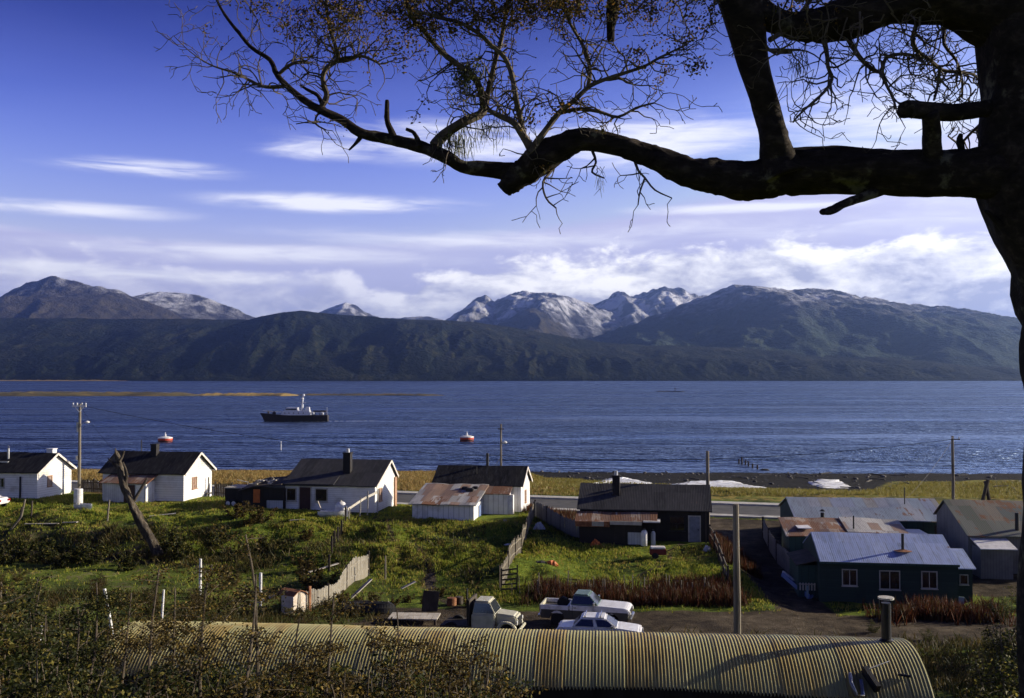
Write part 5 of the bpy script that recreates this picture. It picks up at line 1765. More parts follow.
# white survey stakes and loose posts on the slope
for (px, pyb, pyt, Yp, r, lean, lb) in [(119, 625, 589, 45, 0.075, -0.20, 'tilted white stake on the slope just above the left end of the hut'),
                                       (202, 585, 559, 60, 0.085, 0.0, 'upright white stake far up the slope right of the dead tree'),
                                       (262, 598, 573, 57.5, 0.09, 0.0, 'white stake left of the rounded hutch'),
                                       (164, 606, 590, 52, 0.06, 0.05, 'short white stake half hidden behind thin shoots'),
                                       (38, 664, 626, 38, 0.06, 0.14, 'tilted white stake low at the left among dark shrubs'),
                                       (109, 513, 500, 79, 0.07, 0.08, 'short dark post in the grass in front of the lean-to cottage'),
                                       (386, 578, 556, 64, 0.06, 0.0, 'grey post standing in the grassy bank right of the wavy fence')]:
    g = on(px, Yp)
    t = P(px, pyt, Yp)
    mat_ = m_pole_wood if 'dark post' in lb or 'grey post' in lb else m_white_paint
    o = thing('stake', lb, 'stake', g)
    hh_ = max(0.6, t.z - g.z)
    MB().tube([(0, 0, -0.3), (lean * hh_ * 0.5, 0.02, hh_ * 0.5), (lean * hh_, 0.05, hh_)], [r, r, r * 0.9], 10, 0.05).build('post', mat_, o)
for i, (px, Yp, L, ln) in enumerate(((10, 78.5, 2.4, 0.9), (17, 80, 1.5, 0.6), (33, 81, 1.3, 0.1))):
    g = on(px, Yp)
    o = thing('fence_post', ('long leaning weathered post in front of the leftmost cottage', 'shorter dark post beside the long leaning one', 'upright thin dark post nearest the leftmost gable')[i], 'post', g)
    MB().tube([(0, 0, -0.3), (ln * L * 0.5, 0, L * 0.45), (ln * L * 0.62, 0, L)], 0.07, 8, 0.06).build('shaft', m_pole_wood if i == 0 else m_dark_wood, o)

# ================================================================== VEHICLES
def quadpatch(c, u0, u1, v0, v1, off):
    """sub-quad of the face c = (bl, br, tr, tl), pushed outwards"""
    bl, br, tr_, tl = [Vector(p) for p in c]
    n = (br - bl).cross(tl - bl).normalized()

    def f(u, v):
        return (bl.lerp(br, u)).lerp(tl.lerp(tr_, u), v) + n * off
    return [f(u0, v0), f(u1, v0), f(u1, v1), f(u0, v1)], n


def slab(mb, c, u0, u1, v0, v1, off=0.012, th=0.03):
    q, n = quadpatch(c, u0, u1, v0, v1, off)
    b_ = [p - n * th for p in q]
    mb.add(q + b_, [(0, 1, 2, 3), (7, 6, 5, 4), (0, 4, 5, 1), (1, 5, 6, 2), (2, 6, 7, 3), (3, 7, 4, 0)])
    return mb


def greenhouse(o, xb0, xb1, xt0, xt1, z0, z1, wb, wt, body_mat, roof_mat, split=(0.5,), rear=True):
    """cabin tapering upwards: shell, roof, glass on every side"""
    A0, A1, A2, A3 = (xb0, -wb, z0), (xb1, -wb, z0), (xb1, wb, z0), (xb0, wb, z0)
    T0, T1, T2, T3 = (xt0, -wt, z1), (xt1, -wt, z1), (xt1, wt, z1), (xt0, wt, z1)
    cab = MB().add([A0, A1, A2, A3, T0, T1, T2, T3], [(3, 2, 1, 0), (4, 5, 6, 7), (0, 1, 5, 4), (1, 2, 6, 5), (2, 3, 7, 6), (3, 0, 4, 7)]).build('cabin', body_mat, o, bevel=0.05, smooth=False)
    rf_ = MB().box(xt0 + 0.02, xt1 - 0.02, -wt + 0.02, wt - 0.02, z1 - 0.02, z1 + 0.035).build('cab_roof', roof_mat, o, bevel=0.025)
    right, left = (A0, A1, T1, T0), (A2, A3, T3, T2)
    front, back = (A1, A2, T2, T1), (A3, A0, T0, T3)
    slab(MB(), front, 0.07, 0.93, 0.12, 0.90).build('windscreen', m_glass_sky, cab)
    if rear:
        slab(MB(), back, 0.12, 0.88, 0.18, 0.88).build('rear_window', m_glass, cab)
    ed = [0.0] + list(split) + [1.0]
    for f in (right, left):
        for i in range(len(ed) - 1):
            a, b_ = (ed[i], ed[i + 1]) if f is right else (1 - ed[i + 1], 1 - ed[i])
            slab(MB(), f, a + 0.05, b_ - 0.04, 0.14, 0.86).build('side_window', m_glass, cab)
    return cab


m_glass_sky = surf('windscreen_glass', [(0.02, 0.025, 0.03)], rough=0.05, bmp=0, spec=1.0)
m_chrome = flat('chrome', (0.6, 0.6, 0.6), rough=0.25, metal=0.9)
m_tyre = flat('tyre', (0.015, 0.015, 0.016), rough=0.85)
m_car_white = surf('car_white', [(0.52, 0.50, 0.47), (0.74, 0.74, 0.74), (0.82, 0.82, 0.82)], 1.8, rough=0.28, bmp=0.03, spec=0.5)
m_car_cream = surf('car_cream', [(0.40, 0.38, 0.28), (0.52, 0.50, 0.38), (0.56, 0.54, 0.43)], 2.5, rough=0.45, bmp=0.05)
m_car_green = surf('car_green', [(0.10, 0.16, 0.14), (0.15, 0.22, 0.19)], 2.5, rough=0.4, bmp=0)
m_car_dark = surf('car_dark_side', [(0.05, 0.05, 0.045), (0.09, 0.085, 0.075)], 2.5, rough=0.5, bmp=0)
m_lamp_glass = flat('lamp_glass', (0.65, 0.65, 0.62), rough=0.15, spec=0.8)
m_red_glass = flat('red_lamp', (0.35, 0.02, 0.015), rough=0.2)


def wheels(o, xs, y, r, w=0.2):
    for x in xs:
        for s in (-1, 1):
            t = MB().lathe([(r * 0.72, -w / 2), (r * 0.95, -w / 2), (r, -w * 0.3), (r, w * 0.3), (r * 0.95, w / 2), (r * 0.72, w / 2)], 20, (x, s * y, r), 'Y').build('wheel', m_tyre, o, smooth=False)
            MB().lathe([(r * 0.7, -w * 0.42), (r * 0.45, -w * 0.5), (r * 0.45, w * 0.5), (r * 0.7, w * 0.42)], 16, (x, s * y, r), 'Y').build('rim', m_chrome, t)


def body_profile(pts, hw, mat, name, o, bevel=0.06):
    return MB().prism(pts, -hw, hw).build(name, mat, o, bevel=bevel)


def arches(x, r, z):
    return [(x + r * math.cos(a), z + r * math.sin(a)) for a in np.linspace(math.pi, 0, 9)]


# two-tone pickup; its dark lower skin also paints in the shade on its side
p = on(586, 53.4)
o = thing('pickup_truck', 'white pickup with dark lower sides and a green cab roof parked facing right', 'pickup', p, R(-13))
o.scale = (0.93, 0.95, 0.97)
Lh = 2.5
lower = [(-2.5, 0.42)] + arches(-1.55, 0.42, 0.40)[0:] + arches(1.55, 0.42, 0.40) + [(2.45, 0.42), (2.5, 0.92), (-2.5, 0.92)]
body_profile(lower, 0.912, m_car_dark, 'lower_body', o, 0.03)
hood = [(0.55, 0.78), (2.52, 0.78), (2.56, 0.86), (2.52, 1.04), (2.3, 1.12), (0.95, 1.18), (0.55, 1.18)]
body_profile(hood, 0.90, m_car_white, 'bonnet', o, 0.06)
cabl = [(-0.85, 0.78), (0.60, 0.78), (0.60, 1.16), (-0.85, 1.16)]
c = body_profile(cabl, 0.90, m_car_white, 'cab_side', o, 0.03)
for s in (-1, 1):
    MB().box(-0.66, 0.5, s * 0.905 - 0.008, s * 0.905 + 0.008, 0.93, 1.14).build('door', m_car_white, c)
    MB().box(0.502, 0.522, s * 0.906 - 0.008, s * 0.915 + 0.008, 0.50, 1.14).build('door_gap', m_black, c)
    MB().box(-0.682, -0.662, s * 0.906 - 0.008, s * 0.915 + 0.008, 0.50, 1.14).build('door_gap', m_black, c)
    MB().box(-0.60, -0.45, s * 0.93 - 0.012, s * 0.93 + 0.012, 1.02, 1.06).build('handle', m_chrome, c)
greenhouse(o, -0.82, 0.80, -0.62, 0.22, 1.15, 1.70, 0.83, 0.66, m_car_green, m_car_green, ())
bed = MB()
bed.box(-2.5, -0.9, -0.90, -0.82, 0.70, 1.12).box(-2.5, -0.9, 0.82, 0.90, 0.70, 1.12).box(-0.98, -0.9, -0.82, 0.82, 0.70, 1.12).box(-2.5, -0.98, -0.82, 0.82, 0.66, 0.74)
bed.build('bed', m_car_white, o)
MB().box(-2.56, -2.48, -0.88, 0.88, 0.55, 1.12).build('tailgate', m_car_cream, o)
for s in (-1, 1):
    MB().box(0.52, 0.62, s * 1.0 - 0.09, s * 1.0 + 0.09, 1.20, 1.38).build('wing_mirror', m_chrome, o)
MB().lathe([(0.22, -0.09), (0.36, -0.09), (0.36, 0.09), (0.22, 0.09)], 16, (-1.35, 0.1, 1.05), 'Y').build('spare_wheel', m_tyre, o)
wheels(o, (-1.55, 1.55), 0.80, 0.37)
MB().box(2.50, 2.66, -0.92, 0.92, 0.46, 0.62).build('bumper', m_chrome, o, bevel=0.03)
MB().box(-2.68, -2.54, -0.9, 0.9, 0.44, 0.58).build('bumper', m_chrome, o, bevel=0.03)
MB().box(2.54, 2.58, -0.55, 0.55, 0.72, 0.98).build('grille', m_iron, o)
for s in (-0.70, 0.70):
    MB().lathe([(0.12, 0), (0.11, 0.05), (0.04, 0.07)], 14, (2.54, s, 0.86), 'X').build('headlight', m_lamp_glass, o)
    MB().box(-2.60, -2.55, s - 0.08, s + 0.08, 0.72, 0.95).build('tail_light', m_red_glass, o)

# white saloon
p = on(599.5, 48.7)
o = thing('saloon_car', 'white four-door saloon with roof rails parked right behind the corrugated hut', 'car', p, R(-9))
o.scale = (0.92, 0.95, 0.97)
prof = [(-2.2, 0.45), (-2.25, 0.62), (-2.22, 0.86), (-2.12, 0.93), (-1.25, 0.97), (1.0, 0.98), (2.05, 0.86), (2.2, 0.78), (2.22, 0.5), (2.15, 0.36)] + list(reversed(arches(1.35, 0.36, 0.36))) + list(reversed(arches(-1.35, 0.36, 0.36))) + [(-2.1, 0.36)]
body_profile(prof, 0.82, m_car_white, 'body', o, 0.07)
cab = greenhouse(o, -1.45, 0.98, -0.95, 0.30, 0.95, 1.40, 0.77, 0.62, m_car_white, m_car_white, (0.52,))
for s in (-1, 1):
    for x0, x1 in ((-0.85, -0.05), (-0.02, 0.85)):
        d = MB().box(x0, x1, s * 0.825 - 0.006, s * 0.825 + 0.006, 0.42, 0.92).build('door', m_car_white, o)
        MB().box(x1 + 0.002, x1 + 0.022, s * 0.826 - 0.006, s * 0.826 + 0.006, 0.42, 0.93).build('door_gap', m_black, d)
        MB().box(x0 + 0.08, x0 + 0.22, s * 0.845 - 0.012, s * 0.845 + 0.012, 0.80, 0.835).build('handle', m_chrome, d)
for s in (-1, 1):
    MB().box(-2.0, 2.05, s * 0.835 - 0.008, s * 0.835 + 0.008, 0.60, 0.635).build('side_trim', m_chrome, o)
    MB().box(-0.95, 0.95, s * 0.83 - 0.008, s * 0.83 + 0.008, 0.30, 0.40).build('door_sill', m_black, o)
MB().box(2.30, 2.315, -0.26, 0.26, 0.40, 0.52).build('number_plate', m_frame_pale, o)
for s in (-1, 1):
    MB().box(0.62, 0.70, s * 0.90 - 0.07, s * 0.90 + 0.07, 0.98, 1.10).build('wing_mirror', m_chrome, o)
for x in (-0.75, 0.05):
    MB().box(x - 0.03, x + 0.03, -0.62, 0.62, 1.48, 1.515).box(x - 0.03, x + 0.03, -0.60, -0.56, 1.42, 1.50).box(x - 0.03, x + 0.03, 0.56, 0.60, 1.42, 1.50).build('roof_rail', m_chrome, o)
wheels(o, (-1.35, 1.35), 0.72, 0.31, 0.18)
MB().box(2.18, 2.30, -0.80, 0.80, 0.40, 0.52).build('bumper', m_chrome, o, bevel=0.03)
MB().box(-2.33, -2.20, -0.80, 0.80, 0.42, 0.54).build('bumper', m_chrome, o, bevel=0.03)
MB().box(2.20, 2.235, -0.45, 0.45, 0.58, 0.74).build('grille', m_iron, o)
for s in (-0.6, 0.6):
    MB().lathe([(0.10, 0), (0.09, 0.04), (0.03, 0.05)], 14, (2.20, s, 0.67), 'X').build('headlight', m_lamp_glass, o)
    MB().box(-2.27, -2.22, s - 0.14, s + 0.14, 0.66, 0.80).build('tail_light', m_red_glass, o)

# old cream lorry facing right
p = on(495, 50.2)
o = thing('lorry', 'old cream lorry with rounded bonnet and dark headboard parked facing right', 'truck', p, R(-12))
o.scale = (0.9, 0.9, 0.92)
body_profile([(-1.15, 0.55), (0.15, 0.55), (0.20, 1.30), (-1.15, 1.30)], 0.86, m_car_cream, 'cab_side', o, 0.05)
greenhouse(o, -1.12, 0.22, -1.0, -0.18, 1.28, 1.95, 0.82, 0.66, m_car_cream, m_car_cream, ())
body_profile([(0.15, 0.70), (1.35, 0.70), (1.42, 0.85), (1.40, 1.12), (1.25, 1.26), (0.15, 1.36)], 0.62, m_car_cream, 'bonnet', o, 0.09)
for s in (-1, 1):
    f_ = [(0.30, 0.55), (0.38, 0.85), (0.60, 1.0), (0.95, 1.0), (1.25, 0.9), (1.42, 0.66), (1.42, 0.55)] + list(reversed(arches(0.88, 0.40, 0.5)))
    MB().prism(f_, s * 0.88 - 0.14, s * 0.88 + 0.14).build('mudguard', m_car_cream, o, bevel=0.05)
    MB().lathe([(0.12, 0), (0.11, 0.06), (0.04, 0.08)], 14, (1.38, s * 0.72, 0.92), 'X').build('headlight', m_lamp_glass, o)
MB().box(1.40, 1.45, -0.42, 0.42, 0.72, 1.12).build('grille', m_iron, o)
MB().box(1.46, 1.58, -0.95, 0.95, 0.45, 0.60).build('bumper', m_car_cream, o, bevel=0.03)
MB().box(-2.9, -1.22, -0.95, 0.95, 0.55, 0.66).build('flatbed', m_dark_wood, o)
MB().box(-1.34, -1.24, -0.9, 0.9, 0.66, 2.05).build('headboard', m_dark_wood, o)
MB().tube([(-1.42, -0.6, 0.9), (-1.44, -0.62, 2.6)], 0.05, 8).build('exhaust_pipe', m_iron, o)
wheels(o, (-2.3, 0.88), 0.80, 0.42, 0.24)

# rear half of a white car at the left edge
p = on(-6, 83.5)
o = thing('parked_car', 'white car partly cut off by the left edge in front of the leftmost cottage', 'car', p, R(-8))
body_profile([(-2.1, 0.35), (-2.1, 0.8), (-1.2, 0.9), (0.1, 0.9), (1.0, 0.82), (1.15, 0.6), (1.12, 0.35)], 0.8, m_car_white, 'body', o, 0.1)
greenhouse(o, -1.6, 0.4, -1.2, -0.15, 0.88, 1.3, 0.75, 0.6, m_car_white, m_car_white, (0.5,))
wheels(o, (-1.3, 0.55), 0.72, 0.3, 0.18)
for s in (-0.6, 0.6):
    MB().box(1.12, 1.17, s - 0.14, s + 0.14, 0.55, 0.72).build('tail_light', m_red_glass, o)


# ================================================================== SMALL BOATS, DRUMS, SCRAP
def skiff(name, label, loc, rz, L, W_, H, mat, flip=False, cat='boat'):
    o = thing(name, label, cat, loc, rz)
    rings, inner = [], []
    for i in range(15):
        t = i / 14
        x = (t - 0.5) * L
        w = W_ / 2 * (1 - max(0, (t - 0.45) / 0.55) ** 2.2) * (0.88 + 0.12 * min(1, t * 4)) + 0.01
        zt = H * (1 + 0.25 * max(0, t - 0.4))
        zb = 0.02 + 0.4 * H * max(0, (t - 0.75) / 0.25) ** 2
        rings.append([(x, -w, zt), (x, -w * 0.92, zt * 0.5), (x, -w * 0.5, zb), (x, 0, zb * 0.9), (x, w * 0.5, zb), (x, w * 0.92, zt * 0.5), (x, w, zt), (x, w - 0.04, zt), (x, w * 0.8, zt * 0.4), (x, 0, zb + 0.08), (x, -w * 0.8, zt * 0.4), (x, -w + 0.04, zt)])
    hull = MB().loft(rings)
    if flip:
        hull.v = [(x, -y, H * 1.2 - z) for x, y, z in hull.v]
    h_ = hull.build('hull', mat, o, smooth=False)
    if not flip:
        for t in (-0.2, 0.12):
            MB().box(t * L - 0.1, t * L + 0.1, -W_ * 0.43, W_ * 0.43, H * 0.72, H * 0.78).build('thwart', m_pale_wood, o)
    else:
        MB().box(-L * 0.45, L * 0.3, -0.03, 0.03, H * 1.19, H * 1.27).build('keel', m_dark_wood, o)
    return o


def drum(label, loc, r, h, mat, rz=0, cat='drum'):
    o = thing('drum', label, cat, loc, rz)
    MB().lathe([(r * 0.96, 0), (r, 0.03), (r, h * 0.33), (r * 1.04, h * 0.35), (r, h * 0.37), (r, h * 0.64), (r * 1.04, h * 0.66), (r, h * 0.68), (r, h - 0.03), (r * 0.96, h)], 18).build('shell', mat, o)
    MB().lathe([(r * 0.9, h - 0.02), (r * 0.88, h + 0.015)], 18).build('lid', mat, o)
    return o


skiff('skiff', 'small white skiff on the grass between the two left cottages', on(86, 82.5), R(-25), 1.7, 0.8, 0.45, m_white_paint)
drum('upright white drum beside the little skiff by the leftmost cottage', on(80, 84.5), 0.36, 1.3, m_white_paint)
p = on(334, 79.5)
skiff('skiff', 'white flat skiff in front of the long white house under a round tank', p, R(-4), 2.3, 1.0, 0.5, m_white_paint)
o = thing('water_tank', 'round white tank standing in front of the long white house', 'tank', on(341.5, 80.2))
MB().lathe([(0.40, 0), (0.46, 0.1), (0.46, 0.7), (0.42, 0.92), (0.30, 1.08), (0.12, 1.15)], 18).build('shell', m_white_paint, o, smooth=True)
MB().lathe([(0.10, 1.13), (0.10, 1.2), (0.06, 1.24)], 10).build('cap', m_frame_pale, o)
o = thing('plank', 'slanting pale plank leaning beside the white skiff of the long house', 'plank', on(322.5, 80))
MB().beam((0.2, 0, -0.1), (-0.35, 0.2, 1.15), 0.1, 0.04).build('board', m_pale_wood, o)
skiff('upturned_boat', 'dark upturned boat with a white end right of the wavy fence', on(379, 55.6), R(-6), 2.0, 1.0, 0.5, m_black, True)
skiff('upturned_boat', 'dark upturned boat nearest the wavy fence, left of the white-ended one', on(360, 56.4), R(8), 1.9, 0.9, 0.45, m_car_dark, True)
o = thing('tarpaulin', 'crumpled pale sheet draped on scrap beside the upturned boats', 'sheet', on(388, 55.9))
mm = []
for i in range(7):
    mm.append([(x * 0.12 - 0.4, i * 0.13 - 0.4, max(0.02, 0.55 - 0.9 * ((x - 3) ** 2 + (i - 3) ** 2) / 22 + rnd.uniform(-0.06, 0.06))) for x in range(7)])
MB().loft(mm, closed=False, caps=False).build('sheet', m_white_paint, o, smooth=True)
# low plank platform
o = thing('plank_platform', 'low sloping platform of weathered planks behind the hut, left of the lorry', 'platform', on(415, 53.4), R(-4))
m = MB()
for i in range(8):
    m.box(-1.3 + i * 0.33, -1.3 + i * 0.33 + 0.31, -0.7, 0.7, 0.26 + 0.004 * (i % 3), 0.31 + 0.004 * (i % 2))
m.build('deck', m_pale_wood, o)
for x in (-1.2, 1.2):
    for y in (-0.6, 0.6):
        MB().box(x - 0.06, x + 0.06, y - 0.06, y + 0.06, -0.3, 0.26).build('leg', m_dark_wood, o)
drum('rusty orange drum standing left of the cream lorry', on(452, 57.4), 0.28, 0.42, m_rust)
drum('brown drum just right of the rusty orange one', on(459.5, 57.8), 0.24, 0.4, m_dark_wood)
o = thing('scrap_board', 'dark upright board leaning among scrap left of the lorry', 'board', on(437, 56))
MB().beam((-0.4, 0, -0.1), (-0.3, 0.2, 1.1), 0.9, 0.05, (0, 1, 0)).build('board', m_dark_wood, o)
# little cart in the dark house's yard
o = thing('handcart', 'small dark red handcart with a pale lid on the grass before the dark house', 'cart', on(657, 68), R(-5))
MB().box(-0.55, 0.55, -0.35, 0.35, 0.28, 0.66).build('tub', flat('dark_red', (0.16, 0.02, 0.018)), o, bevel=0.03)
MB().box(-0.5, 0.5, -0.38, 0.38, 0.68, 0.80).build('lid', m_white_paint, o, bevel=0.04)
for s in (-0.38, 0.38):
    MB().lathe([(0.2, -0.03), (0.22, 0), (0.2, 0.03)], 14, (-0.2, s, 0.22), 'Y').build('wheel', m_tyre, o)
MB().beam((0.55, -0.2, 0.5), (1.1, -0.2, 0.75), 0.05, 0.05).build('handle', m_dark_wood, o)


def crumple(name, label, cat, loc, w, h, mat, seed, rz=0):
    rnd = random.Random(seed)
    o = thing(name, label, cat, loc, rz)
    rows = []
    for i in range(9):
        row = []
        for j in range(9):
            u, v = (i - 4) / 4, (j - 4) / 4
            e = max(0, 1 - (u * u + v * v))
            row.append((u * w / 2 + rnd.uniform(-0.04, 0.04), v * w * 0.35 + rnd.uniform(-0.04, 0.04), -0.03 + h * e ** 0.6 * rnd.uniform(0.6, 1.1)))
        rows.append(row)
    MB().loft(rows, closed=False, caps=False).build('sheet', mat, o)
    return o


crumple('tarp', 'bright orange tarp lying crumpled on the grass of the fenced yard', 'tarp', on(551, 66), 0.95, 0.35, m_orange, 1)
crumple('tarp', 'dark sheet lying on the grass left of the orange tarp', 'tarp', on(541, 66.1), 1.2, 0.16, m_black, 2)
crumple('toy_heap', 'small orange heap by the wall of the dark house', 'heap', on(595, 71.6), 0.7, 0.5, m_orange, 3)
crumple('laundry_heap', 'black and white heap near the top of the paling fence', 'heap', on(539, 74.5), 0.9, 0.5, m_bluewhite, 4)
crumple('white_sheet', 'flat white sheet on the grass left of the paling fence', 'sheet', on(511, 72.5), 1.0, 0.1, m_white_paint, 5)
crumple('scrap_sheet', 'small pale lump on the grass behind the paling fence near the shed', 'scrap', on(505, 77), 0.4, 0.2, m_pale_wood, 6)
crumple('rag', 'small pale blue rag bundle at the corner of the dark house', 'bundle', on(706, 69.5), 0.6, 0.45, m_bluewhite, 7)
# blue and white boat hull tipped against the lane fence
o = thing('boat_hull', 'narrow blue and white boat hull propped at the left of the green house', 'boat', on(793, 62.5) + Vector((0, 0, 0.25)), R(105))
rings = []
for i in range(11):
    t = i / 10
    w = 0.34 * math.sin(math.pi * min(0.97, 0.12 + t * 0.85)) + 0.02
    rings.append([((t - 0.5) * 3.4, -w, 0.35), ((t - 0.5) * 3.4, -w * 0.7, 0.08), ((t - 0.5) * 3.4, 0, 0), ((t - 0.5) * 3.4, w * 0.7, 0.08), ((t - 0.5) * 3.4, w, 0.35), ((t - 0.5) * 3.4, 0, 0.16)])
h_ = MB().loft(rings).build('hull', m_blue_paint, o)
MB().box(0.4, 1.66, -0.09, 0.09, 0.30, 0.40).build('deck', m_white_paint, o)
o.rotation_euler = (R(20), R(-14), R(105))
o = thing('gas_cylinder', 'tall pale blue cylinder standing against the shack wall by the lane', 'gas cylinder', on(796.5, 66.4))
MB().lathe([(0.22, 0), (0.25, 0.05), (0.25, 0.95), (0.18, 1.12), (0.06, 1.2)], 14).build('tank', m_lightblue, o, smooth=True)
MB().lathe([(0.05, 1.19), (0.05, 1.28)], 8).build('valve', m_iron, o)
drum('small yellow drum at the foot of the shack by the lane', on(799, 64.8), 0.2, 0.5, flat('yellow', (0.5, 0.28, 0.04)))
# drift planks on the bank
PLK = ['pale plank lying on the grass edge left of the dead tree', 'short pale plank beside the longer one near the left bank edge', 'bleached branch-like plank on the grass right of the dead tree',
       'pale board tilted on the bank below the scrap heap', 'long plank on the bank under the white rail fence', 'plank leaning against the right end of the wavy fence', 'pale plank sticking out left of the rounded hutch', 'short plank in the bank grass above the platform']
for i, (px, Yp, L, rz, tz, z) in enumerate([(44, 79, 2.6, 4, 0, .1), (72, 78.4, 1.3, -12, 3, .1), (164, 79, 2.0, 18, 4, .12), (298, 77.2, 1.1, 5, 3, .12), (325, 66, 2.2, 40, 8, .2), (361, 60, 2.0, 48, 30, .4), (268, 56, 1.9, 25, 16, .65), (409, 61.5, 1.0, 30, 20, .3)]):
    o = thing('plank', PLK[i], 'plank', on(px, Yp) + Vector((0, 0, z)), R(rz))
    o.rotation_euler = (0, R(-tz), R(rz))
    MB().box(-L / 2, L / 2, -0.11, 0.11, -0.02, 0.03).build('board', m_pale_wood, o)

# ================================================================== ON THE WATER
m_buoy_red = surf('buoy_red', [(0.42, 0.045, 0.02), (0.55, 0.07, 0.03)], 1.0, rough=0.5)
for px, Yp, lb, rz in ((166, 262, 'red mooring buoy with white top and tall mast, off the lean-to cottage', 0.3), (467, 266, 'red mooring buoy with white top, the one nearer the middle of the photo', 1.3)):
    o = thing('mooring_buoy', lb, 'buoy', at(px, Yp, 0.0), rz, 'mooring buoys in the channel')
    MB().lathe([(1.45, -0.9), (1.75, -0.2), (1.85, 0.5), (1.85, 0.95)], 24).build('float', m_buoy_red, o)
    MB().lathe([(1.9, 0.95), (1.85, 1.15), (0.9, 1.40), (0.2, 1.45)], 24).build('deck', m_white_paint, o)
    MB().lathe([(0.28, 1.4), (0.22, 2.0), (0.10, 2.1), (0.10, 2.5)], 10, (0.0, 0, 0)).build('mast', m_white_paint, o)
    MB().lathe([(1.86, 0.1), (1.90, 0.2), (1.90, 0.3), (1.86, 0.4)], 24).build('fender', m_black, o)
o = thing('marker_post', 'thin white marker post standing in the water off the dark scrap shed', 'post', at(281.5, 232, 0))
MB().tube([(0, 0, -1), (0, 0, P(281.5, 443.5, 232).z)], 0.11, 8).build('shaft', m_white_paint, o)
MB().lathe([(0.16, 1.8), (0.16, 2.0)], 10).build('collar', m_white_paint, o)
o = thing('reef_marker', 'tiny dark marker standing on the far reef', 'marker', at(675, 1150, 0.6))
MB().tube([(0, 0, -0.5), (0, 0, 3.0)], 0.5, 8).build('shaft', m_iron, o)
MB().lathe([(0.2, 3.0), (0.9, 3.3), (0.2, 4.2)], 10).build('topmark', m_iron, o)
# old pier piles
for i, (px, Yp, t) in enumerate(((738, 196, 459), (741.5, 194, 457), (744.5, 193, 460.5), (748, 190, 461), (751.5, 187, 463.5), (757, 184, 465))):
    p = at(px, Yp, -0.5)
    o = thing('pier_pile', 'worn dark pile of a ruined pier at the edge of the beach', 'pile', p, 0, 'piles of the ruined pier')
    MB().tube([(0, 0, -1), (0.08 * (-1) ** i, 0, P(px, t, Yp).z + 0.5)], 0.16, 8, 0.08).build('shaft', m_dark_wood, o)
o = thing('boulder', 'dark boulder on the beach beside the ruined pier piles', 'rock', on(764, 182))
bmq = MB().lathe([(0.6, -0.3), (0.9, 0.1), (0.75, 0.5), (0.3, 0.75)], 9)
bmq.v = [(x * rnd.uniform(.85, 1.2) * 1.3, y * rnd.uniform(.85, 1.2), z) for x, y, z in bmq.v]
bmq.build('rock', m_rock, o)

# patrol boat, bow to the left
m_hull = surf('ship_hull', [(0.020, 0.018, 0.018), (0.038, 0.030, 0.028)], 0.5, rough=0.5, bmp=0.1)
m_ship_white = flat('ship_white', (0.66, 0.67, 0.70), rough=0.45)
o = thing('patrol_boat', 'dark-hulled patrol boat with white superstructure and mast under way to the left', 'ship', at(294.5, 384, 0.0), R(3))
rings = []
LS = 26.0
for i in range(25):
    t = i / 24                                            # 0 bow, 1 stern
    x = (t - 0.5) * LS
    w = 2.9 * min(1, (t / 0.38)) ** 0.65 * (1 - 0.12 * max(0, t - 0.7) / 0.3) + 0.03
    zt = 2.35 + 0.85 * max(0, 1 - t / 0.45) ** 1.3
    rake = 1.9 * max(0, 1 - t / 0.12)
    rings.append([(x, -w, zt), (x + rake * 0.5, -w * 0.86, zt * 0.45), (x + rake, -w * 0.72, -0.4), (x + rake, w * 0.72, -0.4), (x + rake * 0.5, w * 0.86, zt * 0.45), (x, w, zt)])
MB().loft(rings).build('hull', m_hull, o)
def decky(x0, x1, y, z0, z1, sl0, sl1, name, mat, par):
    return MB().add([(x0, -y, z0), (x1, -y, z0), (x1, y, z0), (x0, y, z0), (x0 + sl0, -y * .88, z1), (x1 - sl1, -y * .88, z1), (x1 - sl1, y * .88, z1), (x0 + sl0, y * .88, z1)],
                    [(3, 2, 1, 0), (4, 5, 6, 7), (0, 1, 5, 4), (1, 2, 6, 5), (2, 3, 7, 6), (3, 0, 4, 7)]).build(name, mat, par)
ds = decky(-4.9, 6.2, 2.3, 2.3, 4.0, 1.0, 0.1, 'deckhouse', m_ship_white, o)
br = decky(-3.6, 1.6, 2.0, 4.0, 5.2, 0.9, 0.2, 'bridge', m_ship_white, o)
MB().box(-2.95, 1.2, -2.02, -1.80, 4.35, 4.85).build('bridge_window', m_glass, br)
MB().box(-2.6, 1.6, -1.7, 1.7, 5.2, 5.32).build('bridge_roof', m_ship_white, br)
fn = decky(4.2, 6.0, 1.2, 4.0, 5.4, 0.3, 0.2, 'funnel', m_ship_white, o)
for x in (-3.2, -1.6, 0.2, 2.0, 3.8):
    MB().lathe([(0.22, -2.30), (0.22, -2.20)], 10, (x, 0, 3.2), 'Y').build('porthole', m_glass, ds)
ms = MB().tube([(3.0, 0, 4.0), (3.1, 0, 6.6), (3.3, 0, 9.6)], [0.55, 0.40, 0.16], 8).build('mast', m_ship_white, o)
MB().box(1.6, 4.2, -0.2, 0.2, 6.9, 7.2).build('yard', m_ship_white, ms)
MB().lathe([(0.2, 8.2), (0.7, 8.4), (0.7, 8.8), (0.2, 9.0)], 12, (3.0, 0, 0)).build('radar', m_ship_white, ms)
MB().lathe([(0.25, 9.5), (0.55, 9.8), (0.5, 10.3), (0.1, 10.5)], 10, (3.5, 0, 0)).build('radome', m_ship_white, ms)
MB().box(7.6, 12.2, -1.5, 1.5, 3.6, 4.1).build('aft_awning', m_hull, o)
for x in (7.8, 10.0, 12.0):
    for y in (-1.4, 1.4):
        MB().box(x - 0.08, x + 0.08, y - 0.08, y + 0.08, 2.3, 3.6).build('stanchion', m_hull, o)
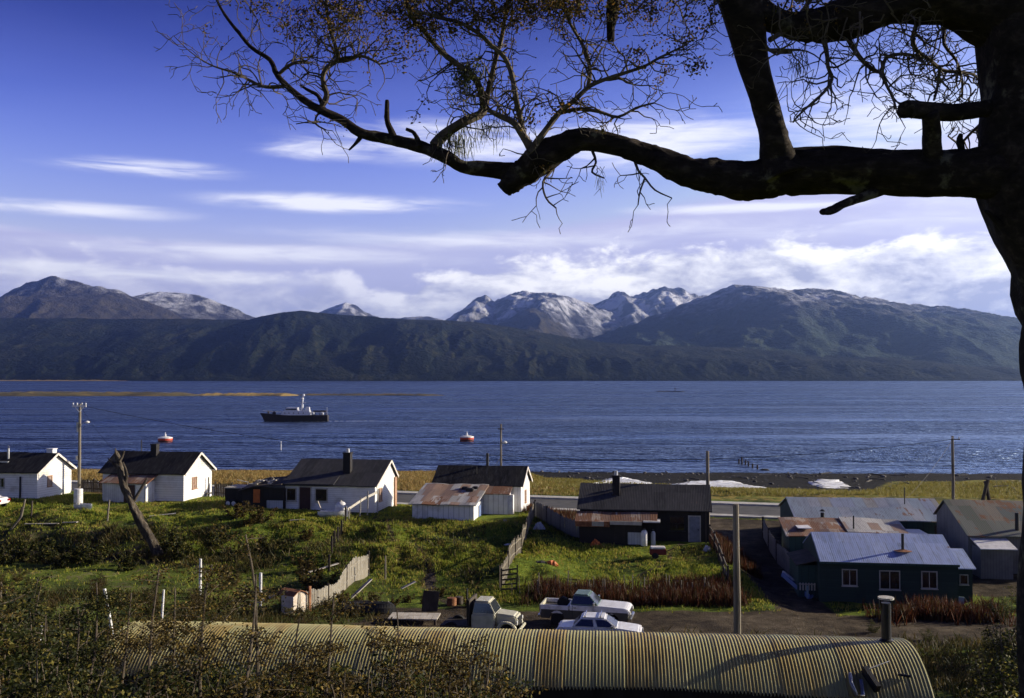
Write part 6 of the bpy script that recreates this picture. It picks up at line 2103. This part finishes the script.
for x in (7.4, 10.9):
    MB().lathe([(0.2, -0.6), (0.6, -0.4), (0.62, 0.4), (0.2, 0.6)], 12, (x, -1.9, 3.0), 'X').build('life_raft', m_ship_white, o)
MB().lathe([(0.7, 2.6), (0.7, 3.4), (0.3, 3.8)], 10, (-7.6, 0, 0)).build('gun_mount', m_hull, o)
MB().beam((-7.6, 0, 3.5), (-9.6, 0, 3.8), 0.18, 0.18).build('gun_barrel', m_hull, o)
MB().box(-10.0, -9.6, -1.0, 1.0, 2.9, 3.8).build('breakwater', m_hull, o)
MB().box(12.4, 12.6, -0.1, 0.1, 2.3, 5.4).build('flagstaff', m_ship_white, o)
rl = MB()
for s in (-1, 1):
    rl.tube([(x, s * (2.9 * min(1, ((x / LS + .5) / 0.38)) ** 0.65), 2.35 + 0.85 * max(0, 1 - (x / LS + .5) / 0.45) ** 1.3 + 0.9) for x in np.linspace(-12, -4.5, 8)], 0.05, 5)
    rl.tube([(x, s * 2.6, 3.3) for x in np.linspace(6.8, 12.6, 5)], 0.05, 5)
rl.build('railing', m_ship_white, o)
# churned water behind and along it
m_foam = surf('foam', [(0.42, 0.46, 0.54), (0.75, 0.78, 0.82)], 0.35, (0.5, 1, 1), rough=0.6, bmp=0)
fm = MB()
wrnd = random.Random(8)
for i in range(46):
    x0 = 13.2 + i * 2.2
    y0 = wrnd.uniform(-1.0, 1.0)
    s = 1.0 if i < 8 else 0.45
    fm.add([(x0, y0 - s * wrnd.uniform(0.5, 1.4), 0.03), (x0 + wrnd.uniform(1.0, 2.6), y0 - s * wrnd.uniform(0.2, 1.1), 0.03), (x0 + wrnd.uniform(1.2, 2.4), y0 + s * wrnd.uniform(0.2, 0.9), 0.03), (x0 + 0.2, y0 + s * wrnd.uniform(0.4, 1.1), 0.03)], [(0, 1, 2, 3)])
for i in range(12):
    x0 = -12.5 + i * 2.1
    fm.add([(x0, -3.1, 0.03), (x0 + wrnd.uniform(0.8, 1.8), -3.4 - wrnd.uniform(0, .4), 0.03), (x0 + 1.7, -3.0, 0.03)], [(0, 1, 2)])
w_ = tag(fm.build('wake', m_foam), kind='stuff')
w_.location = at(294.5, 384, 0.0)
w_.rotation_euler = (0, 0, R(3))
# ================================================================== PLANTS
m_grass_blades, nt, b = new_mat('grass_blades')
g = nt.nodes.new('ShaderNodeNewGeometry')
tcn = nt.nodes.new('ShaderNodeTexCoord')
r_i = S(nt, g.outputs['Random Per Island'])
nn = noise(nt, tcn.outputs['Object'], 0.35, 5, 0.6)
gc = ramp(nt, r_i * 0.5 + nn * 0.75 - 0.10, [(0.08, (0.055, 0.075, 0.013)), (0.26, (0.15, 0.21, 0.020)), (0.46, (0.26, 0.30, 0.035)), (0.66, (0.36, 0.33, 0.06)), (0.80, (0.34, 0.23, 0.08))])
b.inputs['Roughness'].default_value = 0.7
b.inputs['Specular IOR Level'].default_value = 0.15
nt.links.new(gc, b.inputs['Base Color'])
tr = nt.nodes.new('ShaderNodeBsdfTranslucent')
nt.links.new(gc, tr.inputs[0])
mx = nt.nodes.new('ShaderNodeMixShader')
mx.inputs[0].default_value = 0.4
nt.links.new(b.outputs[0], mx.inputs[1])
nt.links.new(tr.outputs[0], mx.inputs[2])
nt.links.new(mx.outputs[0], nt.nodes['Material Output'].inputs[0])
m_olive_blades = leaf_mat('olive_blades', [(0.14, 0.13, 0.03), (0.24, 0.20, 0.05), (0.18, 0.18, 0.04), (0.30, 0.23, 0.06)], 0.35)
m_dry_blades = leaf_mat('dry_blades', [(0.20, 0.12, 0.04), (0.36, 0.24, 0.07), (0.30, 0.22, 0.08), (0.16, 0.14, 0.04)], 0.35)
m_redweed = leaf_mat('red_weed', [(0.028, 0.011, 0.007), (0.07, 0.022, 0.011), (0.12, 0.042, 0.018), (0.05, 0.022, 0.010), (0.10, 0.075, 0.025)], 0.3)
m_rough = leaf_mat('rough_herbs', [(0.020, 0.028, 0.008), (0.05, 0.055, 0.014), (0.09, 0.062, 0.02), (0.13, 0.10, 0.03), (0.04, 0.05, 0.012)], 0.35)


def blades(name, xy, hmin, hmax, width, mat, seed, per=3, spread=0.08, tilt=0.35):
    """tufts of separate narrow leaves standing on the ground"""
    rs = np.random.RandomState(seed)
    n = len(xy) * per
    c = np.repeat(xy, per, 0) + rs.normal(0, spread, (n, 2))
    z = ground_np(c[:, 0], c[:, 1])
    h = rs.uniform(hmin, hmax, n)
    a = rs.uniform(0, 2 * np.pi, n)
    w = width * rs.uniform(0.6, 1.4, n)
    lx, ly = rs.normal(0, tilt, n) * h, rs.normal(0, tilt, n) * h
    ca, sa = np.cos(a) * w / 2, np.sin(a) * w / 2
    V = np.empty((n, 4, 3))
    V[:, 0] = np.stack([c[:, 0] - ca, c[:, 1] - sa, z - 0.04], -1)
    V[:, 1] = np.stack([c[:, 0] + ca, c[:, 1] + sa, z - 0.04], -1)
    V[:, 2] = np.stack([c[:, 0] + lx * .6 + ca * .7, c[:, 1] + ly * .6 + sa * .7, z + h * 0.65], -1)
    V[:, 3] = np.stack([c[:, 0] + lx, c[:, 1] + ly, z + h], -1)
    F = np.arange(n * 4).reshape(n, 4)
    return tag(npmesh(name, V.reshape(-1, 3), F, mat, False), kind='stuff')


def scatter(n, x0, x1, y0, y1, seed, keep=None):
    rs = np.random.RandomState(seed)
    q = np.stack([rs.uniform(x0, x1, n), rs.uniform(y0, y1, n)], -1)
    q = q[np.abs(q[:, 0]) < 0.56 * q[:, 1] + 6]
    if keep is not None:
        q = q[keep(q[:, 0], q[:, 1]) > rs.uniform(0, 1, len(q))]
    return q


footprints = []
for ob in list(scn.objects):
    if ob.parent is None and ob.get('category') in ('house', 'shed', 'shack'):
        bbs = []
        for ch in ob.children:
            if ch.type == 'MESH':
                cs = [Vector(v) for v in ch.bound_box]
                bbs.append((min(c.x for c in cs), max(c.x for c in cs), min(c.y for c in cs), max(c.y for c in cs)))
        bx = (min(b_[0] for b_ in bbs), max(b_[1] for b_ in bbs), min(b_[2] for b_ in bbs), max(b_[3] for b_ in bbs))
        footprints.append((ob.location.x, ob.location.y, ob.rotation_euler.z, bx))


def free(x, y):
    k = np.ones_like(x)
    for (ox, oy, a, bx) in footprints:
        u = (x - ox) * math.cos(a) + (y - oy) * math.sin(a)
        v = -(x - ox) * math.sin(a) + (y - oy) * math.cos(a)
        k[(u > bx[0] - 0.05) & (u < bx[1] + 0.05) & (v > bx[2] - 0.05) & (v < bx[3] + 0.05)] = 0
    return k


def keep_grass(x, y):
    r = r_of(x, y)
    k = (1 - dirt_mask(x, y)) * free(x, y) * ((r < 91) | (r > 103)) * (1 - 0.72 * (1 - sst(58, 66, r)) * (1 - sst(-6, 0, x)))
    return k * np.clip(0.55 + 1.4 * fbm(x * 0.3, y * 0.3, 3), 0.12, 1)


blades('grass', scatter(120000, -62, 22, 58, 92, 1, keep_grass), 0.07, 0.22, 0.055, m_grass_blades, 2, 3)
blades('grass', scatter(26000, 3, 40, 52, 90, 3, keep_grass), 0.06, 0.18, 0.05, m_grass_blades, 4, 3)
blades('meadow_grass', scatter(50000, -80, 80, 102, 150, 5, lambda x, y: (r_of(x, y) > 103.5) * (r_of(x, y) < 131 + 34 * (1 - sst(-10, 25, x)) + 20 * sst(38, 60, x)) * (1 - sst(-14, 8, x))), 0.15, 0.45, 0.10, m_dry_blades, 6, 3, 0.2)
blades('meadow_grass', scatter(50000, -80, 80, 102, 160, 55, lambda x, y: (r_of(x, y) > 103.5) * (r_of(x, y) < 131 + 34 * (1 - sst(-10, 25, x)) + 20 * sst(38, 60, x)) * sst(-14, 8, x)), 0.12, 0.40, 0.10, m_olive_blades, 56, 3, 0.2)
# rough herbs on the near slope and the shady bank
blades('undergrowth', scatter(42000, -40, 34, 19, 60, 7, lambda x, y: np.where((np.abs(y - 28.5 - x * -0.09) < 3.4) & (x > -11.3) & (x < 11.6), 0, 1) * (1 - sst(46, 52, y) * sst(-12, -5, x)) * np.clip(0.5 + 1.6 * fbm(x * 0.35 + 9, y * 0.35, 3), 0.08, 1)), 0.12, 0.55, 0.05, m_rough, 8, 4, 0.12, 0.5)
blades('bank_herbs', scatter(16000, -50, -2, 60, 76, 9, lambda x, y: (1 - sst(75, 77, r_of(x, y))) * (1 - 0.75 * sst(-16, -10, x)) * sst(60, 62, r_of(x, y)) * np.clip(0.4 + 1.8 * fbm(x * 0.4 + 2, y * 0.4, 3), 0.03, 1)), 0.15, 0.6, 0.06, m_rough, 10, 4, 0.12, 0.5)
# rusty dock stalks
blades('red_weeds', scatter(2600, 0.5, 13.5, 57.6, 61.8, 11, lambda x, y: np.clip(0.38 + 3.0 * fbm(x * 0.55, y * 0.5, 4), 0.02, 1)), 0.2, 1.0, 0.045, m_redweed, 12, 4, 0.09, 0.25)
blades('red_weeds', scatter(1800, 20.0, 28, 53.5, 58.5, 13, lambda x, y: np.clip(0.36 + 2.6 * fbm(x * 0.5 + 4, y * 0.5, 3), 0.05, 1)), 0.35, 1.0, 0.06, m_redweed, 14, 4, 0.09, 0.28)
blades('red_weeds', scatter(900, -1, 5.5, 81, 86.5, 15, free), 0.3, 0.8, 0.06, m_redweed, 16, 4, 0.06, 0.15)
blades('red_weeds', scatter(800, 14.0, 16.5, 66, 76, 17, free), 0.3, 1.0, 0.06, m_redweed, 18, 4, 0.06, 0.15)


# ------------------------------------------------------------------ shrubs and saplings
m_stem = surf('shrub_stem', [(0.035, 0.026, 0.018), (0.10, 0.078, 0.055), (0.16, 0.13, 0.09)], 6, rough=0.85, bmp=0)
m_leafA = leaf_mat('shrub_leaves_green', [(0.012, 0.017, 0.005), (0.022, 0.030, 0.008), (0.050, 0.062, 0.013), (0.030, 0.034, 0.010), (0.26, 0.22, 0.045)], 0.45)  # dark tones paint shaded gaps, the yellow one sunlit spots
m_leafB = leaf_mat('shrub_leaves_brown', [(0.012, 0.013, 0.005), (0.030, 0.026, 0.009), (0.11, 0.070, 0.018), (0.030, 0.030, 0.010), (0.32, 0.22, 0.05)], 0.45)  # brown foliage, with sunlit spots and shaded gaps put into its tones


def shrub(name, label, cat, loc, h, spread, nstem, leafmat, seed, group=None, leaf=0.045, dens=1.0, leaf_from=0.15, lean=0.15):
    rnd = random.Random(seed)
    o = thing(name, label, cat, loc, 0, group)
    sm = MB()
    pts_l = []
    for s in range(nstem):
        a = rnd.uniform(0, 2 * math.pi)
        d0 = Vector((math.cos(a) * spread * rnd.uniform(0.1, 1), math.sin(a) * spread * rnd.uniform(0.1, 1), 1.0))
        hh_ = h * rnd.uniform(0.65, 1.0) if s else h
        n = 12
        p = Vector((math.cos(a) * 0.12, math.sin(a) * 0.12, -0.2))
        d = d0.normalized() if s or nstem > 1 else Vector((rnd.uniform(-lean, lean), rnd.uniform(-lean, lean), 1)).normalized()
        pts = [p.copy()]
        for i in range(n):
            d = (d + Vector((rnd.gauss(0, 0.07), rnd.gauss(0, 0.07), 0.05))).normalized()
            p = p + d * (hh_ / n)
            pts.append(p.copy())
        r0 = 0.008 * hh_ + 0.006
        sm.tube(pts, [r0 * (1 - 0.8 * i / n) + 0.003 for i in range(n + 1)], 6, 0.05, rnd)
        nb = int(rnd.uniform(9, 13) * (0.6 + 0.25 * h))
        for bI in range(nb):
            t = rnd.uniform(leaf_from, 1.0)
            k = min(n - 1, int(t * n))
            q = pts[k].lerp(pts[k + 1], t * n - k)
            a2 = rnd.uniform(0, 2 * math.pi)
            L = h * rnd.uniform(0.13, 0.34) * (1.15 - 0.75 * t)
            bd = Vector((math.cos(a2), math.sin(a2), rnd.uniform(0.05, 0.55))).normalized()
            bp = [q.copy()]
            m_ = 6
            for j in range(m_):
                bd = (bd + Vector((rnd.gauss(0, 0.12), rnd.gauss(0, 0.12), rnd.gauss(-0.04, 0.08)))).normalized()
                q = q + bd * (L / m_)
                bp.append(q.copy())
                nl = max(1, int(L / m_ / 0.028 * dens))
                for _ in range(nl):
                    side = bd.cross(Vector((0, 0, 1)))
                    if side.length < 1e-3:
                        continue
                    side.normalize()
                    e = q - bd * rnd.uniform(0, L / m_) + side * rnd.gauss(0, 0.07 * h / 3 + 0.03) + Vector((0, 0, rnd.gauss(0, 0.03)))
                    pts_l.append((e, bd))
            sm.tube(bp, [0.006 * (1 - 0.7 * j / m_) + 0.002 for j in range(m_ + 1)], 4, cap=False)
    sm.build('stems', m_stem, o)
    leaf_cloud('leaves', pts_l, leaf, leafmat, o, rnd, 5, 0.045, 1.6)
    return o


GA, GB, GC = 'green shrubs on the near slope', 'brown autumn shrubs on the near slope', 'dark bushes at the lower right'
protoA = [shrub('shrub', 'leafy green shrub with thin dark stems on the near slope below the camera', 'shrub', (0, 0, -50), 3.0, 0.5, 5, m_leafA, 100 + i, GA, 0.040, 1.2) for i in range(3)]
protoB = [shrub('shrub', 'bushy brown-leaved autumn shrub on the near slope below the camera', 'shrub', (0, 0, -50), 3.0, 0.6, 6, m_leafB, 120 + i, GB, 0.040, 1.2) for i in range(3)]
protoC = [shrub('bush', 'dark low bush in the shade at the lower right', 'bush', (0, 0, -50), 2.0, 0.8, 6, m_leafA, 140 + i, GC, 0.036, 1.1) for i in range(2)]
used = set()


def put(proto, px, Y, top_py, rnd, H):
    g_ = on(px, Y)
    z = P(px, top_py, Y).z
    s = (z - g_.z) / H
    o = proto if proto.name not in used else copy_tree(proto)
    used.add(proto.name)
    used.add(o.name)
    o.location = g_
    o.rotation_euler = (0, 0, rnd.uniform(0, 6.28))
    k = rnd.uniform(0.9, 1.15)
    o.scale = (max(0.45, s) * k, max(0.45, s) * k, max(0.45, s))
    return o


rnd = random.Random(9)
# left green mass
for px, Y, top in [(20, 22, 640), (62, 20, 610), (95, 23, 655), (140, 19, 668), (172, 21, 660), (205, 18, 585), (30, 27, 610), (-10, 20, 600), (80, 17, 660), (150, 16, 655), (92, 30, 625), (50, 33, 598), (230, 20, 640), (190, 17, 650), (5, 17, 660), (260, 18, 650), (300, 21, 655), (25, 19, 585), (60, 24, 580), (85, 19, 610), (125, 22, 662), (160, 19, 664), (190, 24, 640), (225, 20, 600), (40, 30, 575), (10, 34, 570), (75, 33, 590), (0, 24, 560), (70, 26, 605), (215, 16, 640), (245, 19, 615), (70, 15, 650), (35, 16, 635), (110, 16, 640), (-15, 18, 620)]:
    put(rnd.choice(protoA), px, Y, top if px < 80 else max(top, 646 + rnd.uniform(0, 22)), rnd, 3.0)
# brown mass in the lower middle
for px, Y, top in [(285, 19, 635), (320, 18, 640), (350, 20, 622), (380, 17, 632), (405, 19, 625), (430, 18, 640), (455, 20, 650), (470, 18, 665), (340, 16, 660), (395, 16, 655), (440, 16, 668), (300, 16, 660), (240, 17, 668), (365, 22, 640), (415, 22, 645), (490, 17, 680), (275, 22, 640), (210, 22, 640), (330, 24, 630), (270, 19, 615), (305, 18, 610), (340, 19, 605), (375, 18, 612), (410, 18, 612), (440, 19, 622), (285, 16, 640), (325, 15, 655), (360, 15, 650), (420, 15, 655), (460, 17, 648), (255, 16, 650), (232, 17, 625), (390, 20, 618), (480, 18, 660), (315, 22, 612), (355, 22, 608)]:
    put(rnd.choice(protoB + protoA), px, Y, max(top, 634 + rnd.uniform(0, 26)), rnd, 3.0)
# dark bushes lower right
for px, Y, top in [(955, 40, 655), (985, 36, 640), (1010, 30, 615), (970, 27, 680), (1005, 24, 655), (945, 46, 636), (990, 47, 618), (1015, 42, 600), (1040, 34, 590), (1030, 22, 640), (925, 50, 626), (1000, 55, 585), (1020, 58, 570), (975, 57, 598), (870, 52, 624)]:
    put(rnd.choice(protoC), px, Y, top, rnd, 2.0)
# scrub over the rough ground between the bank and the hut
for i in range(52):
    Y = rnd.uniform(36, 63)
    px = rnd.uniform(-30, 330 if Y > 45 else 120)
    g_ = on(px, Y)
    h_ = rnd.uniform(0.6, 1.5)
    o = copy_tree(rnd.choice(protoA + protoB))
    o.location, o.rotation_euler = g_, (0, 0, rnd.uniform(0, 6.28))
    o.scale = (h_ / 3 * 1.5, h_ / 3 * 1.5, h_ / 3)
# tall shrubs on the hillside beyond the right edge; their shade falls on the lower right corner
for (x, y, h_) in [(20.5, 31, 4.2), (23, 35, 5.0), (25, 40, 7.0), (27, 44, 7.5), (24, 42, 6.5), (30, 47, 8.0), (22, 37.5, 5.5), (29, 42, 7.5), (33, 45, 8.5), (21, 33.5, 4.6), (27, 38, 6)]:
    o = copy_tree(rnd.choice(protoC))
    o.location, o.rotation_euler = (x, y, gz(x, y)), (0, 0, rnd.uniform(0, 6.28))
    o.scale = (h_ / 2 * 0.8, h_ / 2 * 0.8, h_ / 2)
# tall thin saplings that stand out
for i, (px, Y, top, lm, lb, d) in enumerate([(257, 15.5, 520, m_leafB, 'tallest thin sapling with a straight dark stem rising over the hut, lower left of centre', 0.55), (240, 14.5, 560, m_leafB, 'slender sapling just left of the tallest one', 0.5),
                                          (206, 17, 545, m_leafB, 'yellowish feathery sapling below the upright white stake', 0.9), (330, 16, 580, m_leafB, 'thin sparse sapling in front of the wavy board fence', 0.5), (148, 18, 560, m_leafB, 'spindly sapling under the dead tree with pale tips', 0.6),
                                          (70, 19, 575, m_leafA, 'thin green sapling at the lower left above the shrubs', 0.8), (395, 17, 600, m_leafB, 'sparse brown sapling in front of the plank platform', 0.6), (455, 18, 610, m_leafB, 'sparse brown sapling left of the cream lorry', 0.6), (120, 20, 585, m_leafB, 'pale feathery sapling in front of the left end of the hut', 0.9), (180, 18, 575, m_leafB, 'yellow-brown feathery sapling over the left part of the hut roof', 0.9), (290, 17, 590, m_leafB, 'brown feathery sapling right of the tallest thin sapling', 0.8), (425, 16, 640, m_leafB, 'bushy brown sapling low in front of the hut roof, left of the lorry', 1.0), (20, 18, 560, m_leafB, 'reddish feathery sapling at the extreme lower left', 0.9)]):
    g_ = on(px, Y)
    H = P(px, top, Y).z - g_.z
    shrub('sapling', lb, 'sapling', g_, H, 0.12, 1, lm, 200 + i, None, 0.030, d * 2.6, 0.2, 0.05)
# bushes on the far bank and by the fences
BK = 'bushes on the grassy bank'
protoD = [shrub('bush', 'dark ragged bush on the shaded grassy bank', 'bush', (0, 0, -50), 1.6, 0.9, 6, m_leafA, 160 + i, BK, 0.07, 0.8) for i in range(2)]
protoE = [shrub('bush', 'brownish ragged bush on the grassy bank', 'bush', (0, 0, -50), 1.6, 0.9, 6, m_leafB, 170 + i, 'brown bushes on the grassy bank', 0.07, 0.8) for i in range(2)]
for px, Y, top in [(20, 72, 528), (45, 71, 530), (78, 70.5, 532), (100, 69, 535), (172, 72, 520), (185, 70, 530), (215, 72, 520), (60, 68, 545), (130, 67.5, 548), (8, 69, 538), (290, 70, 532), (268, 72, 528)]:
    put(rnd.choice(protoD), px, Y, top, rnd, 1.6)
for px, Y, top in [(238, 78, 497), (262, 77, 500), (305, 66, 548), (318, 62, 560), (345, 58, 588), (360, 58, 592), (395, 57.5, 594), (425, 58, 592), (470, 57, 600), (408, 58.5, 590), (375, 58.5, 588), (250, 76, 512), (308, 74, 525), (440, 60, 585), (330, 57, 596)]:
    put(rnd.choice(protoE), px, Y, top, rnd, 1.6)
